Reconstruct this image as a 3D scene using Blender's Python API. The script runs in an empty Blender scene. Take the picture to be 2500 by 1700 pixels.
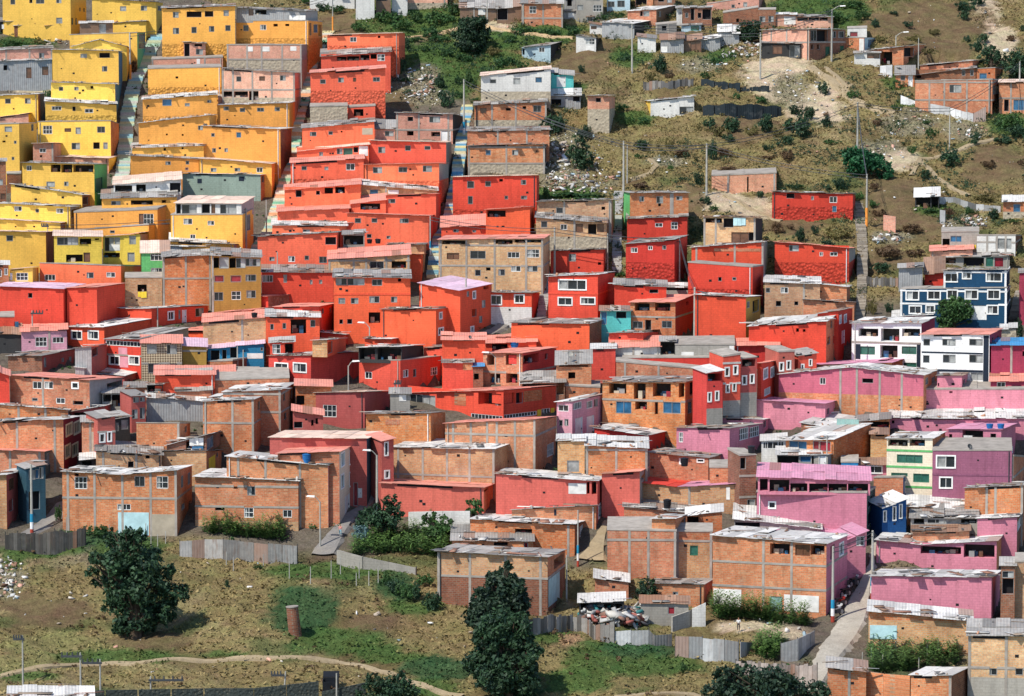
import bpy, math, random
import numpy as np
from math import radians as R, sin, cos, tan, atan, pi
random.seed(7); rng = np.random.default_rng(7)
sc = bpy.context.scene; col = sc.collection
# ------------------------------------------------------------------ camera
F_PX, CU, CV, HOR = 8700.0, 1250.0, 850.0, 60.0
PITCH = atan((CV-HOR)/F_PX)
def ray(u, v):
    xc = (u-CU)/F_PX; yc = -(v-CV)/F_PX
    return (xc, cos(PITCH)+yc*sin(PITCH), -sin(PITCH)+yc*cos(PITCH))
def proj(x, y, z):
    d = y*cos(PITCH)-z*sin(PITCH); h = y*sin(PITCH)+z*cos(PITCH)
    return CU+F_PX*x/d, CV-F_PX*h/d
cam = bpy.data.cameras.new('camera'); co = bpy.data.objects.new('camera', cam); col.objects.link(co)
cam.lens = 36*F_PX/2500; cam.sensor_width = 36; cam.clip_start = 1; cam.clip_end = 4000
co.rotation_euler = (pi/2-PITCH, 0, 0); sc.camera = co
# ------------------------------------------------------------------ ground height
_tab = [(1700,262),(1500,282),(1350,296),(1100,318),(900,340),(700,365),(500,392),(300,420),(100,450)]
_ys, _zs = [], []
for v, D in _tab:
    r = ray(CU, v); _ys.append(D); _zs.append(D*r[2]/r[1])
_ys = [-400, 60, 200, 235]+_ys+[520, 800]
_zs = [-60, -60, -56.5, -53.2]+_zs+[_zs[-1]+70*.31, _zs[-1]+70*.31+280*.3]
_ya, _za = np.array(_ys, float), np.array(_zs, float)
BUMPS = []
def gz(x, y):
    x = np.asarray(x, float); y = np.asarray(y, float)
    z = np.interp(y, _ya, _za)
    z = z+.30*np.sin(x*.29+1.3)*np.sin(y*.21+.4)+.16*np.sin(x*.61+y*.37)+.09*np.sin(x*1.3-y*.9+2.)
    for (bx, by, br, bh) in BUMPS: z = z+bh*np.exp(-((x-bx)**2+(y-by)**2)/(br*br))
    return z
_ts = np.arange(150, 760, 1.0)
def at(u, v):
    d = ray(u, v); t = _ts/d[1]
    z = gz(t*d[0], _ts); below = np.nonzero(t*d[2] < z)[0]
    if len(below) == 0: k = len(_ts)-1
    else: k = max(1, below[0])
    a, b = _ts[k-1], _ts[k]
    for _ in range(12):
        m = .5*(a+b); tt = m/d[1]
        if tt*d[2] < float(gz(tt*d[0], m)): b = m
        else: a = m
    tt = b/d[1]
    return (tt*d[0], b, tt*d[2])
_o = [0, 0]; _dh = [80]
def T(c, r): _o[:] = [c*500.0, r*340.0]; _dh[0] = 80
def DH(h): _dh[0] = h
def px(x, y): return _o[0]+x/4.648, _o[1]+y/4.648
for (u, v, br, bh) in [(735, 1480, 7, 1.3), (1330, 1600, 9, .6), (950, 1450, 6, .7), (420, 1390, 6, .6), (1950, 190, 12, .8)]:
    p = at(u, v); BUMPS.append((p[0], p[1], br, bh))
# ------------------------------------------------------------------ materials
MATS = {}; PAINTS = []
class N:
    def __init__(s, name, rough=.85, spec=.25):
        s.m = bpy.data.materials.new(name); s.m.use_nodes = True; s.t = s.m.node_tree; s.t.nodes.clear()
        s.out = s.n('ShaderNodeOutputMaterial'); s.b = s.n('ShaderNodeBsdfPrincipled')
        s.l(s.b.outputs[0], s.out.inputs[0]); s.b.inputs['Roughness'].default_value = rough
        s.b.inputs['Specular IOR Level'].default_value = spec
        MATS[name] = s.m
    def n(s, t, **k):
        x = s.t.nodes.new(t)
        for a, v in k.items(): setattr(x, a, v)
        return x
    def l(s, a, b): s.t.links.new(a, b)
    def set(s, i, v):
        if hasattr(v, 'is_output') or hasattr(v, 'node'): s.l(v, i)
        else: i.default_value = v
    def math(s, op, a, b=0., clamp=False):
        x = s.n('ShaderNodeMath', operation=op, use_clamp=clamp); s.set(x.inputs[0], a); s.set(x.inputs[1], b); return x.outputs[0]
    def noise(s, vec, scale, det=4., rough=.6):
        x = s.n('ShaderNodeTexNoise'); s.l(vec, x.inputs['Vector']); x.inputs['Scale'].default_value = scale
        x.inputs['Detail'].default_value = det; x.inputs['Roughness'].default_value = rough; return x.outputs[0]
    def mapr(s, v, a, b, c, d):
        x = s.n('ShaderNodeMapRange'); s.l(v, x.inputs[0])
        for i, q in enumerate((a, b, c, d)): x.inputs[i+1].default_value = q
        return x.outputs[0]
    def mapping(s, vec, sx, sy, sz):
        x = s.n('ShaderNodeMapping'); s.l(vec, x.inputs[0]); x.inputs['Scale'].default_value = (sx, sy, sz); return x.outputs[0]
    def mix(s, f, a, b, mode='MIX'):
        x = s.n('ShaderNodeMix', data_type='RGBA', blend_type=mode); s.set(x.inputs[0], f)
        for i, q in ((6, a), (7, b)):
            if isinstance(q, tuple): x.inputs[i].default_value = (*q[:3], 1)
            else: s.l(q, x.inputs[i])
        return x.outputs[2]
    def val(s, c, v):   # multiply colour by a value
        x = s.n('ShaderNodeHueSaturation'); s.set(x.inputs['Value'], v)
        if isinstance(c, tuple): x.inputs['Color'].default_value = (*c, 1)
        else: s.l(c, x.inputs['Color'])
        return x.outputs[0], x
    def pos(s): return s.n('ShaderNodeNewGeometry').outputs['Position']
    def uv(s): return s.n('ShaderNodeUVMap', uv_map='UVMap').outputs[0]
    def attr(s, nm='v'): return s.n('ShaderNodeAttribute', attribute_name=nm)
    def rnd(s): return s.n('ShaderNodeObjectInfo').outputs['Random']
    def base(s, c):
        if isinstance(c, tuple): s.b.inputs['Base Color'].default_value = (*c, 1)
        else: s.l(c, s.b.inputs['Base Color'])
    def bump(s, h, st=.4, dist=.03):
        x = s.n('ShaderNodeBump'); x.inputs['Strength'].default_value = st; x.inputs['Distance'].default_value = dist
        s.l(h, x.inputs['Height']); s.l(x.outputs[0], s.b.inputs['Normal'])
def brickn(k, uvv, w, h, mortar, c1, c2, cm, bias=0.):
    x = k.n('ShaderNodeTexBrick'); k.l(uvv, x.inputs['Vector'])
    x.inputs['Scale'].default_value = 1; x.inputs['Brick Width'].default_value = w; x.inputs['Row Height'].default_value = h
    x.inputs['Mortar Size'].default_value = mortar; x.inputs['Mortar Smooth'].default_value = .3; x.inputs['Bias'].default_value = bias
    for nm, c in (('Color1', c1), ('Color2', c2), ('Mortar', cm)): x.inputs[nm].default_value = (*c, 1)
    return x
def paint(name, c, wear=.5, hue=.008, rubble=False):
    k = N(name, .8, .2); p = k.pos(); uvv = k.uv(); ob = k.rnd()
    br = brickn(k, uvv, .42, .21, .022, (1, 1, 1), (.86, .86, .86), (.72, .72, .72))
    big = k.noise(p, .28, 4); fine = k.noise(p, 5.5, 5, .7)
    stv = k.mapping(uvv, 2.2, .22, 1.); streak = k.noise(stv, 1., 4, .6)
    v = k.math('MULTIPLY', k.mapr(big, .3, .7, .87, 1.12), k.mapr(fine, .3, .75, .86, 1.12))
    v = k.math('MULTIPLY', v, k.mapr(streak, .5, .72, 1., 1-.34*wear))
    v = k.math('MULTIPLY', v, k.mapr(ob, 0, 1, .84, 1.1))
    cc, hs = k.val(c, v); k.l(k.mapr(ob, 0, 1, .5-hue, .5+hue), hs.inputs['Hue'])
    cc = k.mix(.55, cc, br.outputs[0], 'MULTIPLY')
    pit = k.n('ShaderNodeTexVoronoi'); pit.inputs['Scale'].default_value = 1.5; k.l(k.mapping(uvv, 1., 1.2, 1), pit.inputs['Vector'])
    cc = k.mix(k.mapr(pit.outputs['Distance'], .05, .09, .75*min(1, wear*1.4), 0), cc, (c[0]*.25, c[1]*.2, c[2]*.2))
    dirt = k.mapr(k.noise(p, 1.1, 6, .7), .6, .78, 0, .45*wear)
    cc = k.mix(dirt, cc, (c[0]*.45+.03, c[1]*.45+.03, c[2]*.45+.025))
    pale = k.mapr(k.noise(p, .9, 5, .65), .64, .8, 0, .35*wear)
    cc = k.mix(pale, cc, (min(1, c[0]*.9+.12), min(1, c[1]*.9+.12), min(1, c[2]*.9+.1)))
    if rubble:
        vo = k.n('ShaderNodeTexVoronoi'); vo.inputs['Scale'].default_value = 3.4; k.l(p, vo.inputs['Vector'])
        cc = k.mix(k.mapr(vo.outputs['Distance'], .25, .6, 0, .55), cc, (c[0]*.35, c[1]*.35, c[2]*.35)); k.base(cc); k.bump(vo.outputs['Distance'], .9, -.12)
    else: k.base(cc); k.bump(br.outputs[0], .35, .012)
def brick(name, c1, c2, cm, blotch=.5, pale=(.6, .46, .28)):
    k = N(name, .9, .15); p = k.pos(); uvv = k.uv(); ob = k.rnd()
    br = brickn(k, uvv, .32, .15, .02, c1, c2, cm)
    cell = k.n('ShaderNodeTexWhiteNoise', noise_dimensions='2D')
    sc_ = k.n('ShaderNodeVectorMath', operation='FLOOR'); k.l(k.mapping(uvv, 1/.32, 1/.15, 1), sc_.inputs[0]); k.l(sc_.outputs[0], cell.inputs[0])
    c = k.mix(k.mapr(cell.outputs[0], .72, .95, 0, blotch*.7), br.outputs[0], pale)
    c = k.mix(k.mapr(cell.outputs[0], .0, .12, .45*blotch, 0), c, (.22, .1, .06))
    big = k.noise(p, .35, 4); v = k.math('MULTIPLY', k.mapr(big, .3, .7, .66, 1.1), k.mapr(k.noise(p, 6, 4, .7), .3, .7, .78, 1.15))
    v = k.math('MULTIPLY', v, k.mapr(ob, 0, 1, .86, 1.12))
    stv = k.mapping(uvv, 1.7, .25, 1.); v = k.math('MULTIPLY', v, k.mapr(k.noise(stv, 1., 4), .52, .75, 1., .72))
    c, hs = k.val(c, v); k.l(k.mapr(ob, 0, 1, .492, .504), hs.inputs['Hue']); k.l(k.mapr(k.math('FRACT', k.math('MULTIPLY', ob, 7.3)), 0, 1, .97, 1.1), hs.inputs['Saturation'])
    sm = k.mapr(k.noise(p, .55, 3), .58, .7, 0, .16); c = k.mix(sm, c, (.42, .36, .3))
    k.base(c); k.bump(br.outputs[0], .5, .015)
def tin(name, c, rust=.3, var=.5, emboss=1.):
    k = N(name, .55, .35); p = k.pos(); uvv = k.uv(); a = k.attr('v').outputs['Fac']
    v = k.math('MULTIPLY', k.mapr(a, 0, 1, 1-var, 1+.35*var), k.mapr(k.noise(p, 2.2, 5, .65), .3, .7, .8, 1.15))
    cc, hs = k.val(c, v)
    sm = k.noise(k.mapping(uvv, 3., .5, 1), 1., 5, .65)
    cc = k.mix(k.mapr(sm, .52, .8, 0, .8*rust), cc, (.2, .1, .055))
    rs = k.math('GREATER_THAN', a, 1-.16*rust); cc = k.mix(k.math('MULTIPLY', rs, .75), cc, (.24, .12, .07))
    gr = k.mapr(k.noise(p, .8, 4), .55, .75, 0, .4); cc = k.mix(gr, cc, (.2, .2, .19))
    w = k.n('ShaderNodeTexWave'); w.inputs['Scale'].default_value = 1.3; w.inputs['Distortion'].default_value = .3; k.l(uvv, w.inputs[0])
    k.base(cc); k.bump(w.outputs[1], .5*emboss, .04)
def plain(name, c, rough=.7, var=.15, scale=3., spec=.25):
    k = N(name, rough, spec); p = k.pos()
    v = k.math('MULTIPLY', k.mapr(k.noise(p, scale, 4), .3, .7, 1-var, 1+var), k.mapr(k.rnd(), 0, 1, .9, 1.1)); cc, _ = k.val(c, v); k.base(cc)
def leafm(name, c, c2):
    k = N(name, .6, .3); a = k.attr('v').outputs['Fac']; p = k.pos()
    cc = k.mix(a, c, c2); v = k.math('MULTIPLY', k.mapr(k.noise(p, .7, 3), .3, .7, .65, 1.35), k.mapr(k.rnd(), 0, 1, .85, 1.15)); cc, hs = k.val(cc, v); k.base(cc)
    tr = k.n('ShaderNodeBsdfTranslucent'); k.l(cc, tr.inputs[0]); ms = k.n('ShaderNodeMixShader'); ms.inputs[0].default_value = .18
    k.l(k.b.outputs[0], ms.inputs[1]); k.l(tr.outputs[0], ms.inputs[2]); k.l(ms.outputs[0], k.out.inputs[0])
for nm, c in dict(yel=(.88,.555,.105), lem=(.78,.57,.09), ora=(.88,.42,.09), red=(.88,.17,.085), rd2=(.62,.06,.036), rd3=(.78,.102,.05), crd=(.64,.08,.058), sal=(.45,.11,.09), sl2=(.66,.15,.11),
    pnk=(.62,.225,.295), ros=(.52,.14,.20), lpk=(.66,.33,.40), pur=(.28,.10,.165), cri=(.34,.045,.09), win=(.2,.015,.03), whp=(.66,.65,.61), wht=(.82,.82,.8), gry=(.34,.32,.28),
    pbl=(.42,.55,.60), tur=(.11,.50,.47), grn=(.14,.48,.16), ggr=(.27,.35,.29), dgg=(.10,.15,.14), dgr=(.03,.07,.07), nvy=(.012,.06,.13), blu=(.05,.19,.36), cbl=(.03,.22,.42),
    blb=(.015,.08,.25), slb=(.035,.095,.135), och=(.42,.235,.055), cre=(.80,.71,.54), dks=(.045,.045,.045)).items():
    (PAINTS.append(nm), paint(nm, c, {'nvy': .2, 'wht': .25, 'cre': .3, 'yel': .4, 'ora': .4}.get(nm, .6), .002 if nm in ('cre', 'wht', 'whp', 'gry', 'lem') else .006))
for nm, c in dict(yel=(.88,.555,.105), ora=(.88,.42,.09), red=(.88,.17,.085), rd2=(.62,.06,.036), rd3=(.78,.102,.05)).items(): paint(nm+'_r', c, .7, .005, True)
brick('brk', (.68,.25,.118), (.54,.178,.08), (.48,.29,.18), .45)
brick('brp', (.78,.36,.245), (.68,.29,.19), (.62,.46,.35), .25)
brick('brd', (.34,.125,.066), (.22,.085,.05), (.26,.19,.14), .35, (.36,.24,.15))
brick('ylb', (.66,.375,.19), (.58,.285,.13), (.46,.38,.27), .6, (.66,.5,.28))
k = N('stn', .95, .1); p = k.pos(); vo = k.n('ShaderNodeTexVoronoi'); vo.inputs['Scale'].default_value = 3.2; k.l(p, vo.inputs['Vector'])
k.base(k.mix(k.mapr(vo.outputs['Distance'], 0, .28, .8, 0), k.mix(vo.outputs['Color'], (.44,.38,.28), (.32,.27,.2)), (.2,.16,.12))); k.bump(vo.outputs['Distance'], .8, .08)
k = N('dst', .95, .1); p = k.pos(); vo = k.n('ShaderNodeTexVoronoi'); vo.inputs['Scale'].default_value = 4.5; k.l(p, vo.inputs['Vector'])
k.base(k.mix(k.mapr(vo.outputs['Distance'], 0, .3, 0, .9), k.mix(vo.outputs['Color'], (.2,.17,.11), (.1,.12,.11)), (.03,.04,.04))); k.bump(vo.outputs['Distance'], .9, .08)
k = N('dia', .7, .2); uvv = k.uv(); ck = k.n('ShaderNodeTexChecker'); ck.inputs['Scale'].default_value = 1
mp = k.n('ShaderNodeMapping'); mp.inputs['Rotation'].default_value = (0, 0, pi/4); mp.inputs['Scale'].default_value = (6, 6, 1); k.l(uvv, mp.inputs[0]); k.l(mp.outputs[0], ck.inputs[0])
ck.inputs[1].default_value = (.52,.42,.28,1); ck.inputs[2].default_value = (.16,.11,.07,1); k.base(ck.outputs[0])
tin('zin', (.40,.41,.41), .5, .75); tin('whz', (.66,.67,.67), .15, .35); tin('rst', (.42,.36,.32), 1.2, .6); tin('gpl', (.26,.245,.225), .4, .8, .3); tin('wod', (.22,.135,.085), .4, .5, .3); tin('trp', (.012,.022,.028), 0, .4, .5)
for nm, c, ru, va in (('t',(.38,.36,.33),.7,.55),('tw',(.69,.675,.64),.4,.42),('tp',(.80,.60,.48),.2,.25),('tr',(.74,.29,.215),.12,.2),('tR',(.66,.055,.035),.1,.15),('ts',(.36,.22,.15),1.1,.5),('tl',(.70,.49,.60),.1,.2),('tm',(.62,.28,.39),.15,.22),('tb',(.05,.26,.52),.1,.2)):
    tin('roof_'+nm, c, ru, va)
plain('slab', (.31,.28,.245), .9, .25, 1.2); plain('frame_white', (.75,.75,.72)); plain('frame_grey', (.27,.27,.26), .5); plain('frame_cream', (.66,.55,.36)); plain('frame_brown', (.12,.05,.03)); plain('frame_green', (.05,.18,.11))
plain('interior_shade', (.045,.042,.04), .9, .4, 1.5); plain('void_shade', (.014,.014,.016), .9, .3)  # near black: shade inside openings and holes put into the colour
for nm, c in dict(w=(.016,.022,.028), g=(.30,.31,.30), b=(.13,.06,.035), l=(.02,.10,.2), v=(.03,.12,.09), r=(.22,.02,.03), x=(.022,.028,.034), C=(.04,.05,.05)).items():
    plain('pane_'+nm, c, .18, .45, 1.1, .5)
for nm, c in dict(p=(.70,.69,.65), y=(.75,.55,.05), P=(.66,.30,.36), q=(.40,.58,.60), m=(.42,.36,.27), n=(.012,.02,.035)).items(): plain('panel_'+nm, c, .8, .18, 1.5)
for nm, c in dict(w=(.7,.7,.68), g=(.03,.12,.07), v=(.22,.36,.33)).items(): plain('door_'+nm, c, .6, .15, 1.5)
plain('pole', (.36,.35,.31), .85, .15); plain('metal_dark', (.05,.055,.06), .5); plain('band_blue', (.02,.25,.42)); plain('band_white', (.7,.7,.68)); plain('band_red', (.35,.05,.03)); plain('band_orange', (.75,.28,.05)); plain('lamp', (.75,.75,.72), .4)
plain('plastic_black', (.012,.014,.018), .4); plain('plastic_blue', (.015,.13,.36), .4); plain('plastic_grey', (.4,.38,.34), .6)
tin('dpl', (.085,.08,.072), .4, .8, .3); tin('pat', (.40,.385,.36), 1., .75, .5)
plain('bark', (.07,.05,.035), .95, .4, 4.)
leafm('leaf_dk', (.009,.029,.019), (.042,.09,.036)); leafm('leaf_dk2', (.012,.032,.024), (.04,.075,.035)); leafm('leaf_md', (.018,.06,.018), (.07,.14,.035)); leafm('leaf_gr', (.02,.06,.022), (.05,.125,.035)); leafm('leaf_em', (.012,.07,.03), (.03,.14,.05))
leafm('leaf_ol', (.09,.085,.03), (.18,.15,.05)); leafm('leaf_br', (.085,.05,.028), (.16,.10,.05)); leafm('leaf_bl', (.06,.12,.13), (.16,.24,.24)); leafm('leaf_mz', (.025,.085,.028), (.15,.25,.06))
k = N('grass_blade', .9, .1); cc = k.attr('tc').outputs['Color']; k.base(cc)
k = N('litter', .7, .3); k.base(k.attr('tc').outputs['Color'])
# ground: colour map of what covers the soil x breakup noise
k = N('soil', .97, .05); p = k.pos(); g = k.attr('gc').outputs['Color']
v = k.math('MULTIPLY', k.mapr(k.noise(p, .9, 8, .72), .3, .72, .62, 1.35), k.mapr(k.noise(p, 5.5, 6, .75), .3, .72, .62, 1.4))
cc, hs = k.val(g, v); k.l(k.mapr(k.noise(p, .5, 4), .3, .7, .475, .53), hs.inputs['Hue'])
cc = k.mix(k.mapr(k.noise(p, 1.7, 6, .7), .56, .72, 0, .5), cc, (.10,.075,.035)); k.base(cc); k.bump(k.noise(p, 3., 8, .7), 1., .35)
def surf(name, c, c2, sc1=1.2):
    k = N(name, .95, .1); p = k.pos(); v = k.math('MULTIPLY', k.mapr(k.noise(p, sc1, 6, .7), .3, .7, .75, 1.2), k.mapr(k.noise(p, 7, 4, .7), .3, .7, .8, 1.2))
    cc, _ = k.val(c, v); cc = k.mix(k.mapr(k.noise(p, .6, 5), .5, .68, 0, .7), cc, c2); k.base(cc); k.bump(k.noise(p, 5., 5), .4, .03)
surf('pav', (.36,.33,.28), (.28,.255,.21)); surf('asp', (.20,.19,.18), (.25,.22,.18)); surf('dir', (.31,.245,.155), (.235,.18,.10)); surf('ora_soil', (.46,.33,.19), (.3,.2,.1)); surf('conc', (.34,.33,.31), (.26,.24,.22)); surf('plank', (.26,.23,.19), (.19,.16,.12))
k = N('step_paint', .85, .15); cc = k.attr('tc').outputs['Color']; p = k.pos(); v = k.mapr(k.noise(p, 4, 5, .7), .3, .7, .75, 1.12); cc, _ = k.val(cc, v); k.base(cc)
def M(n): return MATS[n]
# ------------------------------------------------------------------ object helpers
def link(o, parent=None):
    col.objects.link(o)
    if parent: o.parent = parent
    return o
def empty(name, loc):
    o = bpy.data.objects.new(name, None); o.location = loc; o.empty_display_size = .3; return link(o)
def tag(o, label, cat, group=None):
    o['label'] = label; o['category'] = cat
    if group: o['group'] = group
    return o
class MB:
    def __init__(s): s.v = []; s.f = []; s.mi = []; s.uv = []; s.fv = []
    def quad(s, a, b, c, d, mi=0, uv=None, fv=.5):
        i = len(s.v); s.v += [a, b, c, d]; s.f.append((i, i+1, i+2, i+3)); s.mi.append(mi); s.uv += uv or [(0, 0), (1, 0), (1, 1), (0, 1)]; s.fv.append(fv)
    def box8(s, p, mi=0, uv=None, fv=.5):   # p: 4 bottom ccw, 4 top
        a, b, c, d, e, f, g, h = p
        for q in ((e, f, g, h), (d, c, b, a), (a, b, f, e), (b, c, g, f), (c, d, h, g), (d, a, e, h)):
            s.quad(*q, mi=mi, uv=[uv(x) for x in q] if uv else None, fv=fv)
    def box(s, x0, y0, z0, x1, y1, z1, mi=0, fv=.5):
        s.box8([(x0,y0,z0),(x1,y0,z0),(x1,y1,z0),(x0,y1,z0),(x0,y0,z1),(x1,y0,z1),(x1,y1,z1),(x0,y1,z1)], mi, lambda q: (q[0]+q[1], q[2]), fv)
    def tube(s, p, q, r0, r1, n=8, mi=0):
        p = np.array(p, float); q = np.array(q, float); d = q-p; L = np.linalg.norm(d); d /= L
        a = np.cross(d, (0, 0, 1) if abs(d[2]) < .9 else (1, 0, 0)); a /= np.linalg.norm(a); b = np.cross(d, a)
        P0 = [tuple(p+r0*(cos(t)*a+sin(t)*b)) for t in [2*pi*i/n for i in range(n)]]; P1 = [tuple(q+r1*(cos(t)*a+sin(t)*b)) for t in [2*pi*i/n for i in range(n)]]
        for i in range(n): j = (i+1) % n; s.quad(P0[i], P0[j], P1[j], P1[i], mi, [(i/n, 0), ((i+1)/n, 0), ((i+1)/n, L), (i/n, L)])
        i0 = len(s.v); s.v += P1; s.f.append(tuple(range(i0, i0+n))); s.mi.append(mi); s.uv += [(0, 0)]*n; s.fv.append(.5)
        i0 = len(s.v); s.v += P0[::-1]; s.f.append(tuple(range(i0, i0+n))); s.mi.append(mi); s.uv += [(0, 0)]*n; s.fv.append(.5)
    def build(s, name, mats, parent=None, off=(0, 0, 0), attr=False):
        if not s.f: return None
        me = bpy.data.meshes.new(name); o3 = off
        me.from_pydata([(a[0]-o3[0], a[1]-o3[1], a[2]-o3[2]) for a in s.v], [], s.f)
        for m in mats: me.materials.append(M(m) if isinstance(m, str) else m)
        if len(mats) > 1: me.polygons.foreach_set('material_index', s.mi)
        ul = me.uv_layers.new(name='UVMap'); ul.data.foreach_set('uv', np.array(s.uv, 'f').ravel())
        if attr: me.attributes.new('v', 'FLOAT', 'FACE').data.foreach_set('value', np.array(s.fv, 'f'))
        me.update(); return link(bpy.data.objects.new(name, me), parent)
def bigmesh(name, V, Fq, mat, fcol=None, fval=None, smooth=False):
    me = bpy.data.meshes.new(name); n = Fq.shape[1]
    me.vertices.add(len(V)); me.vertices.foreach_set('co', np.asarray(V, 'f').ravel())
    me.loops.add(Fq.size); me.loops.foreach_set('vertex_index', Fq.astype('i').ravel())
    me.polygons.add(len(Fq)); me.polygons.foreach_set('loop_start', np.arange(0, Fq.size, n, dtype='i'))
    me.update(calc_edges=True); me.materials.append(M(mat))
    if fcol is not None: me.attributes.new('tc', 'FLOAT_COLOR', 'FACE').data.foreach_set('color', np.c_[fcol, np.ones(len(fcol))].astype('f').ravel())
    if fval is not None: me.attributes.new('v', 'FLOAT', 'FACE').data.foreach_set('value', np.asarray(fval, 'f'))
    if smooth: me.polygons.foreach_set('use_smooth', np.ones(len(Fq), bool))
    return me
# ------------------------------------------------------------------ houses
HOUSES = []; FOOT = []
CAT = dict(brk='brick', brp='brick', brd='brick', ylb='brick', zin='tin', gpl='timber', wod='timber', dks='dark', whp='whitewashed', stn='stone')
def hit_plane(u, v, O, f):
    d = ray(u, v); den = d[0]*f[1]-d[1]*f[0]; t = (O[0]*f[1]-O[1]*f[0])/den
    X, Y, Z = t*d[0], t*d[1], t*d[2]
    return (X-O[0])*f[0]+(Y-O[1])*f[1], Z
class Face:
    def __init__(s, O, f, L, nrm, top): s.O, s.f, s.L, s.n, s.top = O, f, L, nrm, top   # top: [(a,z)]
    def P(s, a, z, out=0.): return (s.O[0]+s.f[0]*a+s.n[0]*out, s.O[1]+s.f[1]*a+s.n[1]*out, z)
    def tz(s, a):
        t = s.top
        for (a0, z0), (a1, z1) in zip(t, t[1:]):
            if a <= a1+1e-6: return z0+(z1-z0)*(a-a0)/max(1e-6, a1-a0)
        return t[-1][1]
def facade(mb, F, zb, holes, mi, zst=None, mst=0, uo=0.):
    xs = sorted({0., F.L, *[a for a, _ in F.top], *[h[0] for h in holes], *[h[2] for h in holes]}); xs = [x for i, x in enumerate(xs) if i == 0 or x-xs[i-1] > .01]
    zs = sorted({zb, *[h[1] for h in holes], *[h[3] for h in holes], *([zst] if zst else [])}); zs = [z for i, z in enumerate(zs) if i == 0 or z-zs[i-1] > .01]
    for a0, a1 in zip(xs, xs[1:]):
        am = .5*(a0+a1)
        for i, z0 in enumerate(zs):
            last = i == len(zs)-1
            zm = .5*(z0+zs[i+1]) if not last else z0+.02
            if any(h[0] < am < h[2] and h[1] < zm < h[3] for h in holes): continue
            za, zc = (F.tz(a0), F.tz(a1)) if last else (zs[i+1], zs[i+1])
            if za <= z0 and zc <= z0: continue
            mb.quad(F.P(a0, z0), F.P(a1, z0), F.P(a1, max(zc, z0)), F.P(a0, max(za, z0)), mst if (zst and zm < zst) else mi, [(a0+uo, z0), (a1+uo, z0), (a1+uo, zc), (a0+uo, za)])
    for h in holes:
        a0, z0, a1, z1, dp = h
        for q in (((a0,z0,0),(a0,z0,dp),(a0,z1,dp),(a0,z1,0)), ((a1,z0,dp),(a1,z0,0),(a1,z1,0),(a1,z1,dp)), ((a0,z1,0),(a0,z1,dp),(a1,z1,dp),(a1,z1,0)), ((a0,z0,dp),(a0,z0,0),(a1,z0,0),(a1,z0,dp))):
            mb.quad(*[F.P(a, z, -o) for a, z, o in q], mi, [(a+o, z) for a, z, o in q])
PROUD = set('pyPkqmnW')
DEPTH = {'o': 1.5, 'd': .5}
FR = {'X': 'frame_white', 'x': 'frame_white', 'C': 'frame_cream', 'b': 'frame_brown', 'v': 'frame_green', 'g': 'frame_grey', 'l': 'frame_grey', 'r': 'frame_grey', 'w': 'frame_grey'}
def fbar(mb, F, a0, z0, a1, z1, o0, o1):
    c = [F.P(a0, z0, o1), F.P(a1, z0, o1), F.P(a1, z0, o0), F.P(a0, z0, o0), F.P(a0, z1, o1), F.P(a1, z1, o1), F.P(a1, z1, o0), F.P(a0, z1, o0)]
    mb.box8(c, 0, lambda q: (q[0]+q[1], q[2]))
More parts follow.
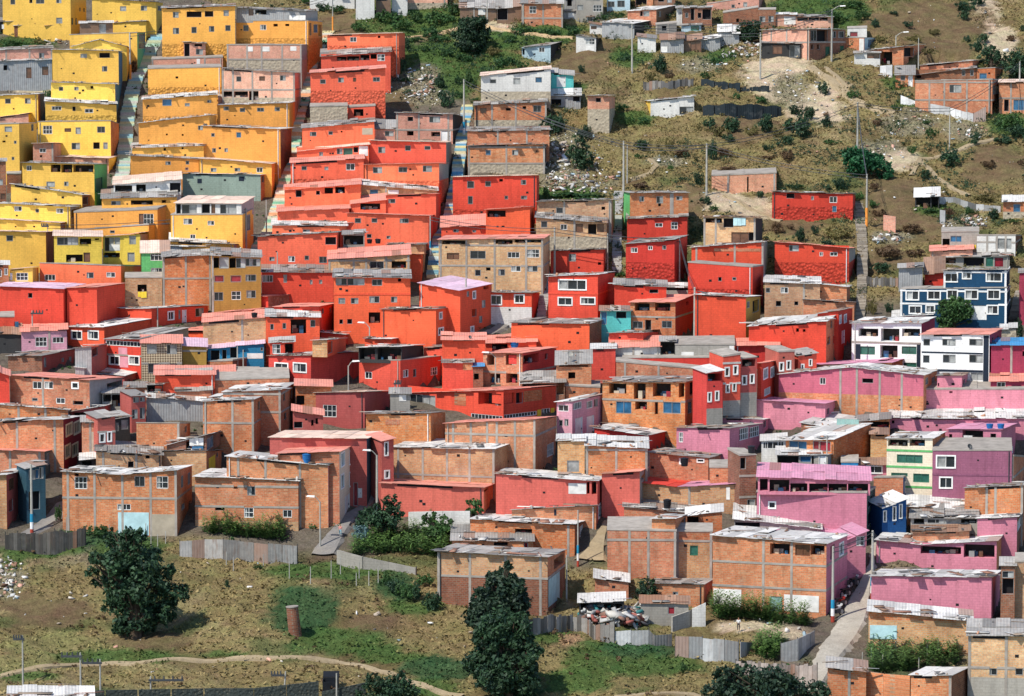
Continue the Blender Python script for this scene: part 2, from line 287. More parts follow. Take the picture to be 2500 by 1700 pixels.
def window(F, h, kd, root, loc, d_h):
    a0, z0, a1, z1 = h[:4]; w, hh = a1-a0, z1-z0; k0 = kd[0]
    if k0 == 'D':
        mb = MB(); fbar(mb, F, a0+.03, z0, a1-.03, z1-.03, -.12, -.06); fbar(mb, F, a0, z0, a0+.06, z1, -.12, .03); fbar(mb, F, a1-.06, z0, a1, z1, -.12, .03)
        o = mb.build('door', ['door_'+kd[1]], root, loc); m2 = MB(); fbar(m2, F, a1-.16, z0+hh*.45, a1-.11, z0+hh*.52, -.06, .0); m2.build('handle', ['metal_dark'], o, loc); return
    if k0 in PROUD:
        mb = MB(); fbar(mb, F, a0, z0, a1, z1, -.02, .025); mb.build('panel', ['brk' if k0 == 'k' else 'panel_'+k0], root, loc); return
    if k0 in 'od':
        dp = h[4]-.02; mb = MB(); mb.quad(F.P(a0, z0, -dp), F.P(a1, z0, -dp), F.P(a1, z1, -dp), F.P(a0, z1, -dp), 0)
        op = mb.build('opening', ['interior_shade' if k0 == 'o' else 'void_shade'], root, loc)  # back panel coloured with the shade of the opening
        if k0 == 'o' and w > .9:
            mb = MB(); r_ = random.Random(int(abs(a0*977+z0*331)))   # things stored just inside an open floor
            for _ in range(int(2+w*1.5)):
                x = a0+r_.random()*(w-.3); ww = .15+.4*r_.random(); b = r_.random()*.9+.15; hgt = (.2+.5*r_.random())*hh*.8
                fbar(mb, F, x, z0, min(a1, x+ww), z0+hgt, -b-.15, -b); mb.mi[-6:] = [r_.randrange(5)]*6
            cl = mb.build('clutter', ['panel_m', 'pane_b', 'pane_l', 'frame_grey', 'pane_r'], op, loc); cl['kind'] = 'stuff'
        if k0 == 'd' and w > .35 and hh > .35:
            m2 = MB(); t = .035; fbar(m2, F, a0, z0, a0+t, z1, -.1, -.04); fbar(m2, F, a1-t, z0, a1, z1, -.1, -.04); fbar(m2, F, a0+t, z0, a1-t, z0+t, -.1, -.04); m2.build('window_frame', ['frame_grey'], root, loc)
        return
    t = .05; out = -.02
    if k0 == 'X': t = .10; out = .035
    if k0 == 'C': t = .12; out = .035
    if k0 == 'x': t = .045
    t = min(t, w*.2, hh*.2)
    mb = MB(); o0 = -.10
    e = .02 if out > 0 else 0.
    fbar(mb, F, a0-e, z0-e, a0+t, z1+e, o0, out); fbar(mb, F, a1-t, z0-e, a1+e, z1+e, o0, out); fbar(mb, F, a0+t, z1-t, a1-t, z1+e, o0, out); fbar(mb, F, a0+t, z0-e, a1-t, z0+t, o0, out+.03)
    nx = max(1, round(w/.75)) if k0 != 'x' else max(2, round(w/.42)); nz = 1 if k0 not in 'x' else max(1, round(hh/.5))
    if k0 in 'Xw' and w > .8: nx = 2 if w < 1.7 else 3
    b = .018
    for i in range(1, nx): x = a0+w*i/nx; fbar(mb, F, x-b, z0+t, x+b, z1-t, -.09, -.035)
    for i in range(1, nz): z = z0+hh*i/nz; fbar(mb, F, a0+t, z-b, a1-t, z+b, -.085, -.04)
    fr = mb.build('window', [FR.get(k0, 'frame_grey')], root, loc)
    m2 = MB(); r_ = random.Random(int(abs(a0*577+z0*131)))
    pk = k0 if k0 in 'gblvrxC' else 'w'
    cut = w*(r_.choice([0, 0, 0, 0, .3, .5]) if pk in 'wx' else r_.choice([.35, .5, .5, 0])) if pk in 'wxg' else 0
    if cut: m2.quad(F.P(a0, z0, -.10), F.P(a0+cut, z0, -.10), F.P(a0+cut, z1, -.10), F.P(a0, z1, -.10), 1); 
    m2.quad(F.P(a0+cut, z0, -.10), F.P(a1, z0, -.10), F.P(a1, z1, -.10), F.P(a0+cut, z1, -.10), 0)
    m2.build('pane', ['pane_'+pk, 'pane_w' if pk == 'g' else 'pane_g'], fr, loc)
def H(label, mat, q, s=None, hid=None, roof='t', rise=.22, w=(), cols=(), beams=(), stone=None, smat='stn', scol=None, n=None, on=False, of=False, pk=None, yaw=None, d=None, bcol='slab', roof2=None):
    uu = px(.5*(q[0]+q[2]), 0)[0]; c_, r_ = int(_o[0]/500), int(_o[1]/340)
    if mat in ('red', 'crd') and stone is None or True:
        rp = lambda m: m if m != 'red' else 'rd2' if (uu > 1470 and r_ >= 1) else 'rd3' if r_ >= 2 or (c_ == 2 and r_ == 1) else 'red'
        mat = rp(mat); scol = rp(scol) if scol else None; bcol = rp(bcol)
    if smat == 'stn' and mat+'_r' in MATS: smat = mat+'_r'
    auto = hid is None and _dh[0] == 80 and not on and not of
    HOUSES.append(dict(auto=auto, label=label, mat=mat, q=q, s=s, hid=_dh[0] if hid is None else hid, roof=roof, rise=rise, w=w, cols=cols, beams=beams, stone=stone, smat=smat, scol=scol, n=n, on=on, of=of, pk=pk, yaw=yaw, d=d, bcol=bcol, roof2=roof2, o=tuple(_o)))
BUILT = {}
PREV = [None]
ROOFPTS = []
def auto_hid():
    info = []
    for h in HOUSES:
        _o[:] = h['o']; q = h['q']; h['n4'] = (px(q[0], 0)[0], px(q[2], 0)[0], px(0, min(q[1], q[3]))[1], px(0, q[4])[1])
    done = []
    for h in sorted(HOUSES, key=lambda h: -h['n4'][3]):
        a, b, t, vb = h['n4']; hn = h['hid']/4.648
        if h['auto']:
            g_ = [g for g in done if g['n4'][3] > vb+18 and g['n4'][2] < vb+16 and min(b, g['n4'][1])-max(a, g['n4'][0]) > 0]
            n_ = 24; cov = sum(any(g['n4'][0]-3 <= a+(b-a)*(i+.5)/n_ <= g['n4'][1]+3 for g in g_) for i in range(n_))/n_
            if g_ and cov > .8: hn = min(max(hn, min(g['vbase'] for g in g_)-12-vb), 50)
            h['hid'] = hn*4.648
        h['vbase'] = vb+hn
        if not h['on'] and not h['of']: done.append(h)
def place_house(h):
    _o[:] = h['o']; x0, yT0, x1, yT1, yB = h['q']; s = h['s']; left = bool(s and s[0] < x0)
    u0, _ = px(x0, 0); u1, _ = px(x1, 0)
    vB = px(0, yB+h['hid'])[1]; uc = u0 if left else u1
    if (h['on'] or h['of']) and PREV[0]:
        pv = PREV[0]; F0 = pv['F']; sh = .03 if h['of'] else .3
        O2 = (F0.O[0]-F0.n[0]*sh, F0.O[1]-F0.n[1]*sh)
        a, z = hit_plane(uc, px(0, yB)[1], O2, F0.f); P = (O2[0]+F0.f[0]*a, O2[1]+F0.f[1]*a, z)
    else: P = at(min(2600, max(-100, uc)), vB) if -100 <= uc <= 2600 else at(uc, vB)
    # yaw
    def width(phi):
        f = (cos(phi), sin(phi)); a, _ = hit_plane(u1 if left else u0, vB-80, P, f); return f, abs(a)
    d = h['d'] or 7.5
    if s:
        u2, v2 = px(*s); best = None
        zm = P[2]+2.5
        while True:
            lo, hi = (R(-58), R(25)) if not left else (R(-25), R(58))
            def uend(phi):
                n = (-sin(phi), cos(phi)); return proj(P[0]+n[0]*d, P[1]+n[1]*d, zm)[0]
            for _ in range(40):
                m = .5*(lo+hi)
                if uend(m) > u2: lo = m
                else: hi = m
            phi = .5*(lo+hi)
            if abs(phi) > R(48) and d < 40: d *= 1.12; continue
            break
    else:
        uc2 = .5*(u0+u1); phi = -atan((uc2-CU)/F_PX) + (R(h['yaw']) if h['yaw'] is not None else 0)
    if h['of'] and PREV[0]: phi = PREV[0]['phi']
    f, wd = width(phi); nb = (-f[1], f[0]); fo = (f[1], -f[0])
    if not h['d'] and not s: d = min(7.5, max(3., wd*1.1)) if wd < 7 else 7.5
    O = P if left else (P[0]-f[0]*wd, P[1]-f[1]*wd, P[2])
    _, zL = hit_plane(u0, px(0, yT0)[1], O, f); _, zR = hit_plane(u1, px(0, yT1)[1], O, f)
    top = [(0., zL), (wd, zR)]
    if h['pk']:
        up, vp = px(*h['pk']); a, z = hit_plane(up, vp, O, f)
        top = [(0., zL), (min(wd-.3, max(.3, a)), z), (wd, zR)]
    rise = h['rise']
    if s:
        C = (O[0]+nb[0]*d, O[1]+nb[1]*d) if left else (P[0]+nb[0]*d, P[1]+nb[1]*d)
        zc = hit_plane(u2, v2, C, (f[0], f[1]))[1]; rise = max(-1.2, min(2.2, zc-(zL if left else zR)))
    h.update(P=P, O=O, f=f, nb=nb, fo=fo, wd=wd, d=d, phi=phi, top=top, rise_=rise, left=left)
    h['F'] = Face(O, f, wd, fo, top)
    c4 = [(O[0], O[1]), (O[0]+f[0]*wd, O[1]+f[1]*wd), (O[0]+f[0]*wd+nb[0]*d, O[1]+f[1]*wd+nb[1]*d), (O[0]+nb[0]*d, O[1]+nb[1]*d)]
    gmin = min(float(gz(*c)) for c in c4); ztop = min(z for _, z in top)
    h['zb'] = P[2]-.25 if h['on'] else (P[2]-.02 if h['of'] else min(gmin, P[2])-3.)
    if not h['on'] and not h['of']: FOOT.append((c4, min(ztop-.5, ztop+rise-.5)))
    if s and h['o'][1] >= 340 and h['hid'] > 0 and abs(s[0]-(x0 if left else x1)) > 60:
        A, Bq = (c4[0], c4[3]) if left else (c4[1], c4[2]); sg = -1 if left else 1; e = 2.6
        q4 = [A, (A[0]+f[0]*e*sg, A[1]+f[1]*e*sg), (Bq[0]+f[0]*e*sg, Bq[1]+f[1]*e*sg), Bq]; q4 = q4[::-1] if left else q4
        FOOT.append((q4, P[2]+.35))
    PREV[0] = h
def build_house(h):
    _o[:] = h['o']; F, f, nb, fo, wd, d, zb, rise, top = h['F'], h['f'], h['nb'], h['fo'], h['wd'], h['d'], h['zb'], h['rise_'], h['top']
    mat = h['mat']; P = h['P']; gab = h['roof'] == 'gab'
    if h['of']: root = PREV[0]['root']; loc = tuple(root.location)
    else:
        nm = h['n'] or {'brick': 'brick_house', 'tin': 'tin_house', 'timber': 'timber_house', 'dark': 'dark_house', 'whitewashed': 'whitewashed_house', 'stone': 'stone_house'}.get(CAT.get(mat), 'painted_house')
        loc = (P[0], P[1], P[2]); root = empty(nm, loc)
        tag(root, h['label'], nm.split('_')[-1] if nm.split('_')[-1] in ('house', 'shack', 'shed', 'hut', 'hall', 'garage', 'attic') else 'room' if nm.endswith('room') else 'house', 'hillside houses with %s walls' % {'yel': 'yellow', 'lem': 'yellow', 'ora': 'orange', 'red': 'red', 'crd': 'red', 'sal': 'salmon', 'sl2': 'salmon', 'pnk': 'pink', 'lpk': 'pink', 'cri': 'crimson', 'brk': 'brick', 'brp': 'brick', 'brd': 'brick', 'ylb': 'brick'}.get(mat, 'mixed'))
    h['root'] = root; BUILT[h['label']] = h
    zback = [z+rise for _, z in top]
    W2 = (h['O'][0]+f[0]*wd, h['O'][1]+f[1]*wd)
    back_top = [(a, z+rise) for a, z in top]
    # faces
    right = Face(W2, nb, d, f, [(0., top[-1][1]), (d, top[-1][1]+rise)])
    lft = Face((h['O'][0]+nb[0]*d, h['O'][1]+nb[1]*d), (-nb[0], -nb[1]), d, (-f[0], -f[1]), [(0., top[0][1]+rise), (d, top[0][1])])
    bk = Face((W2[0]+nb[0]*d, W2[1]+nb[1]*d), (-f[0], -f[1]), wd, nb, [(wd-a, z) for a, z in back_top][::-1])
    side = lft if h['left'] else right
    hf, hs, wins = [], [], []
    for ww in h['w']:
        kd = ww[4] if len(ww) > 4 else 'w'; um, vm = px(.5*(ww[0]+ww[2]), .5*(ww[1]+ww[3]))
        onside = h['s'] and ((ww[0]+ww[2])*.5 < h['q'][0] if h['left'] else (ww[0]+ww[2])*.5 > h['q'][2])
        FF = side if onside else F
        ua, va = px(ww[0], ww[1]); ub, vb = px(ww[2], ww[3])
        a0, _ = hit_plane(ua, vm, FF.O, FF.f); a1, _ = hit_plane(ub, vm, FF.O, FF.f); _, z1 = hit_plane(um, va, FF.O, FF.f); _, z0 = hit_plane(um, vb, FF.O, FF.f)
        if kd != 'o' and kd[0] not in PROUD and kd[0] != 'D': g_ = .03; a0 -= g_; a1 += g_; z0 -= g_; z1 += g_
        a0, a1 = max(.06, a0), min(FF.L-.06, a1); z1 = min(z1, FF.tz(a0)-.07, FF.tz(a1)-.07); z0 = max(z0, zb+.05)
        if a1-a0 < .1 or z1-z0 < .1: continue
        lim = (d if FF is F else wd)*.55
        dp = .14 if kd[0] not in DEPTH else min(DEPTH[kd[0]], lim)
        if kd[0] == 'D': dp = .12
        hole = (a0, z0, a1, z1, dp)
        if kd[0] not in PROUD: (hs if onside else hf).append(hole)
        wins.append((FF, hole, kd))
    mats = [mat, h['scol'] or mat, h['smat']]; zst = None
    if h['stone']: zst = hit_plane(*px(.5*(h['q'][0]+h['q'][2]), h['stone']), F.O, F.f)[1]; zst = None if zst <= zb+.05 else zst
    mb = MB(); uo = random.random()*5
    facade(mb, F, zb, hf, 0, zst, 2, uo)
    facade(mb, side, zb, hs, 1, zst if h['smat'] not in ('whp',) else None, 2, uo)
    facade(mb, right if h['left'] else lft, zb, [], 1, None, 0, uo); facade(mb, bk, zb, [], 0, None, 0, uo)
    mb.build('wall', mats, root, loc, attr=True)
    for FF, hole, kd in wins: window(FF, hole, kd, root, loc, d)
    # small vents, a painted eave shade strip and a rain pipe on the free wall
    if h['mat'] in PAINTS or h['mat'] in ('brk', 'brp', 'ylb'):
        r_ = random.Random(h['label']); free = lambda a, b, z0, z1: not any(hh[0] < b+.15 and hh[2] > a-.15 and hh[1] < z1+.15 and hh[3] > z0-.15 for hh in [x[1] for x in wins if x[0] is F])
        vis = hit_plane(*px(.5*(h['q'][0]+h['q'][2]), h['q'][4]), F.O, F.f)[1]
        for _ in range(int(wd*.28+r_.random()*1.2)):
            a = r_.uniform(.4, max(.5, wd-.7)); z = r_.uniform(vis+.3, max(vis+.4, F.tz(a)-.5)); e_ = r_.uniform(.07, .14)
            if free(a-e_, a+e_, z-e_, z+e_) and F.tz(a)-z > .3: mb = MB(); fbar(mb, F, a-e_, z-e_*.8, a+e_, z+e_*.8, -.01, .012); mb.build('vent', ['void_shade'], root, loc)
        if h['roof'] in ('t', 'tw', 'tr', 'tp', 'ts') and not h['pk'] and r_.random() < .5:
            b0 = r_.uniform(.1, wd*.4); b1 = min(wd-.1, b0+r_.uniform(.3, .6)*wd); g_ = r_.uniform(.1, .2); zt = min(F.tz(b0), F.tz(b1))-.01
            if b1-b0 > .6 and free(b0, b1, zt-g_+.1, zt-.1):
                mb = MB(); c_ = [F.P(b0, F.tz(b0)-g_, .012), F.P(b1, F.tz(b1)-g_*r_.uniform(.6, 1.2), .012), F.P(b1, F.tz(b1)-.012, .012), F.P(b0, F.tz(b0)-.012, .012)]; mb.quad(*c_); mb.build('eave_shade_strip', ['void_shade'], root, loc)  # dark strip laid on the wall, painted shade under the eave
        if wd > 4 and r_.random() < .35:
            a = r_.choice([.25, wd-.25]); 
            if free(a-.05, a+.05, zb, F.tz(a)): mb = MB(); mb.tube(F.P(a, zb, .06), F.P(a, F.tz(a)-.05, .06), .045, .045, 6); mb.build('drainpipe', [r_.choice(['pole', 'frame_white', 'metal_dark'])], root, loc)
    # concrete frame
    if h['cols'] or h['beams']:
        tw = .1
        for cx in h['cols']:
            mb = MB()
            a, _ = hit_plane(*px(cx, .5*(h['q'][1]+h['q'][4])), F.O, F.f)
            if -.3 < a < wd+.3: a = min(wd-tw-.005, max(tw+.005, a)); fbar(mb, F, a-tw, zb, a+tw, min(F.tz(a-tw), F.tz(a+tw))-.02, -.03, .028); mb.build('post', [h['bcol']], root, loc)
        for by in h['beams']:
            mb = MB(); _, z = hit_plane(*px(.5*(h['q'][0]+h['q'][2]), by), F.O, F.f); z = min(z, min(t[1] for t in top)-.12)
            xs = [0.]+sorted(x for hh in hf if hh[1] < z+.09 and hh[3] > z-.09 for x in (hh[0], hh[2]))+[wd]
            for a0, a1 in zip(xs[::2], xs[1::2]):
                if a1-a0 > .05: mb = MB(); fbar(mb, F, a0-.02, z-.09, a1+.02, z+.09, -.03, .034); mb.build('beam', [h['bcol']], root, loc)
            if h['s']: mb = MB(); fbar(mb, side, .0, z-.09, side.L, z+.09, -.03, .034); mb.build('beam', [h['bcol']], root, loc)
    # roof
    rk = h['roof']; mb = MB()
    if rk in ('f', 'n'):
        n_ = max(1, int(wd/2.5)); t = .12
        def Q(a, b, up): return (F.O[0]+f[0]*a+nb[0]*b, F.O[1]+f[1]*a+nb[1]*b, F.tz(min(wd, max(0, a)))+rise*min(1, max(0, b/d))+up)
        ov = .04
        for i in range(n_):
            a0 = -ov if i == 0 else wd*i/n_; a1 = wd+ov if i == n_-1 else wd*(i+1)/n_; tt = t*random.uniform(.5, 1.6); t2 = t*random.uniform(.5, 1.6)
            mb.box8([Q(a0,-ov,.004), Q(a1,-ov,.004), Q(a1,d+ov,.004), Q(a0,d+ov,.004), Q(a0,-ov,tt), Q(a1,-ov,t2), Q(a1,d+ov,t2), Q(a0,d+ov,tt)], 0, lambda q: (q[0], q[1]))
        mb.build('roof', ['slab'], root, loc)
    else:
        rk2 = 'tw' if gab else rk
        mm = ['roof_'+rk2, 'roof_'+(h['roof2'] or rk2), 'slab']
        bps = [0.]+[a for a, _ in top[1:-1]]+[wd]
        def Q(a, b, up):
            aa = min(wd, max(0., a)); z = F.tz(aa)
            if a < 0: z += (top[1][1]-top[0][1])/max(.1, top[1][0]-top[0][0])*a
            if a > wd: z += (top[-1][1]-top[-2][1])/max(.1, top[-1][0]-top[-2][0])*(a-wd)
            return (F.O[0]+f[0]*a+nb[0]*b, F.O[1]+f[1]*a+nb[1]*b, z+rise*b/d+up)
        for si, (b0, b1) in enumerate(zip(bps, bps[1:])):
            e0 = -.16 if si == 0 else 0.; e1 = .16 if si == len(bps)-2 else 0.
            n_ = max(1, round((b1-b0)/.95)); nr = 1 if d < 4.2 else 2
            for i in range(n_):
                a0 = b0+(b1-b0)*i/n_+(e0 if i == 0 else -.03); a1 = b0+(b1-b0)*(i+1)/n_+(e1 if i == n_-1 else .0)
                for j in range(nr):
                    y0 = -.16-random.random()**2*.34 if j == 0 else d*j/nr-.15; y1 = d*(j+1)/nr+(.12 if j == nr-1 else .0)
                    up = .02+.004*((i*3+j*2) % 7)+.045*(j)+random.random()*.012; th = .035; sk = random.uniform(-.02, .02)
                    dv = random.random()
                    rag = {'t': .2, 'ts': .3, 'tw': .14}.get(rk2, .06)
                    if random.random() < rag: up += .09*random.random(); sk = random.uniform(-.07, .07)
                    mb.box8([Q(a0,y0,up), Q(a1,y0,up+sk), Q(a1,y1,up+sk), Q(a0,y1,up), Q(a0,y0,up+th), Q(a1,y0,up+th+sk), Q(a1,y1,up+th+sk), Q(a0,y1,up+th)], 1 if si else 0, lambda q: ((q[0]-F.O[0])*f[0]+(q[1]-F.O[1])*f[1], (q[0]-F.O[0])*nb[0]+(q[1]-F.O[1])*nb[1]), dv)
        mb.build('roof', mm[:2], root, loc, attr=True)
        if rk2 in ('t', 'tw', 'ts'):
            for _ in range(int(wd*d*.2)):
                a, b = random.random()*wd, random.random()**1.5*d; q = Q(a, b, .14); ROOFPTS.append((*q, random.random()))
            for _ in range(int(wd*1.1)):
                a, b = random.random()*wd, random.random()*.25-.1; q = Q(a, b, .14); ROOFPTS.append((*q, random.random()))
    h['Q'] = (F, rise)
    PREV[0] = h
# ------------------------------------------------------------------ deferred items
ROADS, STA, FEN, POL, TREES, BUSH, CROPS, TANKS, GRD = [], [], [], [], [], [], [], [], []
def ROAD(name, mat, prs): ROADS.append((name, mat, [px(a, b)+px(c, d) for a, b, c, d in prs]))
def TRACK(name, mat, pts, wid): STA_ = [px(*p) for p in pts]; ROADS.append((name, mat, (STA_, wid/4.648)))
def STAIRS(kind, pts, wid): STA.append((kind, [px(*p) for p in pts], wid/4.648))
def F(label, mat, name, pts): FEN.append((label, mat, name, [px(x, yb)+(px(x, yt)[1],) for x, yt, yb in pts]))
def P(label, x, yt, yb, kind, dx): u, v = px(x, yb); POL.append((label, u, v, px(x, yt)[1], kind, dx/4.648))
def TR(label, x, yb, lobes, c): TREES.append((label, px(x, yb), [px(a, b)+(r/4.648,) for a, b, r in lobes], c))
def B(label, x, yb, yt, hw, c, grp=None): BUSH.append((label, px(x, yb), px(x, yt)[1], hw/4.648, c, grp))
def CROP(name, poly, n, hgt): CROPS.append((name, [px(*p) for p in poly], n, hgt))
def K(label, host, c, r, x, yb, yt, hw, colr): T(c, r); TANKS.append((label, host, px(x, yb), px(x, yt)[1], hw/4.648, colr))
def G(x, y, rx, ry, kind): GRD.append((*px(x, y), rx/4.648, ry/4.648, kind))

WASH, FOLK, BIKES, DISHES = [], [], [], []
def W(label, host, c, r, x0, y0, x1, y1, colr, out=.06): T(c, r); WASH.append((label, host, px(x0, y0), px(x1, y1), colr, out))
def PERSON(label, x, yb, yt, top, legs, step): FOLK.append((label, px(x, yb), px(x, yt)[1], top, legs, step))
def BIKE(label, x, y, rot, colr): BIKES.append((label, px(x, y), rot, colr))
def DISH(label, host, c, r, x, y, rad): T(c, r); DISHES.append((label, host, px(x, y), rad/4.648))
# ---- tile row 0 ----
T(0,0)
H('tall yellow house behind two dark sheds, shaded side wall','yel',(30,-120,805,-130,400),s=(980,10),w=[(120,-10,170,50),(335,-10,365,35,'d'),(410,-20,500,40),(640,-20,695,35,'g'),(640,205,705,265,'g'),(900,90,915,130,'d'),(945,95,962,135,'d'),(810,210,830,280,'d'),(855,210,872,280,'d')],hid=60,roof='f')
H('black lean-to hung with white cloths below the tall yellow house','dks',(-40,250,158,238,405),n='shack',w=[(10,265,145,385,'o'),(20,280,60,330,'p')],roof='t',rise=.5,hid=0)
H('brown brick shed with a pale end wall below the tall yellow house','brd',(158,295,470,275,425),n='shed',w=[(215,305,290,345,'d'),(300,300,425,410,'b')],roof='tw',hid=0,d=3)
H('small grey board shed by the rubble below the tall yellow house','gpl',(512,295,690,282,450),n='shed',w=[(600,300,680,420,'d')],roof='t',hid=0,d=2.5)
H('yellow house with two small square windows, next to a taller orange block','yel',(1045,-10,1775,25,215),s=(1850,35),w=[(1365,75,1430,125,'g'),(1600,70,1665,120,'g'),(1790,70,1830,120,'g')])
H('brown board lean-to under a bright white tin roof','wod',(905,270,1285,262,395),roof='tw',n='shack',w=[(1130,275,1200,385,'g')])
H('small yellow annex with a sloping pale roof','yel',(1285,262,1655,245,395),s=(1780,265),roof='tw')
H('low long yellow house with a teal door at its corner','yel',(790,398,1560,372,575),s=(1650,375),w=[(1572,385,1645,480,'l'),(1572,490,1645,550,'g')],scol='tur',roof='f')
H('yellow gabled house with a shaded wall facing the stairway','yel',(820,530,1440,530,860),s=(1485,560),pk=(1125,455),roof='gab',hid=60)
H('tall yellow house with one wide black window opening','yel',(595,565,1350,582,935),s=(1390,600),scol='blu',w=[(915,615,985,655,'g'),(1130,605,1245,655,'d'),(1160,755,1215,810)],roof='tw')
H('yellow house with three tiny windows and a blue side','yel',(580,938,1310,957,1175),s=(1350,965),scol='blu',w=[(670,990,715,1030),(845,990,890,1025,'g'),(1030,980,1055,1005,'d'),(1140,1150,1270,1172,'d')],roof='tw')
H('pale brick house on a bank with one barred window','brp',(-120,580,600,548,705),w=[(445,605,500,665,'g')],cols=(-100,70,335,590),roof='t')
H('patched grey tin shack under the pale brick house','zin',(-60,700,590,680,890),roof='tw',n='shack',w=[(40,745,80,800,'d'),(300,770,355,885,'b'),(480,760,545,850,'b')],hid=120)
H('yellow house with a brick side wall and sagging white tarpaulin roof','yel',(-60,1090,435,1072,1320),s=(505,1065),scol='brk',w=[(60,1125,120,1175),(285,1120,345,1175,'g')],roof='tw',rise=.9)
H('pink brick rooftop room over a yellow wall','brp',(-60,1335,325,1297,1425),s=(432,1300),scol='yel',roof='tp')
H('yellow house at the picture edge with deep shaded side','yel',(-60,1415,225,1405,1960),s=(420,1400),w=[(55,1440,135,1495,'g'),(355,1390,380,1485),(30,1600,60,1615,'d'),(160,1600,185,1630),(135,1785,160,1815)],roof='f')
H('yellow house with a bent white roof edge and two wide windows','yel',(515,1150,1325,1192,1385),w=[(590,1210,695,1250,'x'),(825,1215,855,1260,'d'),(965,1240,1055,1280,'x')],stone=1310,roof='tw')
H('yellow house with four windows and a rough brick side','yel',(430,1385,1260,1375,1760),s=(1350,1410),scol='brk',w=[(490,1430,590,1520,'x'),(735,1460,805,1495,'b'),(860,1450,915,1520,'g'),(1105,1440,1190,1505),(815,1625,905,1695,'g'),(1060,1620,1130,1690,'d'),(1175,1620,1220,1690,'g')],roof='f')
H('big orange two storey house with eight windows','ora',(1840,95,2672,72,610),w=[(1965,140,2025,200,'g'),(2120,135,2285,195,'d'),(1965,320,2030,385),(2175,310,2230,375),(2326,130,2419,190,'d'),(2539,120,2594,180,'g'),(2374,300,2429,360),(2559,290,2614,350)],roof='t',stone=500)
H('orange hut with open doorways beside the stair top','ora',(1840,480,2075,480,650),w=[(1890,510,1955,570,'d'),(2005,510,2060,640,'d'),(1945,575,2010,640,'p')],roof='t')
H('pink brick lean-to with washing at its openings','brp',(2085,490,2335,495,655),w=[(2085,495,2150,640,'d'),(2210,492,2290,525,'d'),(2225,560,2300,620,'g')],roof='t')
H('low pink brick wall house over a plain orange block','brp',(1720,680,2530,655,785),s=None,roof='f',cols=(1725,2324),w=[(2010,740,2085,765,'g'),(2232,665,2270,755,'p')])
H('plain orange block with no windows and a rough stone foot','ora',(1680,785,2515,765,1125),stone=990,roof='f',w=[(1995,872,2020,890,'d')])
H('orange house with a wide teal shutter','ora',(1620,1135,2465,1075,1370),w=[(1845,1130,1945,1200,'l'),(2100,1175,2150,1205,'g'),(2354,1140,2394,1165,'g')],roof='tw',stone=1320)
T(1,0)
H('orange block carrying a cluttered tin terrace','ora',(355,240,1175,238,610),s=(1335,250),w=[(440,290,495,350),(630,285,695,340,'x'),(780,275,825,300,'d'),(915,275,955,295,'d'),(1185,265,1210,400,'d'),(1235,280,1280,370,'l'),(1290,285,1325,410,'d')],stone=435,roof='f')
H('grey tin rooftop shack with a dark open bay','zin',(358,92,1150,130,236),s=(1280,125),n='shack',w=[(570,95,700,165,'o'),(500,100,550,175,'b')],roof='t',on=True)
H('roofless pink brick shell with four concrete posts','brp',(250,515,1100,515,820),s=(1172,510),scol='gry',cols=(255,480,645,878,1095),beams=(675,),stone=680,w=[(490,530,545,585,'p'),(655,530,735,585,'p'),(970,528,1040,578,'p')],roof='f')
H('pink brick house with an open dark lower gallery','brp',(195,785,1025,828,1160),s=(1090,830),cols=(205,320,540,760,1015),beams=(1020,),w=[(360,870,412,925),(620,870,680,915,'b'),(855,860,915,915,'g'),(195,1038,320,1105,'o'),(330,1038,490,1105,'o'),(500,1036,610,1140,'o')],roof='t',stone=1110)
H('red house at the top of the rainbow stairway with a white lattice window','red',(1390,400,2200,378,640),s=(2272,378),w=[(1650,425,1720,475,'x'),(1965,410,1990,430,'d')],roof='tp',stone=520)
H('red house with a long black gap under its lifted roof','red',(1320,645,2110,590,825),w=[(1500,645,1610,692,'o'),(1615,640,1755,690,'o'),(1765,625,1870,685,'o'),(1880,615,1950,670,'o'),(1960,620,2040,690,'x')],roof='t',rise=.8)
H('tall red block with four windows above a rough foot','red',(1200,835,2050,775,1215),w=[(1310,905,1370,950),(1515,885,1575,935,'g'),(1685,885,1715,925,'b'),(1910,880,1985,925)],roof='tr',stone=1030)
H('ruined grey stone wall under the tall red block','stn',(1195,1215,1620,1205,1420),roof='f',n='ruined_house')
H('small red cellar wall with a boarded hole','red',(1625,1225,1935,1205,1330),roof='f',w=[(1690,1240,1800,1320,'o')])
H('red house with a faded mural panel','red',(1105,1460,1925,1385,1720),w=[(1195,1500,1265,1545),(1405,1495,1450,1530),(1545,1490,1560,1502,'d'),(1785,1455,1905,1530,'m')],roof='t')
H('small pale brick room under a grey tin roof','brp',(1935,1470,2160,1470,1640),w=[(2045,1490,2140,1545,'g')],roof='t',rise=.9)
H('cream rag-walled shack on the ridge','whp',(1190,-40,1700,-40,22),n='shack',roof='t')
H('white sheet-walled shack on the ridge','whp',(1712,-90,1925,-90,130),n='shack',roof='t')
H('dark timber shack between white sheets','wod',(1940,-70,2110,-70,110),n='shack',w=[(1945,-20,2060,10,'d')],roof='t')
H('leaning white tin shack propped on posts','whp',(2120,-80,2300,-80,105),n='shack',roof='t')
T(2,0);DH(0)
H('peach brick house on a stone foot on the ridge','brp',(-60,-70,430,-70,95),stone=35,roof='t',cols=(395,))
H('brown plank shack under a crumpled grey roof','wod',(572,92,985,95,245),roof='t',rise=1.3,n='shack',cols=(730,880),w=[(780,100,860,170,'p')])
H('dark timber shack beside the orange brick house','wod',(990,95,1265,68,240),roof='t',rise=1.6,n='shack',w=[(995,90,1110,225,'d')])
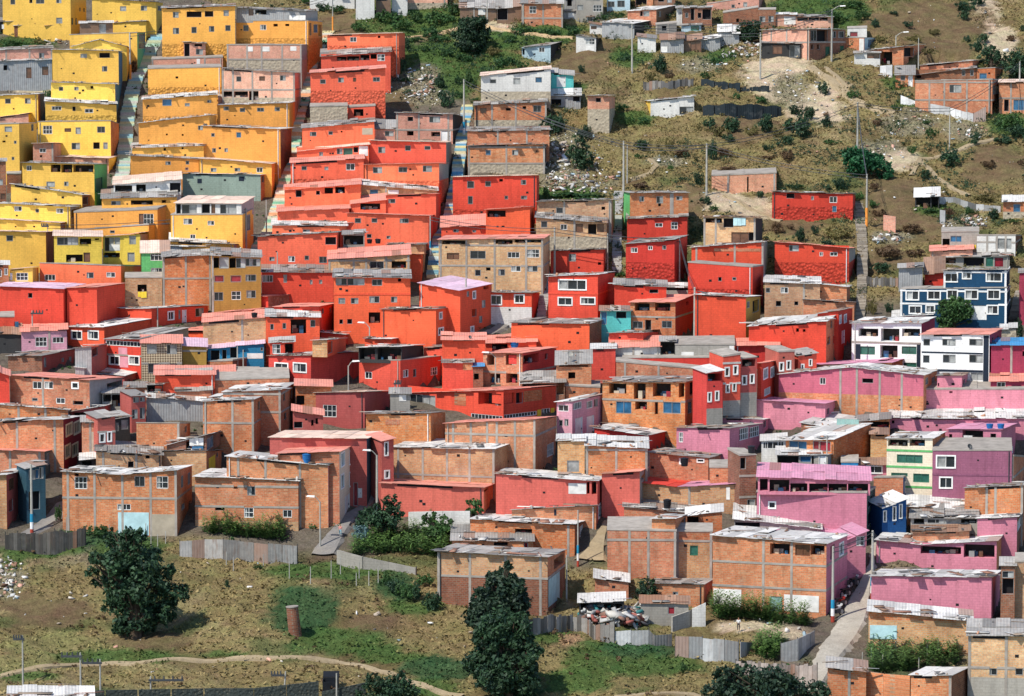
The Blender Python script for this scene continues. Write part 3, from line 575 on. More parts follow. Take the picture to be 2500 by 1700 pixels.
H('orange brick house with a single white window on the ridge','brk',(1270,45,1740,42,315),cols=(1280,1515,1730),beams=(208,),w=[(1360,75,1435,150,'x')],roof='t',rise=1.3)
H('pale tin yard shack with washing','zin',(1745,135,2005,130,245),n='shack',roof='t',w=[(1800,150,1860,200,'p')])
H('grey concrete house with a barred window on the ridge','gry',(1890,-60,2195,-60,235),w=[(2085,60,2180,130,'x'),(1905,60,1970,115,'g')],roof='t')
H('blue grey house cut by a lamp pole','pbl',(2240,-60,2500,-60,130),w=[(2250,20,2324,80),(2360,10,2440,80)],roof='t')
H('cream and rust hut beside a grey shed','whp',(2045,265,2185,292,405),n='shack',roof='ts',w=[(2060,300,2120,330,'b')])
H('white hut with a dark shaded flank','whp',(1890,402,2115,432,585),s=(2165,440),scol='dks',n='shack',w=[(2000,440,2100,505,'x'),(2000,520,2095,580,'p')],roof='t',rise=.5)  # flank coloured near black to stand for its shade
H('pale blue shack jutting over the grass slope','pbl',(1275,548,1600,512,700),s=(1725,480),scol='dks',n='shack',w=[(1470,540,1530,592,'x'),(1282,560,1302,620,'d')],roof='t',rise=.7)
H('white washed house with three windows on the green slope','whp',(810,862,1600,785,1190),stone=1040,w=[(915,905,980,945),(1180,890,1255,955,'g'),(1430,880,1500,935,'l')],roof='tp',hid=60)
H('turquoise shack with a pale door','tur',(1605,835,1860,858,1000),n='shack',w=[(1670,870,1770,990,'Dw')],roof='t',rise=.5,hid=60)
H('orange brick house on a crumbling foot, four small openings','brk',(735,1200,1555,1158,1480),stone=1365,cols=(935,1205,1545),w=[(805,1230,870,1285,'b'),(1095,1230,1145,1255,'d'),(1285,1210,1320,1235,'d'),(1405,1200,1490,1272)],roof='t')
H('collapsed tin shack with slanted sheets','zin',(1600,1090,1940,1080,1235),n='shack',w=[(1600,1130,1720,1200,'d'),(1855,1100,1930,1150,'d')],roof='tw',rise=.7)
H('narrow brick tower house on the scrub slope','brp',(2020,1090,2265,1095,1475),s=(2330,1100),stone=1240,w=[(2115,1115,2170,1160,'d')],roof='t',hid=40)
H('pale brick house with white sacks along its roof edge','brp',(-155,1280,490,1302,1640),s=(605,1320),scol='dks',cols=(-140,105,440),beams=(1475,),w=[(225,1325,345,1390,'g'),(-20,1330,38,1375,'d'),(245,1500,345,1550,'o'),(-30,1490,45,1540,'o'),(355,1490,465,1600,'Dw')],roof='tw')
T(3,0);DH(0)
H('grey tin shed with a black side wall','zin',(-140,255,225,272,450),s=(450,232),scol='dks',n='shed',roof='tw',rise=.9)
H('ochre house with a brown shaded flank behind the grey shed','brk',(150,128,475,112,310),s=(700,68),scol='wod',w=[(290,130,320,185,'d'),(330,130,395,185,'g'),(500,130,530,190,'g')],roof='tw',rise=.9)
H('white patched tin shack at the terrace edge','whp',(265,418,470,440,595),n='shack',roof='t',rise=.4)
H('light tin shack with bright scraps','zin',(525,455,785,440,600),n='shack',roof='ts',rise=.7,w=[(530,530,600,595,'p')])
H('brown board shack with a rust door','wod',(788,475,985,445,592),n='shack',roof='ts',w=[(865,475,985,590,'b')],rise=.7)
H('long grey corrugated shack along the terrace','zin',(985,455,1200,430,582),n='shack',roof='tw',rise=.4)
H('grey shed under a wide white roof','zin',(1180,370,1415,377,500),n='shed',roof='tw',rise=.9)
H('dark red brick house with scaffolding and deep openings','brd',(775,95,1105,95,300),w=[(805,150,835,200),(868,100,905,230,'d'),(948,150,985,205,'d'),(1000,110,1095,220,'d')],roof='t')
H('long peach brick house high on the ridge','brp',(1050,50,1640,-45,115),s=(1725,0),w=[(1330,55,1365,90),(1465,30,1505,75,'g'),(1680,40,1710,95)],roof='f')
H('brown brick house behind the round tree','brd',(1235,150,1630,88,310),w=[(1385,215,1410,250,'d')],roof='f')
H('brown brick house with two grey windows beside the round tree','brd',(1635,112,1830,112,318),w=[(1650,190,1710,250,'g'),(1750,185,1805,250,'g')],roof='f')
H('peach brick house under a white roof edge','brp',(1840,165,2062,170,305),w=[(1925,190,2060,280,'p')],roof='tw')
H('open upper floor with black bays','brp',(2066,190,2480,195,330),w=[(2075,195,2195,240,'o'),(2205,200,2320,235,'o'),(2330,200,2420,235,'o')],roof='t')
H('peach brick house with a shaded street front and green doors','brp',(1680,345,2210,335,690),s=(2622,340),scol='brd',cols=(1780,1955,2200),w=[(2230,330,2295,465),(2474,360,2514,430),(2544,360,2604,430),(2395,530,2440,650,'Dg'),(2560,520,2600,660,'Dg'),(2300,345,2420,470,'d'),(2230,510,2260,560,'d'),(2300,510,2330,560,'d')],beams=(480,),roof='tw')  # street front in darker brick, its shade put into the colour
H('blackened tin lean-to stuffed with junk','dks',(1672,492,2115,502,665),n='shack',roof='t',w=[(1990,520,2100,650,'g'),(1800,520,1900,610,'b')])
H('white shed with a yellow board end','whp',(410,1148,905,1098,1315),n='shed',roof='tw',rise=.5,w=[(740,1215,900,1300,'g'),(690,1165,738,1300,'p')],scol='yel',s=(355,1150))
T(4,0);DH(0)
H('brick house with a railed roof slab and blue door','brk',(300,432,510,430,610),s=(685,435),scol='pbl',w=[(555,450,630,540,'l'),(455,440,508,580,'p')],roof='f')
H('brick house with a black garage opening','brk',(555,575,955,532,755),s=(1195,512),w=[(690,590,830,745,'o'),(965,545,1075,640,'d'),(1015,650,1060,750,'d')],roof='tw')
H('whitish board hut stepping down the slope','whp',(400,605,690,598,765),n='shack',roof='t',w=[(545,610,685,660,'b')])
H('low brick hut with pale door under a wide grey roof','brk',(870,852,1080,845,985),n='hut',roof='t',rise=1.0,w=[(925,860,975,910),(1010,852,1060,985,'Dw')])
H('long peach brick rooftop room','brk',(1150,745,1740,692,800),s=(1880,690),roof='tw')
H('dark brick upper floor with two small square windows','brd',(1085,855,1775,772,925),w=[(1620,795,1655,860),(1715,795,1750,860),(1100,855,1155,885,'d')],roof='t')
H('square brick block with a blue window','brk',(1790,782,1995,772,930),s=(2090,790),w=[(1820,835,1900,900,'l')],roof='f')
H('large orange brick house above the curved tin fence','brk',(1090,922,1960,908,1330),s=(2042,920),cols=(1250,1420,1675,1930),beams=(935,1137),w=[(1480,965,1612,1050,'g'),(1970,970,2035,1070,'g'),(1965,1150,2010,1280,'d')],roof='f')
H('brick house with blue lower front at the picture edge','brk',(2045,938,2500,938,1280),cols=(2175,),beams=(1115,),w=[(2100,1135,2150,1262,'d'),(2205,1135,2324,1250,'l')],roof='tp')
T(3,0);DH(0)
H('grey plank wall house behind the white patched shack','gpl',(470,285,705,268,410),cols=(475,610),w=[(540,300,590,350,'d')],roof='f')
H('narrow white sheet hut before the dark red brick house','whp',(705,92,768,85,300),n='hut',d=2,roof='t')
H('pale blue shack on the ridge behind the grey tin shed','pbl',(-60,-40,165,-40,125),n='shack',w=[(0,-10,40,50,'d'),(80,-20,120,40)],roof='t')
H('brick shack with a wide dark window high on the ridge','brk',(235,-50,440,-50,75),n='shack',w=[(245,-10,365,60,'d')],roof='t')
H('low brown shack high on the ridge beside the brick shack','brd',(452,-60,690,-60,68),n='shack',w=[(500,-30,560,20,'d'),(600,-30,650,30,'g')],roof='tw')
H('pale sheet walled yard hut below the dark red brick house','pbl',(762,292,985,284,365),n='hut',d=2.5,w=[(870,300,960,345,'v')],roof='t')
T(2,0);DH(0)
H('grey shack squeezed beside the orange brick ridge house','zin',(1748,-60,1888,-60,132),n='shack',w=[(1790,0,1840,70,'d')],roof='tw')
H('white board hut at the foot of the ridge yards','whp',(2012,190,2085,186,262),n='hut',d=2,w=[(2025,200,2070,240,'d')],roof='ts')
T(4,0);DH(0)
H('white sheet screened yard room beside the railed roof slab','whp',(322,325,540,322,445),n='yard_room',d=2.5,w=[(350,365,435,415,'r')],roof='f')
# ---- tile row 1 ----
T(0,1)
H('orange house with a sagging white roof edge and one pale window','ora',(1575,-180,2380,-270,80),s=(2460,-265),w=[(2250,-150,2310,-105,'g'),(1885,-60,1900,-45,'d'),(2065,-55,2080,-40,'d')],roof='tw')
H('brown brick wall house at the picture edge','brd',(-100,258,75,255,700),w=[(-40,460,30,520,'g'),(10,620,60,680,'b')],roof='t')
H('low dark brick annex under the tall yellow edge house','brd',(75,398,240,396,505),roof='f')
H('small pink brick cube with a grey lattice vent','brp',(375,50,610,45,255),s=(700,55),cols=(605,),w=[(450,110,520,150,'x'),(455,185,475,205,'d')],roof='tp')
H('low pink brick terrace with a peach roof','brp',(620,203,1235,218,310),s=(1330,200),scol='yel',roof='tp',rise=.5)
H('yellow house with a long black open terrace','yel',(255,268,1075,288,620),s=(1215,285),scol='grn',w=[(305,305,357,355,'x'),(575,288,688,375,'o'),(694,288,820,380,'o'),(830,290,1060,375,'o'),(530,485,620,540,'g'),(730,485,775,530,'g'),(1080,440,1160,600,'Dg')],roof='t',rise=.5)
H('low windowless yellow house with a slanting white roof edge','yel',(125,512,935,632,755),s=(1115,635),scol='brd',w=[(945,660,1000,750,'d'),(1020,650,1090,790,'g')],roof='tw')
H('yellow house with three windows under a broad white roof','yel',(-60,728,800,770,905),s=(990,760),scol='gry',w=[(165,765,245,815,'x'),(405,795,440,830),(640,790,715,840,'x'),(810,780,970,880,'o')],roof='tw',rise=.7)
H('windowless yellow house below a broad cream roof','yel',(-60,908,690,952,1065),s=(760,950),scol='brd',roof='tp',rise=1.1)
H('tall plain yellow house with one dark window','yel',(-60,1045,525,1058,1450),s=(620,1055),scol='brd',w=[(75,1095,145,1155)],roof='tp',hid=60)
H('small yellow house with a wide white lattice window','yel',(110,1482,375,1460,1720),s=(440,1455),w=[(190,1520,315,1600,'x'),(115,1520,140,1600,'Dw')],roof='tp')
H('orange brick house with narrow white framed windows at the edge','brk',(-120,1432,105,1428,1760),w=[(-20,1485,15,1560,'x'),(50,1470,85,1540,'x')],roof='tw')
H('narrow orange terrace strip under a wavy roof','ora',(1500,105,2315,75,215),w=[(1860,105,1880,130,'d'),(2065,95,2080,112,'d')],roof='tw')
H('orange house with two small windows and a hanging cloth','ora',(1480,190,2258,228,490),w=[(1880,255,1935,290),(2110,250,2145,285),(2105,325,2135,350,'r')],roof='t',hid=60)
H('orange house with three pale windows beside the green grey block','ora',(2265,222,3085,280,420),s=(3140,270),w=[(2394,330,2454,370,'g'),(2664,330,2724,365,'g'),(2914,325,2979,375,'x')],roof='tp')
H('open sided shed under a long peach roof','whp',(1290,520,2058,458,645),n='shed',w=[(1305,525,1500,620,'o'),(1545,515,1655,620,'o'),(1930,500,2050,600,'d')],roof='tp',rise=.5)
H('grey green rendered house','ggr',(2070,392,2959,405,625),s=(3130,400),scol='brk',w=[(2240,450,2290,500,'n'),(2710,425,2770,475,'n'),(2969,420,2994,490,'d'),(3009,425,3044,490,'d')],roof='tw')
H('low orange house with a black open bay and a barred window','ora',(1155,675,2010,658,800),w=[(1265,705,1365,745,'g'),(1485,695,1735,745,'o'),(1840,695,1880,720,'d')],roof='t',rise=.6)
H('plain orange double block with a glazed corner door','ora',(840,835,1790,800,1000),s=(1945,742),w=[(1630,850,1740,960,'x'),(1580,850,1625,960,'b')],roof='f')
H('orange house with rooftop barrels and a deep shaded side','ora',(770,1042,1690,975,1110),s=(1945,968),w=[(1015,1040,1042,1055,'d'),(1250,1038,1300,1065)],roof='f',hid=160)
H('lemon yellow house with a broken balcony','lem',(615,1100,1160,1108,1400),w=[(650,1115,885,1200,'g'),(905,1130,1035,1195,'o'),(1080,1130,1120,1142,'d'),(750,1310,940,1395,'o'),(950,1290,1020,1390,'b')],roof='tp')
H('lemon yellow house with two balconies and a brick flank','lem',(1165,1108,1595,1080,1440),s=(1680,1075),scol='brk',w=[(1190,1118,1290,1270,'g'),(1300,1118,1360,1190,'g'),(1165,1290,1360,1345,'o'),(1450,1290,1525,1385,'g'),(1470,1100,1540,1190,'g'),(1240,1195,1360,1265,'p')],roof='tp')
H('orange two storey block with an awning floor above','ora',(1940,862,2754,858,1175),s=(2876,790),w=[(2085,905,2180,965,'x'),(2160,1085,2215,1130,'x'),(2359,930,2429,975,'x'),(2790,860,2840,1035,'g')],roof='f')
H('rag hung open attic on the orange two storey block','whp',(1990,725,2740,735,866),s=(2880,660),scol='zin',n='attic',w=[(1995,740,2050,850,'d'),(2065,745,2230,850,'g'),(2290,735,2380,850,'d'),(2400,735,2440,850,'b'),(2500,740,2680,845,'g')],roof='tp',rise=1.0,on=True)
H('low orange house below a white awning','ora',(1824,1160,2654,1195,1335),s=(2744,1190),scol='gry',w=[(2330,1275,2520,1310,'o')],roof='t')
H('dark open tin shed behind the tall brick wall','zin',(1930,1210,2560,1222,1315),n='shed',w=[(2070,1215,2300,1255,'d')],roof='tw',rise=.9)
H('bright green house with white framed windows','grn',(1605,1292,1920,1290,1575),w=[(1710,1290,1840,1375,'x'),(1715,1465,1840,1555,'x')],roof='tp',rise=1.0)
H('tall blank brown brick house beside the ochre house','brk',(1845,1345,2398,1315,1860),cols=(1850,2110,2390),beams=(1580,),roof='t')
H('ochre house with a glazed terrace storey','och',(2402,1318,2964,1350,1943),cols=(2410,),w=[(2405,1345,2484,1465,'o'),(2490,1345,2594,1465,'g'),(2602,1350,2674,1465,'o'),(2680,1350,2784,1460,'g'),(2790,1355,2864,1440,'g'),(2870,1360,2954,1440,'g'),(2434,1550,2539,1620,'r'),(2619,1550,2734,1620,'r'),(2789,1540,2904,1610),(2434,1740,2530,1830),(2630,1730,2730,1820,'x'),(2800,1720,2900,1800)],roof='t',rise=.4)
H('wide red house with one white lattice window','red',(450,1408,1375,1440,1720),s=(1630,1445),w=[(510,1540,625,1600,'x'),(985,1515,1060,1575),(1210,1515,1305,1565,'x')],roof='f')
T(1,0)
H('orange house with four windows below the open dark gallery','ora',(145,1195,960,1170,1415),s=(1028,1160),w=[(215,1212,270,1252),(400,1230,455,1270),(595,1227,670,1265),(795,1222,850,1260)],roof='tw')
H('pink brick balcony wall in front of the open gallery','brp',(150,1105,500,1105,1192),roof='f',n='brick_balcony',d=1.2)
T(1,1)
H('long orange house with four tiny windows beside the rainbow stairway','ora',(-20,-150,860,-112,235),s=(985,-115),scol='brd',w=[(75,-65,110,-30),(360,-75,410,-20,'l'),(85,105,125,150),(225,105,260,145,'g')],roof='tw',rise=.5)
H('red house with a green shutter and white patched end','red',(1045,140,1865,62,280),w=[(1300,150,1340,190,'g'),(1500,100,1560,170,'g'),(1575,105,1675,180,'v'),(1690,95,1740,150,'d'),(1750,80,1850,190,'p')],roof='tp')
H('red house with three windows next to the blue painted steps','red',(1870,20,2739,38,285),s=(2800,35),scol='gry',w=[(1970,90,2045,155,'g'),(2275,75,2335,130),(2495,80,2560,120)],roof='tp')
H('red house with rough foot and three windows over the steps','red',(975,272,1805,225,510),w=[(1100,310,1155,350),(1360,315,1400,350,'g'),(1605,280,1700,350,'x')],stone=450,roof='tr')
H('red house with two mint curtains and a torn corner','red',(1815,292,2659,275,550),s=(2765,280),scol='gry',w=[(1910,320,2010,385,'g'),(2200,320,2295,375),(2475,305,2575,370,'g')],stone=470,roof='tr')
H('red house with a pair of large black openings','red',(905,582,1768,512,800),w=[(1035,580,1095,655,'d'),(1265,590,1305,630,'d'),(1360,545,1455,620,'o'),(1480,540,1590,615,'o')],roof='tr')
H('tan brick attic with a blue pane','ylb',(1775,518,2640,590,700),cols=(2055,),w=[(1875,575,1965,630,'l'),(2080,580,2200,620,'p')],roof='tw')
H('red hut with a curved pink eave around a dark opening','red',(1660,735,2055,690,840),w=[(1765,715,1990,800,'o')],roof='tr',rise=.5)
H('red house with a half white window','red',(2055,640,2624,622,850),s=(2674,625),w=[(2085,680,2160,725)],roof='tr')
H('low windowless red house beside the rainbow steps','red',(825,822,1640,788,985),roof='tr')
H('long red house with three dark windows in a row','red',(1615,842,2539,872,1180),s=(2610,870),w=[(1705,900,1770,950),(1895,900,1955,945),(2215,905,2310,950),(1840,1080,1890,1120),(2065,1100,2105,1130,'g')],roof='tr')
H('thin red storey with one grey window','red',(765,978,1612,985,1100),w=[(1115,1030,1190,1060,'g')],roof='tw')
H('tall red house with a black upper window and four lower windows','red',(600,1112,1500,1062,1510),s=(1560,1055),w=[(1370,1115,1490,1195,'d'),(735,1340,790,1380,'g'),(950,1330,1020,1390,'x'),(1135,1325,1180,1370),(1300,1335,1385,1405)],roof='t',hid=60)
H('grey concrete yard room with a cluttered dark bay','gry',(1570,1085,1815,1072,1240),n='yard_room',w=[(1580,1095,1800,1200,'o')],roof='t')
H('low red house below a long pink roof','red',(1530,1300,2455,1310,1400),s=(2515,1310),roof='tr',rise=1.0)
H('small tan brick room beside black water tanks','ylb',(2060,1195,2490,1200,1280),s=(2520,1195),roof='t')
H('tan brick house with two large dark windows and hanging washing','ylb',(1400,1365,2330,1312,1640),cols=(1415,1690,1832,2060,2310),beams=(1350,),w=[(1875,1390,2030,1480),(2120,1385,2285,1465,'o')],roof='tr',rise=.5)
T(2,1)
H('upper strip of salmon brick with a sagging grey roof','brk',(655,-88,1585,-95,45),cols=(1000,1330),roof='t')
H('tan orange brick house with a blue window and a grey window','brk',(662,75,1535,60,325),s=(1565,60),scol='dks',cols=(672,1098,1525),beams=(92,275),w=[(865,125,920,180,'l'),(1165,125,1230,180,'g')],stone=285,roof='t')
H('tall red house with seven windows beside the rubbish slope','red',(490,432,1440,412,910),s=(1468,410),w=[(655,480,730,555),(860,480,920,535),(1020,455,1055,480,'d'),(1265,465,1320,515),(665,650,715,735),(1080,645,1115,680),(1265,645,1330,680,'g')],stone=800,roof='tp',rise=1.3,hid=60)
H('red annex with a long black window under a pink eave','red',(865,802,1365,775,1090),s=(1420,775),w=[(880,805,1090,885,'o'),(1045,985,1075,1000,'d')],roof='tr')
H('low red house with white tin scraps on its roof','red',(360,1002,870,972,1085),w=[(500,1025,555,1055,'g'),(715,1035,750,1055,'g')],roof='tr',rise=.8)
H('large tan brick house with open attic and two window rows','ylb',(330,1142,1515,1130,1700),s=(1590,1090),cols=(352,645,965,1322,1505),beams=(1205,1437),w=[(365,1147,640,1195,'o'),(970,1140,1170,1190,'o'),(1190,1136,1500,1175,'o'),(425,1295,560,1360,'b'),(690,1270,860,1355),(1115,1285,1245,1345,'x'),(1335,1255,1470,1340,'x'),(745,1485,805,1550),(870,1460,915,1490,'d'),(1010,1480,1080,1545),(1155,1440,1260,1500,'x'),(1340,1440,1450,1500)],roof='tr',rise=.9)
H('ochre stone brick house below the rubbish slope','ylb',(1450,712,2290,692,940),s=(2330,690),cols=(1755,2280),w=[(1665,780,1740,840),(2180,770,2215,800,'d')],roof='t')
H('tan brick house with two windows and open boarded bays','ylb',(1435,892,2235,952,1200),cols=(1870,),w=[(1495,935,1560,1000),(1715,970,1785,1025,'x'),(1885,965,1965,1050,'b'),(2025,965,2120,1080,'o'),(2130,965,2200,1050,'b')],stone=1110,roof='t')
H('plain red house with a single grey window by the grey stairway','red',(1600,1272,2200,1252,1540),s=(2240,1250),w=[(1810,1305,1885,1385,'g'),(2140,1400,2170,1425,'d')],roof='t',hid=60)
T(3,1)
H('orange brick house with a green painted end beside the grey stairs','brk',(175,612,840,612,870),s=(105,600),scol='grn',cols=(640,660),w=[(285,650,335,705),(480,650,550,725,'g'),(500,730,525,760,'d'),(705,650,770,690,'g')],roof='t',rise=.6)
H('red house with two white framed windows below the orange brick house','red',(145,905,825,882,1140),w=[(465,955,545,995,'x'),(645,945,715,1020,'x')],roof='t')
H('tall red house with three small windows and a dark red side','red',(130,1192,680,1150,1645),s=(825,1100),w=[(190,1235,260,1285,'x'),(385,1215,430,1255,'x'),(545,1210,585,1250)],stone=1400,roof='t',rise=.6,hid=70)
H('ruined brick wall shell standing in dry grass','brp',(1105,420,1835,388,620),cols=(1290,1815),w=[(1508,430,1520,600,'d')],roof='f',n='ruined_house',hid=0)
H('red house alone on the slope with a blue figure on its wall','red',(1790,602,2704,628,930),s=(2735,640),w=[(1955,620,2040,670,'d'),(2235,650,2260,690,'g'),(2444,655,2524,720,'x'),(2474,760,2519,825,'l')],stone=770,roof='t',rise=.5,hid=0)
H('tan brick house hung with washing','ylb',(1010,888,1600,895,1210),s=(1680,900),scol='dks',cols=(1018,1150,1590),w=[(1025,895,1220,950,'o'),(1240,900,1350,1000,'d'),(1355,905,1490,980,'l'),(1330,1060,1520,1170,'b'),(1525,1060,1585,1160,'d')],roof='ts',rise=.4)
H('red house with a brick upper band under a white roof line','red',(875,1232,1690,1172,1430),s=(1735,1165),scol='gry',cols=(930,1365,1680),w=[(1130,1240,1660,1275,'k')],roof='tw')
H('red house with laundry on its parapet and a dark red side','red',(835,1402,1565,1455,1790),s=(1690,1440),w=[(1180,1570,1215,1610,'d'),(1340,1570,1380,1600)],roof='f',stone=1700)
H('long red house with three white framed windows by the plank stairs','red',(1820,1168,2659,1240,1580),s=(2735,1240),scol='gry',w=[(1985,1205,2090,1270,'g'),(2330,1285,2365,1325,'x'),(2449,1285,2529,1325,'x')],stone=1400,roof='tr',hid=60)
T(4,1);DH(0)
H('black open fronted shack on the dry slope','dks',(1090,658,1360,645,795),n='shack',w=[(1100,665,1260,785,'o'),(1275,662,1350,782,'o')],roof='tw',rise=.8)
H('small brick house with a blue window and a stone foot','brk',(2090,712,2400,710,905),w=[(2205,740,2280,825,'l')],stone=825,roof='tw',rise=.5)
H('grey concrete yard shack with a blue sheet','gry',(1390,1058,1810,1052,1290),n='shack',w=[(1490,1100,1615,1165,'l'),(1400,1130,1480,1240,'o'),(1640,1200,1780,1250,'y')],roof='f')
H('whitewashed open house shell','whp',(1792,1095,2225,1095,1320),s=(2300,1100),scol='brd',cols=(1905,2015,2115),beams=(1170,),w=[(2005,1130,2180,1240,'g')],roof='f')
H('pink brick wall house behind the navy house','brp',(1265,1272,1740,1252,1420),roof='tr')
H('cluttered rooftop room above the navy house','gry',(1425,1342,2160,1330,1490),n='rooftop_room',w=[(1430,1345,1550,1410,'o'),(1640,1340,1870,1440,'d'),(1895,1335,1970,1440,'v'),(1990,1335,2090,1450,'r')],roof='t')
H('grey zinc shack beside a rusty roofed hut','zin',(905,1462,1170,1452,1720),n='shack',roof='t')
H('hut with a rusty tin roof and red wall','red',(1200,1515,1415,1505,1700),n='hut',roof='ts',rise=1.3)
# ---- tile row 2 ----
T(0,2)
H('large red house under a lilac roof with a tiny black window','red',(-80,88,725,122,610),s=(965,72),w=[(320,170,365,220,'d'),(760,155,805,230,'g'),(870,145,925,235,'g')],roof='tl',hid=60)
H('plain red house tucked behind the lilac roofed one','red',(760,112,1105,105,490),s=(1420,62),roof='tr')
H('tan brick house with a black opening and yellow cloths','ylb',(1420,-5,1843,-5,310),w=[(1560,70,1665,150,'o'),(1565,152,1660,210,'y')],roof='f')
H('low red house with loose white sheets and a shaded street front','red',(1110,348,1722,345,500),s=(2360,312),w=[(1905,375,1975,470,'X'),(2028,360,2046,460,'g'),(2065,355,2115,510,'Dw'),(2220,340,2310,430,'g')],roof='tw',rise=.4)
H('red house with two white framed windows and a long shaded flank','red',(765,552,1185,556,770),s=(1725,465),w=[(810,595,930,690,'X'),(1000,595,1120,690,'X')],roof='tw')
H('pink fronted house below the lilac roofed house','lpk',(240,605,762,592,780),w=[(405,670,530,770,'x'),(600,670,720,730,'x')],cols=(560,),roof='tr')
H('small red cube room at the picture edge','red',(-80,440,165,440,610),roof='f')
H('dark timber shack under rusty sheets at the picture edge','dks',(-80,625,240,645,780),n='shack',roof='ts',rise=.8)
H('red and pink striped house with a dark glazed top storey','red',(1195,690,1602,690,1025),s=(2140,568),scol='gry',w=[(1203,692,1592,765,'x'),(1240,880,1357,978,'X'),(1463,880,1582,978,'X'),(1345,785,1445,870,'P'),(1360,890,1455,1010,'P')],beams=(872,),roof='t')
H('house faced with diamond patterned tiles','dia',(1605,735,2065,735,1130),beams=(962,),w=[(1670,750,1775,850,'g'),(1895,755,2005,855,'g'),(1685,968,1800,1072,'g'),(1930,970,2010,1020,'g')],roof='tr',rise=.4)
H('ochre house with a white stripe and a lilac roof','och',(2070,765,2345,778,1020),beams=(822,),roof='tl',rise=.5)
H('brick house with a salmon flank under wide grey roof sheets','brd',(90,880,480,880,1030),s=(852,805),scol='sal',w=[(500,900,525,1005,'g'),(700,905,725,945,'g'),(780,890,810,940,'g')],roof='t',hid=60)
H('planked house with a salmon flank and a dark loft opening','zin',(852,792,1042,775,1085),s=(1215,760),scol='sal',w=[(1048,790,1110,880,'d')],roof='t')
H('tiny lean-to with a white roof against salmon walls','zin',(855,1010,960,1020,1090),s=(1050,985),n='shed',roof='tw',rise=.6)
H('bright red wall house at the picture edge beside long brick house','red',(-80,1045,113,1105,1390),roof='tr')
H('long brick house with a pink roof and lattice windows','brk',(115,1100,1020,1155,1425),s=(1390,1130),scol='zin',cols=(487,),w=[(375,1175,470,1250,'x'),(505,1175,600,1250,'x'),(815,1180,890,1250,'X'),(365,1360,425,1390),(640,1360,735,1418,'x'),(830,1395,940,1432,'d'),(1215,1175,1380,1300,'o')],roof='tr')
H('grey workshop terrace with steps and dark bays','gry',(1160,1300,1500,1310,1480),w=[(1170,1320,1260,1400,'o'),(1270,1320,1390,1460,'o'),(1395,1315,1495,1440,'p')],roof='t')
H('narrow salmon street house with grey shutters','sal',(1490,1335,1657,1335,1640),yaw=20,w=[(1515,1345,1575,1405,'g'),(1590,1345,1640,1395,'g'),(1500,1490,1560,1590,'g'),(1590,1470,1640,1590,'g')],roof='t')
H('salmon house with a white framed carport','sal',(1060,1075,1412,1110,1145),s=(1668,1035),w=[(1222,1085,1320,1125,'o'),(1335,1090,1405,1128,'o')],roof='tw')
H('small brick hut behind the zinc hall','brk',(1415,1242,1665,1240,1345),n='hut',roof='t')
H('dark open shelter behind the zinc hall','dks',(1668,1212,1850,1205,1320),s=(1890,1200),n='shed',w=[(1675,1218,1845,1300,'o')],roof='tw')
H('coral red house with a low pink roof behind the zinc hall','red',(1760,1095,2440,1095,1320),roof='tr')
H('brick house with a dark grey hooped roof','brk',(2000,1275,2400,1275,1345),roof='t',rise=1.6)
H('pale zinc clad hall with a white roof','zin',(1660,1350,2330,1395,1545),n='hall',roof='tw',rise=.4)
H('tan brick house under a long white roof at the picture edge','brk',(-80,1430,775,1497,1600),cols=(210,515),s=(800,1490),scol='zin',roof='tw',rise=.3)
H('salmon carport house with a slanting white roof','sal',(810,1512,1195,1450,1650),s=(1300,1420),w=[(825,1520,1185,1620,'o')],roof='tw')
T(1,2)
H('red house with white lattice panels beside the ochre house','red',(645,-68,1462,-62,190),w=[(655,-35,770,40,'x'),(895,-40,930,45,'g'),(1195,20,1220,65,'g'),(1300,20,1330,60,'g')],roof='t')
H('tall red house with a glazed bay and washing hung in a black opening','red',(1465,-12,2335,-5,620),beams=(180,),w=[(1490,0,1610,75),(1620,0,1810,75,'g'),(1900,15,2010,80),(2195,5,2225,35,'d'),(1520,225,1590,285,'g'),(1660,225,1740,285,'g'),(1870,205,1980,275),(2115,210,2180,270,'g'),(1530,470,1565,515,'d'),(1620,465,1670,515,'d'),(1860,385,1990,510,'o'),(2090,320,2310,365,'o'),(2240,585,2280,630,'d')],roof='t',hid=60,bcol='red')
H('low red house with a pink roof beside the ochre house','red',(385,212,720,205,365),s=(1150,180),scol='brk',roof='tr')
H('red house with two slit windows in its shaded flank','red',(785,325,1300,320,570),s=(1478,290),w=[(1325,345,1350,400,'d'),(1415,335,1435,385,'d')],roof='tr')
H('small red house with a white lattice strip','red',(110,392,525,362,465),s=(782,335),w=[(190,395,285,425,'x'),(540,390,565,420,'g'),(640,385,685,430,'g')],roof='tr')
H('red house with a planted balcony','red',(695,432,1305,442,840),w=[(745,520,780,580),(885,510,920,570),(975,465,1150,630,'o'),(1200,475,1250,550)],roof='tw',hid=60)
H('tan plastered house under a pink roof','ylb',(-20,500,695,447,690),cols=(425,),roof='tr')
H('low red parapet house in front of the tan plastered one','red',(-320,592,130,600,665),s=(412,562),roof='tr')
H('bright blue terrace house with a lilac awning roof','cbl',(30,800,672,742,935),w=[(70,820,165,930,'d'),(200,815,245,920,'d'),(290,790,362,900,'d'),(635,785,665,820),(480,850,660,910,'p')],roof='tl',rise=.5)
H('brick balcony house under the blue terrace','brk',(30,945,315,938,1030),s=(725,870),scol='brd',roof='f',hid=60)
H('small red house with a wide blue window and hanging trousers','red',(740,735,1015,716,885),w=[(770,750,855,850,'x'),(910,740,1000,850,'o')],roof='tw')
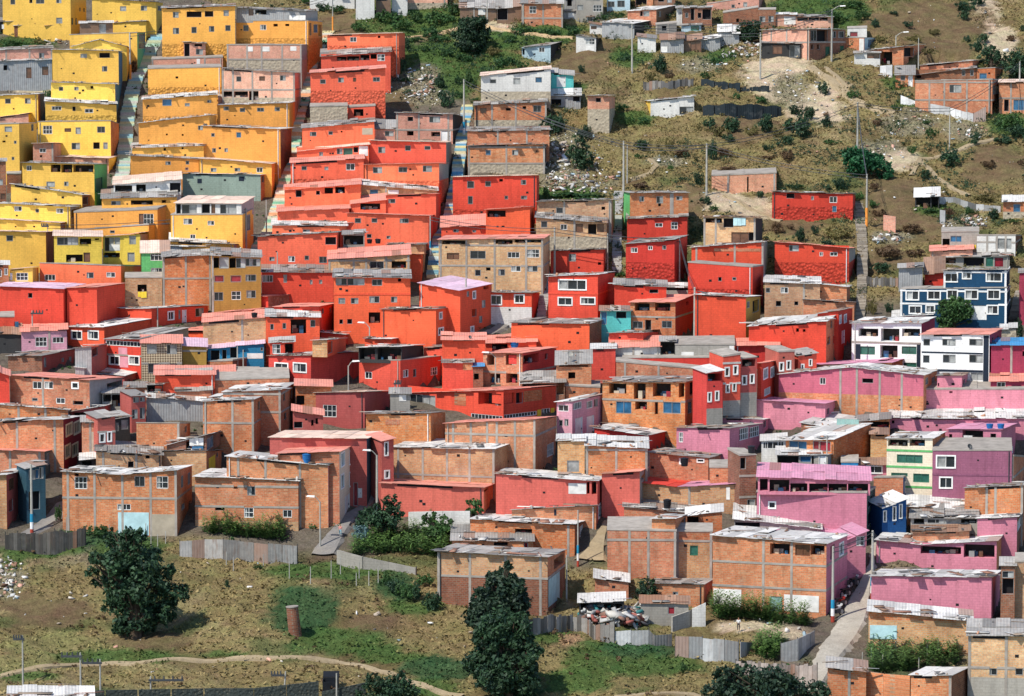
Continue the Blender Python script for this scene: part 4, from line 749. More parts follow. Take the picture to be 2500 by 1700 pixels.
H('coral house with two white barred windows and a long red flank','crd',(725,880,1205,880,1200),s=(1745,835),w=[(795,960,945,1065,'X'),(1005,960,1155,1065,'X'),(1015,1160,1180,1195,'x'),(1655,915,1685,950,'d')],roof='t',hid=60)
H('tan brick rooftop room above the coral house','ylb',(1220,705,1390,702,865),s=(1600,690),scol='red',w=[(1400,715,1450,845,'d')],roof='tw',on=True)
H('red house with a white roof behind the tan rooftop room','red',(1315,612,1590,640,720),s=(1740,620),roof='tw')
H('low red house under a long white roof','red',(1815,686,2115,692,765),s=(2345,660),roof='tw')
H('coral house with one square window and a salmon flank','crd',(1750,930,2220,932,1265),s=(2695,885),w=[(1820,1065,1895,1135,'x'),(2250,1040,2310,1120,'x'),(2364,1030,2399,1115),(2564,1010,2639,1095,'x')],roof='f',hid=60)
H('dark open terrace room over the coral house','dks',(1745,785,2235,778,938),s=(2480,760),w=[(1755,795,1930,920,'o'),(1960,795,2225,925,'o')],roof='tw',on=True,n='terrace_room')
H('salmon house with a grey flat roof and barred window','sal',(1255,1300,1815,1292,1620),s=(2100,1280),w=[(1345,1440,1490,1570,'x')],roof='tp')
H('tall orange brick house with slit windows on its flank','brk',(-20,1397,560,1377,1915),s=(722,1310),cols=(8,315,550),beams=(1640,),w=[(600,1400,625,1490,'d'),(670,1350,690,1430,'d')],roof='tw')
H('brick house with four tall slit windows behind the tall brick one','brk',(210,1292,865,1268,1800),s=(1022,1192),cols=(855,),beams=(1290,1515),w=[(890,1290,915,1385,'d'),(970,1270,995,1365,'d'),(900,1530,925,1600,'d'),(975,1510,1000,1600,'d')],roof='tw')
H('low brick parapet house behind white roof sheets','brk',(60,1162,960,1132,1235),roof='f')
H('white terrace house with a yellow panel','whp',(40,1082,340,1070,1205),w=[(185,1072,230,1135,'y'),(270,1068,330,1130,'d')],roof='tr',rise=.4)
H('grey zinc kiosk on the dark terrace','zin',(330,1075,620,1080,1165),n='shed',roof='f')
H('grey concrete house with a white panel','gry',(2105,1310,2330,1310,1465),w=[(2205,1322,2285,1392,'p')],roof='t')
H('brick stair house with a slanting pink roof','brk',(1030,1215,1440,1230,1470),roof='tr',w=[(1040,1330,1130,1440,'o')])
T(2,2)
H('red house with five grey framed windows on its shaded flank','red',(-320,352,300,350,745),s=(600,318),w=[(335,385,370,460,'X'),(435,375,490,445,'X'),(325,560,385,640,'X'),(415,560,450,620,'g'),(485,540,550,620,'X')],roof='t')
H('tall red corner house with a lilac roof','red',(110,55,575,140,680),s=(932,65),w=[(840,30,895,120,'d'),(715,145,750,230,'X'),(820,250,860,330,'g'),(710,350,760,430,'d'),(790,430,825,500,'g'),(690,545,730,610,'X'),(650,150,675,205,'g')],roof='tl')
H('red cottage with a white dado at the road bend','red',(905,160,1385,170,455),s=(1475,160),stone=325,smat='whp',w=[(920,190,1045,300,'X'),(1190,185,1300,280,'X')],roof='t')
H('red two storey house with a wide white window strip','red',(1575,-20,2135,-40,480),s=(2325,-65),beams=(172,),w=[(1690,15,2005,130,'X'),(1685,215,1845,305,'X'),(1940,215,2105,295,'X')],roof='tw',hid=60,bcol='red')
H('wide blank red house with a grey slab roof below the road bend','red',(1155,507,2040,517,845),s=(2218,470),scol='brd',roof='t')
H('turquoise house with a dark window','tur',(2165,368,2510,372,605),w=[(2167,378,2235,520,'l'),(2346,382,2456,450,'d')],roof='t')
H('red house with a long pink roof beneath the corner house','red',(370,697,860,702,945),roof='tr')
H('red house with a dark plant filled opening','red',(862,738,1440,722,860),w=[(935,742,1110,825,'o')],roof='tr')
H('red house with a broad pink roof and blue glazed corner','red',(990,662,1445,667,750),s=(1655,630),w=[(1455,660,1530,740,'d'),(1540,650,1645,740,'x')],roof='tr')
H('red house with a bare brick corner and one slit','crd',(160,790,395,786,945),s=(772,735),w=[(470,850,505,910,'d'),(660,745,765,930,'k')],roof='t')
H('red house with a patch of exposed brick','crd',(378,957,720,957,1165),w=[(605,962,715,1040,'k')],roof='t')
H('brick house with open parapet terrace and a red flank','brk',(835,850,1280,850,1200),s=(1665,792),scol='crd',beams=(1065,),w=[(880,870,960,985,'o'),(1090,860,1215,985,'o'),(905,1080,1030,1185,'o'),(1095,1080,1225,1190,'o'),(1287,860,1465,960,'o'),(1535,855,1565,915,'d')],roof='tr',hid=60)
H('small dark annex with a blue roof sheet','brd',(722,1002,835,1000,1160),w=[(730,1080,785,1150,'o')],roof='tb')
H('perforated orange brick house under a littered roof','brk',(1665,977,2060,967,1180),w=[(1800,1065,1880,1140,'o'),(1700,985,2020,1000,'d')],roof='t',rise=.9)
H('coral red house with a white roof edge','crd',(2065,802,2335,800,1105),roof='tw')
H('red terrace house with pink and grey roofs and yellow panels','red',(-20,1300,1065,1272,1625),s=(1670,1222),w=[(5,1305,290,1450,'g'),(510,1295,640,1440,'k'),(780,1280,1040,1440,'o'),(1075,1300,1200,1420,'o'),(1210,1300,1285,1415,'d'),(1295,1270,1500,1390,'k'),(330,1545,430,1610,'y'),(440,1545,620,1610,'d'),(700,1550,1050,1610,'x'),(1075,1530,1440,1570,'x'),(1450,1490,1490,1560,'y'),(1500,1480,1590,1550,'x'),(1602,1470,1640,1550,'y')],roof='tr',hid=60)
H('brown brick shed with black bays behind the grey roof','brd',(1270,1190,1760,1180,1345),w=[(1285,1198,1650,1260,'o'),(1668,1188,1750,1320,'o')],roof='t',rise=.6,n='shed')
H('half ruined brick wall house above the pink house','brk',(1770,1222,2160,1242,1335),roof='f',n='ruined_house')
H('pale pink house with grey windows and a white cornice','lpk',(1670,1402,1845,1397,1850),s=(2200,1322),w=[(1690,1440,1800,1505,'x'),(1860,1410,1950,1480,'x'),(2010,1395,2075,1470,'x'),(2095,1370,2135,1450,'g'),(1700,1610,1735,1670),(1760,1600,1800,1670),(1880,1580,1960,1840,'Dw'),(2010,1560,2090,1840,'Dw')],roof='tw',hid=60)
T(3,2)
H('red house with a dark slot near its top','red',(0,78,588,100,300),w=[(400,130,495,165,'d')],roof='t')
H('low grey house with a black slot under a white roof','gry',(590,100,892,105,190),w=[(600,102,870,132,'d')],roof='tw')
H('brick house with two open bays and a red flank','brk',(180,272,690,270,640),s=(897,192),scol='red',beams=(437,),w=[(230,282,400,370,'o'),(460,278,635,370,'o'),(210,490,320,565),(350,475,415,595,'d'),(540,485,650,560),(815,265,840,295,'d')],roof='tr')
H('large blank red house with a white roof edge','red',(915,183,1490,218,760),s=(1655,205),scol='och',w=[(1505,265,1535,330,'g'),(1570,250,1640,380,'d')],roof='tw',hid=70)
H('long red wall house with a brick flank and white roof','red',(1525,545,2400,490,1010),s=(2549,402),scol='brk',w=[(2065,570,2090,605,'d'),(2140,580,2165,605,'d'),(2450,480,2475,560,'d'),(2509,470,2529,545,'d'),(2416,665,2452,745,'d'),(2482,650,2516,735,'d'),(2490,790,2540,930,'Dg')],roof='tw',hid=60)
H('tan brick house with five small windows under a white roof edge','ylb',(1705,45,2330,65,400),cols=(2150,),w=[(1720,110,1765,160),(1890,105,1970,165,'x'),(1835,260,1890,315,'d'),(2045,265,2085,305,'d'),(2235,280,2295,325,'g')],roof='tw')
H('low red house below the turquoise house','crd',(-60,622,325,616,712),s=(517,605),roof='t')
H('white shed with black seams above the red parapet','whp',(-50,788,520,772,915),n='shed',cols=(215,),roof='tr',rise=.5)
H('dark open shed beside the white shed','dks',(522,720,690,718,900),n='shed',w=[(530,730,680,880,'o')],roof='t')
H('bare concrete yard house with tables','gry',(690,757,1362,757,910),w=[(760,835,900,890,'p'),(1305,765,1360,870,'p')],roof='f')
H('long red parapet house behind the unfinished brick house','red',(-10,908,1240,900,1060),roof='f')
H('brown brick parapet house with grey posts','brk',(20,948,1060,1040,1140),cols=(120,500,975),roof='f')
H('red house with cluttered grey loft','red',(1370,764,1865,756,960),roof='tr',w=[(1715,762,1855,850,'p')])
H('unfinished brick house with large empty window openings','brk',(-135,1182,800,1180,1680),s=(1042,1118),beams=(1385,),w=[(-60,1190,135,1310,'o'),(220,1185,355,1370,'o'),(435,1190,640,1345,'o'),(730,1190,792,1350,'o'),(855,1160,940,1320,'d'),(975,1150,1035,1280,'d'),(20,1400,190,1530,'l'),(235,1400,370,1490,'o'),(460,1410,490,1540,'d'),(555,1405,750,1530,'l'),(835,1400,875,1530,'l'),(960,1365,1020,1495,'l')],roof='t',hid=60,rise=.1)
H('narrow red street house with an open top floor','crd',(1045,1075,1225,1042,1650),yaw=25,stone=1475,smat='gry',w=[(1060,1078,1218,1165,'o'),(1060,1295,1100,1400,'X'),(1145,1280,1185,1385,'X')],roof='tw')
H('narrow red street house with four white framed windows','crd',(1232,892,1426,866,1640),yaw=25,stone=1385,smat='gry',beams=(1190,960),w=[(1255,1010,1305,1110,'X'),(1350,990,1400,1090,'X'),(1265,1205,1305,1295,'X'),(1340,1190,1380,1280,'X')],roof='f',bcol='whp')
H('narrow salmon street house with a leafy roof terrace','sal',(1430,915,1612,895,1540),yaw=25,stone=1295,smat='gry',w=[(1448,915,1602,1000,'o'),(1450,1105,1500,1205,'X'),(1540,1090,1585,1190,'X')],roof='f')
H('scarlet street house with a pink roof and three white windows','red',(1620,965,1665,965,1360),s=(1842,940),w=[(1690,1020,1740,1135,'X'),(1770,1005,1815,1115,'X'),(1700,1245,1770,1320,'x')],roof='tr')
H('narrow salmon street house beside the scarlet one','sal',(1862,838,2042,832,1090),yaw=25,w=[(1870,955,1920,1050,'X'),(1955,935,2000,1035,'X')],roof='f')
H('deep red street house with two slender windows','crd',(2085,880,2292,850,1060),yaw=20,w=[(2120,975,2150,1035,'X'),(2210,920,2240,990,'X')],roof='t')
H('wide pink gabled house with brick lower wall','ros',(1865,1090,3504,1100,1500),s=(3660,1050),scol='brk',pk=(2694,1012),stone=1315,smat='brk',cols=(2564,2750,3010,3260),w=[(2334,1130,2394,1200,'x'),(2814,1140,2934,1185,'d'),(3530,1130,3560,1200,'g'),(3600,1120,3640,1190,'g')],roof='gab')
H('low pink house with a rumpled pink roof','pnk',(1530,1378,2390,1425,1640),s=(2550,1390),w=[(2410,1480,2440,1540,'d'),(2490,1470,2520,1530,'d')],roof='tm')
T(4,2)
H('brick house with an overhanging white roof beside the grey stairs','brk',(-120,58,310,98,245),s=(350,95),roof='tw')
H('orange brick house with a white drainpipe by the grey stairs','brk',(-180,238,395,278,430),s=(420,275),roof='t')
H('navy blue house with white trim and many white windows','nvy',(920,122,2125,110,500),s=(2165,90),beams=(120,292),bcol='wht',cols=(928,2118),w=[(985,140,1130,245,'X'),(1230,140,1375,240,'X'),(1450,130,1570,230,'X'),(1655,130,1800,235,'X'),(1910,130,2050,235,'X'),(1020,310,1160,400,'X'),(1210,305,1310,390,'X'),(1905,305,2030,405,'X'),(1720,305,1900,470,'Dw')],roof='f')
H('upper','nvy',(1412,-90,2125,-95,112),s=(2160,-100),beams=(-85,),bcol='wht',cols=(1420,2115),w=[(1425,-60,1570,40,'X'),(1625,-70,1725,5,'X'),(1895,-65,2070,35,'X')],roof='t',of=True)
H('white house with open veranda bays and green glass','wht',(370,510,1155,510,945),s=(1310,450),scol='cri',beams=(730,),w=[(445,570,670,660,'o'),(700,570,910,715,'o'),(940,570,1145,660,'o'),(415,745,468,915,'n'),(470,775,630,860,'v'),(690,760,890,905,'o'),(940,775,1100,855,'v'),(1106,745,1150,1030,'n'),(960,960,1100,1030,'v')],roof='tw',hid=60)
H('white three storey house with black bands and a crimson flank','wht',(1155,637,1925,640,1260),s=(2066,580),scol='cri',w=[(1185,690,1255,760),(1400,690,1545,760,'g'),(1705,690,1855,760,'g'),(1157,836,1858,854,'n'),(1180,875,1250,955),(1405,870,1545,955,'g'),(1705,870,1855,955,'g'),(1157,1034,1858,1060,'n'),(1862,642,1923,1255,'n'),(1720,1075,1858,1150,'g'),(1960,670,1980,720,'d'),(2020,655,2040,710,'d')],roof='tr',hid=60)
H('crimson house with a bright blue roof edge','cri',(1950,760,2480,760,1115),cols=(2180,),w=[(2310,830,2324,880,'d')],roof='tb')
H('small stone retaining hut with a white coping','stn',(2065,578,2230,575,695),roof='tw',n='hut')
H('crimson house at the picture edge beside the narrow steps','cri',(2270,-60,2500,-60,460),roof='t')
H('crimson house with a peach roof and an awning','cri',(1945,1168,2480,1165,1270),w=[(2020,1180,2110,1250,'x')],roof='tr',rise=.4)
H('red street house with three pale windows near the grey stairs','red',(-20,402,215,372,770),s=(376,338),w=[(228,420,250,510,'X'),(280,410,310,500,'X'),(255,590,287,740,'Dw')],roof='t')
H('small pink house with two slit windows on its flank','pnk',(1340,1107,1615,1105,1270),s=(1717,1070),w=[(1345,1190,1358,1220,'d'),(1630,1150,1655,1240,'d'),(1675,1140,1705,1215,'d')],roof='t')
H('very wide blank pink wall house','pnk',(1105,1263,2480,1262,1500),roof='f',w=[(1480,1282,1510,1300,'d')])
H('brick house with a magenta roof edge behind the pink gable','brk',(-160,985,820,958,1025),s=(955,922),roof='tm')
H('low crimson house under a white slab below the navy house','cri',(840,437,1280,412,490),roof='tw')
# ---- tile row 3 ----
T(0,3)
H('brick house with a wine red flank and four cream framed windows','brk',(-80,48,725,22,570),s=(932,-10),scol='win',cols=(195,622),w=[(745,65,820,200,'C'),(835,40,910,180,'C'),(735,305,800,455,'C'),(815,290,885,435,'C')],roof='tw',hid=60)
H('brick house with a salmon roof and a grey green flank','brk',(-80,368,510,386,640),s=(702,342),scol='dgg',cols=(115,450),w=[(530,400,580,530,'g'),(625,370,690,520,'g'),(540,650,640,780,'g')],roof='tr',hid=60)
H('tan house with a maroon flank and railing at the picture edge','ylb',(-80,655,80,650,1190),s=(312,590),scol='sal',w=[(100,690,160,815,'b'),(200,660,260,795,'b'),(100,930,150,1060,'d'),(215,910,250,1040,'d')],roof='tw')
H('slate blue street house with pale shutters','slb',(300,582,522,535,1090),yaw=16,w=[(330,600,400,700,'g'),(402,590,440,690,'l'),(450,565,490,690,'g'),(330,840,450,1040,'d')],roof='t',rise=.05)
H('big brick house with a folded white roof and a pale blue patch','brk',(710,612,2012,602,1345),s=(2180,545),pk=(1375,652),cols=(772,1075,1390,1710,1995),beams=(912,),w=[(850,675,985,805,'x'),(1530,670,1640,780),(1780,670,1905,800,'x'),(1335,985,1480,1045,'x'),(850,628,890,660,'d'),(1340,1075,1690,1335,'q'),(1705,1095,1990,1345,'m'),(2055,660,2080,790,'g'),(2130,625,2160,755,'g'),(2060,980,2095,1040,'g'),(2140,950,2165,1030,'d')],roof='tw',hid=0)
H('pale tan block house with a patched grey roof and two square holes','ylb',(1090,388,1845,428,600),cols=(1170,1545),w=[(1455,500,1515,565,'d'),(1655,428,1695,462,'d')],roof='t')
H('banded brick house below the washing terrace','ylb',(1850,387,2344,377,700),s=(2514,380),scol='brk',w=[(2370,440,2440,600,'y'),(2455,400,2475,445,'d')],roof='t')
H('washing terrace room with a slanting white roof','brd',(1890,315,2344,200,380),s=(2504,170),w=[(2110,245,2320,372,'o'),(2350,200,2420,345,'l')],roof='tw',on=True,n='terrace_room')
H('brick cube house with a grey corner post','brk',(1550,62,2040,66,360),s=(2158,70),cols=(2030,),w=[(2095,100,2120,165,'d')],roof='f')
H('salmon street house beside the utility poles','sal',(1110,10,1312,-20,400),yaw=20,beams=(160,),w=[(1130,180,1190,280,'X'),(1220,160,1265,270,'X')],roof='t')
H('dark slate street house with tall pale shutters','dks',(1312,15,1478,-10,265),yaw=20,w=[(1380,30,1450,130,'g'),(1315,60,1345,150,'g')],roof='t')
H('narrow brick house with a peach patch by the poles','brk',(930,52,1118,46,415),cols=(1025,),w=[(1040,160,1105,380,'m')],roof='t')
H('low dark garage with a grey roof beside the wine red flank','dks',(915,482,1092,462,570),n='garage',w=[(930,495,1040,565,'o')],roof='tw')
T(1,3)
H('long brick house with a white roof carrying a blue water tank','brk',(250,442,1402,547,1210),s=(1535,490),scol='pnk',cols=(380,690,1080),w=[(1410,548,1450,620,'d'),(1485,520,1520,630,'d'),(1420,770,1450,890,'X'),(1480,760,1515,880,'X'),(1420,1050,1500,1180,'Dw')],roof='tw',hid=40)
H('brick house with a patchwork white roof above the maize plot','brk',(-110,668,1062,722,1290),s=(1227,642),beams=(780,1012),w=[(485,782,570,880),(330,785,370,806,'d'),(450,1025,550,1130,'x'),(890,1050,985,1130,'x'),(120,1025,220,1050,'d'),(1120,740,1180,850,'d'),(1080,1030,1110,1150,'X'),(1150,980,1190,1110,'X')],roof='tw',stone=1170,smat='ylb',hid=0)
H('brick house with a cream street front and four windows','brk',(830,408,1530,388,1150),s=(1690,320),scol='cre',w=[(1545,390,1585,550,'X'),(1640,365,1680,520,'X'),(1545,640,1580,800,'X'),(1640,610,1680,770,'X'),(1590,880,1640,1110,'Dw')],roof='tr')
H('long salmon house with a slate blue street front','sal',(740,227,1840,240,970),s=(2005,168),scol='slb',w=[(1900,250,1930,380,'d'),(1960,230,1990,350,'d'),(1880,470,1910,600,'d'),(1740,800,1785,910,'Dw'),(1690,740,1735,1000,'r')],roof='tp',hid=60)
H('small salmon house with two slits behind the long salmon one','sal',(1000,-80,1345,-20,175),w=[(1210,30,1230,90,'d'),(1260,10,1280,70,'d'),(1015,50,1105,115,'d')],roof='tr')
H('narrow maroon street house with three white framed windows','sal',(2008,265,2145,235,730),yaw=25,w=[(2040,280,2080,430,'X'),(2040,600,2095,690,'X')],roof='tr')
H('orange tan brick house with a grey roof below the terrace house','brk',(1830,-40,2564,-48,295),s=(2730,-60),w=[(2050,20,2210,80,'k')],roof='t')
H('yellowish brick house with five grey posts and a white roof','ylb',(2120,335,3289,362,770),s=(3549,270),cols=(2195,2474,2749,3004,3280),beams=(655,),w=[(3489,345,3534,460,'y')],roof='tw',hid=60)
H('low coral salmon house with a pink roof beside the garden','sl2',(2000,742,3164,797,1080),s=(3309,750),scol='brk',w=[(3170,790,3210,830,'d')],roof='tr',hid=40)
T(2,3)
H('brick house with six concrete posts and a pink roof','brk',(405,67,1428,24,610),s=(1662,-5),cols=(495,695,880,990,1195,1420),beams=(192,),w=[(1560,295,1635,430,'x')],roof='tr',hid=60)
H('coral salmon house with an open corner terrace','sl2',(980,640,2130,722,1150),s=(2240,660),w=[(1790,728,1800,865,'o'),(1803,745,2005,865,'p'),(2010,728,2042,865,'o'),(2065,728,2120,870,'o'),(2140,980,2170,1130,'X'),(2185,950,2220,1110,'X')],roof='tw',hid=60)
H('brick house with white shutters along its parapet','brk',(1160,1050,2115,1000,1190),s=(2165,980),w=[(1530,985,1780,1020,'p'),(1800,982,2110,1018,'p'),(1640,1040,1665,1110,'n')],roof='t')
H('long brick house with a broad pale roof and a dark street side','brk',(690,1152,1872,1224,1510),s=(2005,1165),scol='brd',cols=(1800,),w=[(1195,1262,1390,1330,'o'),(1930,1200,1990,1320,'x')],roof='tw',hid=60)
H('low brick shed under loose grey sheets','brk',(480,1398,1400,1405,1490),n='shed',w=[(960,1405,1110,1450,'d'),(1300,1408,1340,1480,'r')],roof='t')
H('tan block house with a grey panel window','ylb',(1680,272,1985,270,640),w=[(1790,490,1920,610,'g')],roof='tw')
H('brick house with a pale blue roof behind the coral house','brk',(2000,320,2699,352,710),cols=(2010,2345,2690),beams=(352,),roof='tw')
H('coral salmon house with a pink roof along the street','sl2',(2180,642,2610,617,1080),s=(2706,570),scol='gry',w=[(2630,640,2680,690,'d')],roof='tr')
H('low red house under a cream slab roof','red',(2100,117,2690,207,260),s=(2899,160),roof='tw')
T(3,3)
H('bright pink house with glazed flank under a blue grey roof','pnk',(705,117,1305,120,450),s=(1672,75),w=[(735,170,775,275,'x'),(1420,105,1520,245,'x'),(1535,85,1640,215,'x')],roof='t',hid=60)
H('pink house with a cream roof behind the bright pink one','pnk',(1210,5,1685,24,140),s=(1822,0),w=[(1690,30,1720,110,'d')],roof='tw')
H('brick house with a blue grey roof and two small white windows','brk',(375,398,1065,460,690),s=(1268,412),w=[(740,468,800,525,'X'),(940,472,1015,505,'X')],cols=(385,),roof='t',hid=60)
H('low brick parapet house with a black tank','brk',(1080,570,1465,574,700),roof='f')
H('slim brown brick tower house','brd',(1420,435,1605,425,1020),yaw=20,beams=(660,900),w=[(1425,460,1490,580,'d'),(1510,930,1600,1010,'g')],roof='f')
H('tan brick house with half red and half lilac roof','ylb',(255,735,1415,757,1040),s=(1600,690),scol='brk',pk=(720,787),cols=(850,1400),w=[(1270,790,1310,930,'p')],roof='tR',roof2='tm',hid=60)
H('low brick house under rusty grey sheets with a black tank','brk',(110,1012,960,1092,1150),roof='t')
H('brick house with grey posts and a beam above the shanty','brk',(-80,1278,700,1292,1800),cols=(170,385,690),beams=(1388,),roof='f',hid=50)
H('square brick stair room with a white roof','brk',(425,1150,690,1150,1300),s=(815,1112),w=[(750,1140,805,1290,'d')],roof='tw',n='stair_room',on=True)
H('brick house with one green window in a stone patterned wall','brk',(702,1297,1110,1300,1800),cols=(705,1095),beams=(1400,),w=[(860,1455,945,1560,'v')],stone=1420,smat='ylb',roof='f',hid=50)
H('brick house with a dark open porch under white sheets','brk',(820,1112,1220,1070,1300),w=[(830,1125,955,1280,'o')],roof='tw')
H('large plain brick house with an open tin roofed terrace','brk',(1115,1337,2400,1440,2210),s=(2640,1340),scol='pnk',cols=(1690,2010),w=[(1765,1430,1990,1555,'o'),(2055,1445,2215,1560,'b'),(2225,1450,2385,1560,'o'),(2450,1450,2500,1600,'d'),(2550,1420,2600,1560,'X'),(1125,1945,1440,2150,'p'),(1925,2015,2320,2200,'p'),(1765,2030,1905,2200,'Dv')],beams=(1655,1930),roof='tw',hid=40)
H('brick house with a broad magenta roof','brk',(1500,1285,2560,1372,1420),roof='tm')
H('grey house under broad whitish sheets','gry',(1360,1147,2340,1262,1330),w=[(1370,1158,1650,1240,'d')],roof='tw')
H('pink house with a dark green street front','pnk',(1615,847,2859,857,1400),s=(2959,800),scol='dgr',w=[(1750,955,1830,1030,'X'),(2880,900,2940,1000,'d'),(2880,1060,2940,1200,'d')],roof='f',hid=60)
H('pink roofed open terrace hung with washing','pnk',(1630,672,2900,722,853),n='terrace_room',w=[(1650,695,1740,830,'o'),(1760,705,1985,840,'o'),(1995,745,2190,845,'o'),(2210,748,2420,848,'o'),(2430,750,2640,850,'o'),(2650,750,2880,850,'o')],roof='tm',on=True)
H('grey open gallery house with blue cloth','gry',(1845,425,2340,428,660),w=[(1850,435,2090,565,'o'),(2110,435,2230,505,'l'),(2240,435,2320,570,'o')],roof='tw')
H('white house with patterned lattice panes','whp',(1670,267,1945,252,410),w=[(1690,272,1735,350,'x'),(1740,272,1855,350,'x'),(1862,272,1920,350,'x')],roof='tw')
H('brick house with teal curtains and a long brick flank','brk',(1945,250,2484,252,430),s=(2910,75),w=[(1985,258,2180,355,'l'),(2255,262,2320,360,'r'),(2330,275,2450,380,'r')],roof='tw')
H('brick rooftop with washing and an open loft','brd',(2120,60,2630,132,260),s=(2914,20),w=[(2340,40,2440,130,'o'),(2150,80,2250,120,'k')],roof='tw')
T(4,3)
H('very long pink wall house under a pale roof','pnk',(800,8,2480,10,190),roof='tw',hid=60,w=[(828,35,850,65,'d')])
H('brick shed with a black open bay beside the long pink wall','brk',(450,50,800,12,135),n='shed',w=[(585,45,795,125,'o')],roof='t')
H('small tan block house with a rusty roof','ylb',(585,187,775,192,370),roof='ts')
H('cream house with green stripes and green windows','cre',(765,237,1280,237,860),s=(1425,170),scol='brk',beams=(375,560,785),bcol='grn',w=[(780,245,1005,325,'o'),(1025,245,1200,325,'o'),(885,425,1170,510,'v'),(820,630,1000,660,'v'),(1070,640,1245,730,'v')],roof='tw',hid=60)
H('purple house with two big white framed windows','pur',(1285,378,2180,376,900),beams=(650,),bcol='pur',w=[(1330,430,1545,570,'X'),(1365,675,1510,800,'X')],roof='f',hid=60)
H('pink rooftop house with a black terrace bay and blue tubs','pnk',(1465,132,2060,136,390),s=(2228,75),w=[(1625,138,1860,280,'o'),(1945,185,2005,245,'d'),(1465,190,1505,250,'d'),(2090,360,2200,430,'x')],roof='tm')
H('orange brick block house with a grey beam','brk',(1560,443,2200,440,890),s=(2330,450),cols=(1640,2190),beams=(670,),roof='f',hid=60)
H('orange brick house with a bent drainpipe and slanting roof','brk',(1650,802,2310,772,1070),s=(2400,740),cols=(1900,2000,2300),roof='t')
H('brick house with a bright blue street front','brk',(620,687,950,680,910),s=(1028,650),scol='blb',w=[(970,690,1010,820,'X')],roof='f')
H('royal blue street house with three slim white windows','blb',(715,1018,985,925,1270),yaw=25,w=[(730,1060,760,1180,'X'),(835,1010,870,1165,'X'),(910,985,940,1140,'X')],roof='tw')
H('small pink house with a white framed window and rusty roof','pnk',(440,532,765,536,670),w=[(540,542,715,632,'X')],roof='ts')
H('blue net sided shed','cbl',(250,512,440,512,660),n='shed',roof='f')
H('grey house with a white glazed door','gry',(-60,420,95,420,680),s=(275,405),w=[(-5,430,80,585,'Dw')],roof='tw')
H('low brick house under a cream grey roof','brk',(1000,1002,1640,1042,1150),roof='tw')
H('shadowy grey house under ragged sheets','gry',(1040,1137,1795,1142,1230),w=[(1075,1145,1190,1205,'o'),(1230,1150,1600,1200,'g'),(1610,1145,1785,1200,'o')],roof='t')
H('pink house partly behind the white roofed one','pnk',(1795,1150,2240,1132,1520),s=(2312,1080),scol='brd',w=[(2250,1140,2290,1250,'x')],roof='tw')
H('brick house with a curved rust coloured roof','brk',(1060,1302,1700,1292,1370),roof='ts')
H('pink house with a folded cream roof and dark terrace bays','pnk',(650,1387,2010,1400,1760),s=(2100,1310),scol='brk',pk=(1160,1447),w=[(1150,1452,1610,1550,'o'),(1640,1440,1990,1590,'o')],roof='tw',hid=40)
H('small pink street house with a barred window','pnk',(290,1400,525,1290,1720),yaw=25,w=[(425,1310,510,1450,'x'),(310,1330,370,1400,'d')],roof='tm')
# ---- tile row 4 ----
T(0,4);DH(0)
H('white tin roof shack at the meadow foot, bricks lying on its roof','brd',(100,1600,1060,1600,2050),d=3.2,roof='tw',n='shack')
T(2,4)
H('tan block house with grey posts and a pale blue flank door','ylb',(315,-55,1565,5,600),s=(1765,-70),scol='brk',cols=(322,685,1088,1485),beams=(228,),stone=238,smat='brd',w=[(1640,-10,1750,100,'o'),(1575,210,1700,520,'q')],roof='t')
T(3,4)
H('low brick hut under grey sheets in the shanty','brk',(-220,235,160,290,400),roof='tw',n='hut')
H('long low brick hut with one small window in the shanty','brk',(400,300,1010,318,480),s=(1142,245),w=[(665,400,720,440,'g')],roof='t',n='hut')
H('low grey hut with a red hatch in the shanty','gry',(300,527,840,537,700),w=[(610,570,682,650,'r')],roof='ts',n='hut',d=2.5)
H('dark open lean-to under white sheets in the shanty','dks',(-400,520,110,502,640),w=[(-380,530,90,610,'o')],roof='tw',n='shack',d=3)
T(4,4)
H('blank pink house with stepped tin roofs at the street corner','pnk',(590,218,1950,235,690),s=(2052,165),w=[(1520,228,1690,252,'d'),(1745,236,1790,252,'d')],roof='tw',hid=60)
H('dark recessed house beside the blank pink house','brd',(2060,100,2215,100,660),w=[(2080,165,2205,235,'g'),(2080,250,2205,420,'d')],roof='t')
H('tan block house at the picture edge behind the patched roof','ylb',(2222,60,2480,60,660),roof='f')
H('tan brick house with a sagging white roof above the maize yard','brk',(560,612,1730,732,1060),w=[(575,775,880,930,'q')],stone=725,smat='ylb',roof='tw',rise=.05,d=4.5)
H('tan block house with two small windows and a patched roof','ylb',(1685,892,2480,905,1680),cols=(1700,2120),beams=(1262,),w=[(1935,1268,2015,1340),(2230,1268,2310,1340)],stone=1370,smat='gry',roof='t')
H('low brick shed under grey slabs at the maize yard','brk',(95,1250,530,1300,1640),cols=(340,),roof='t',n='shed',d=3)
H('low brick shed under white slabs at the maize yard','brk',(1040,1350,1500,1350,1720),s=(1690,1262),scol='brd',cols=(1485,),roof='tw',n='shed',d=4)
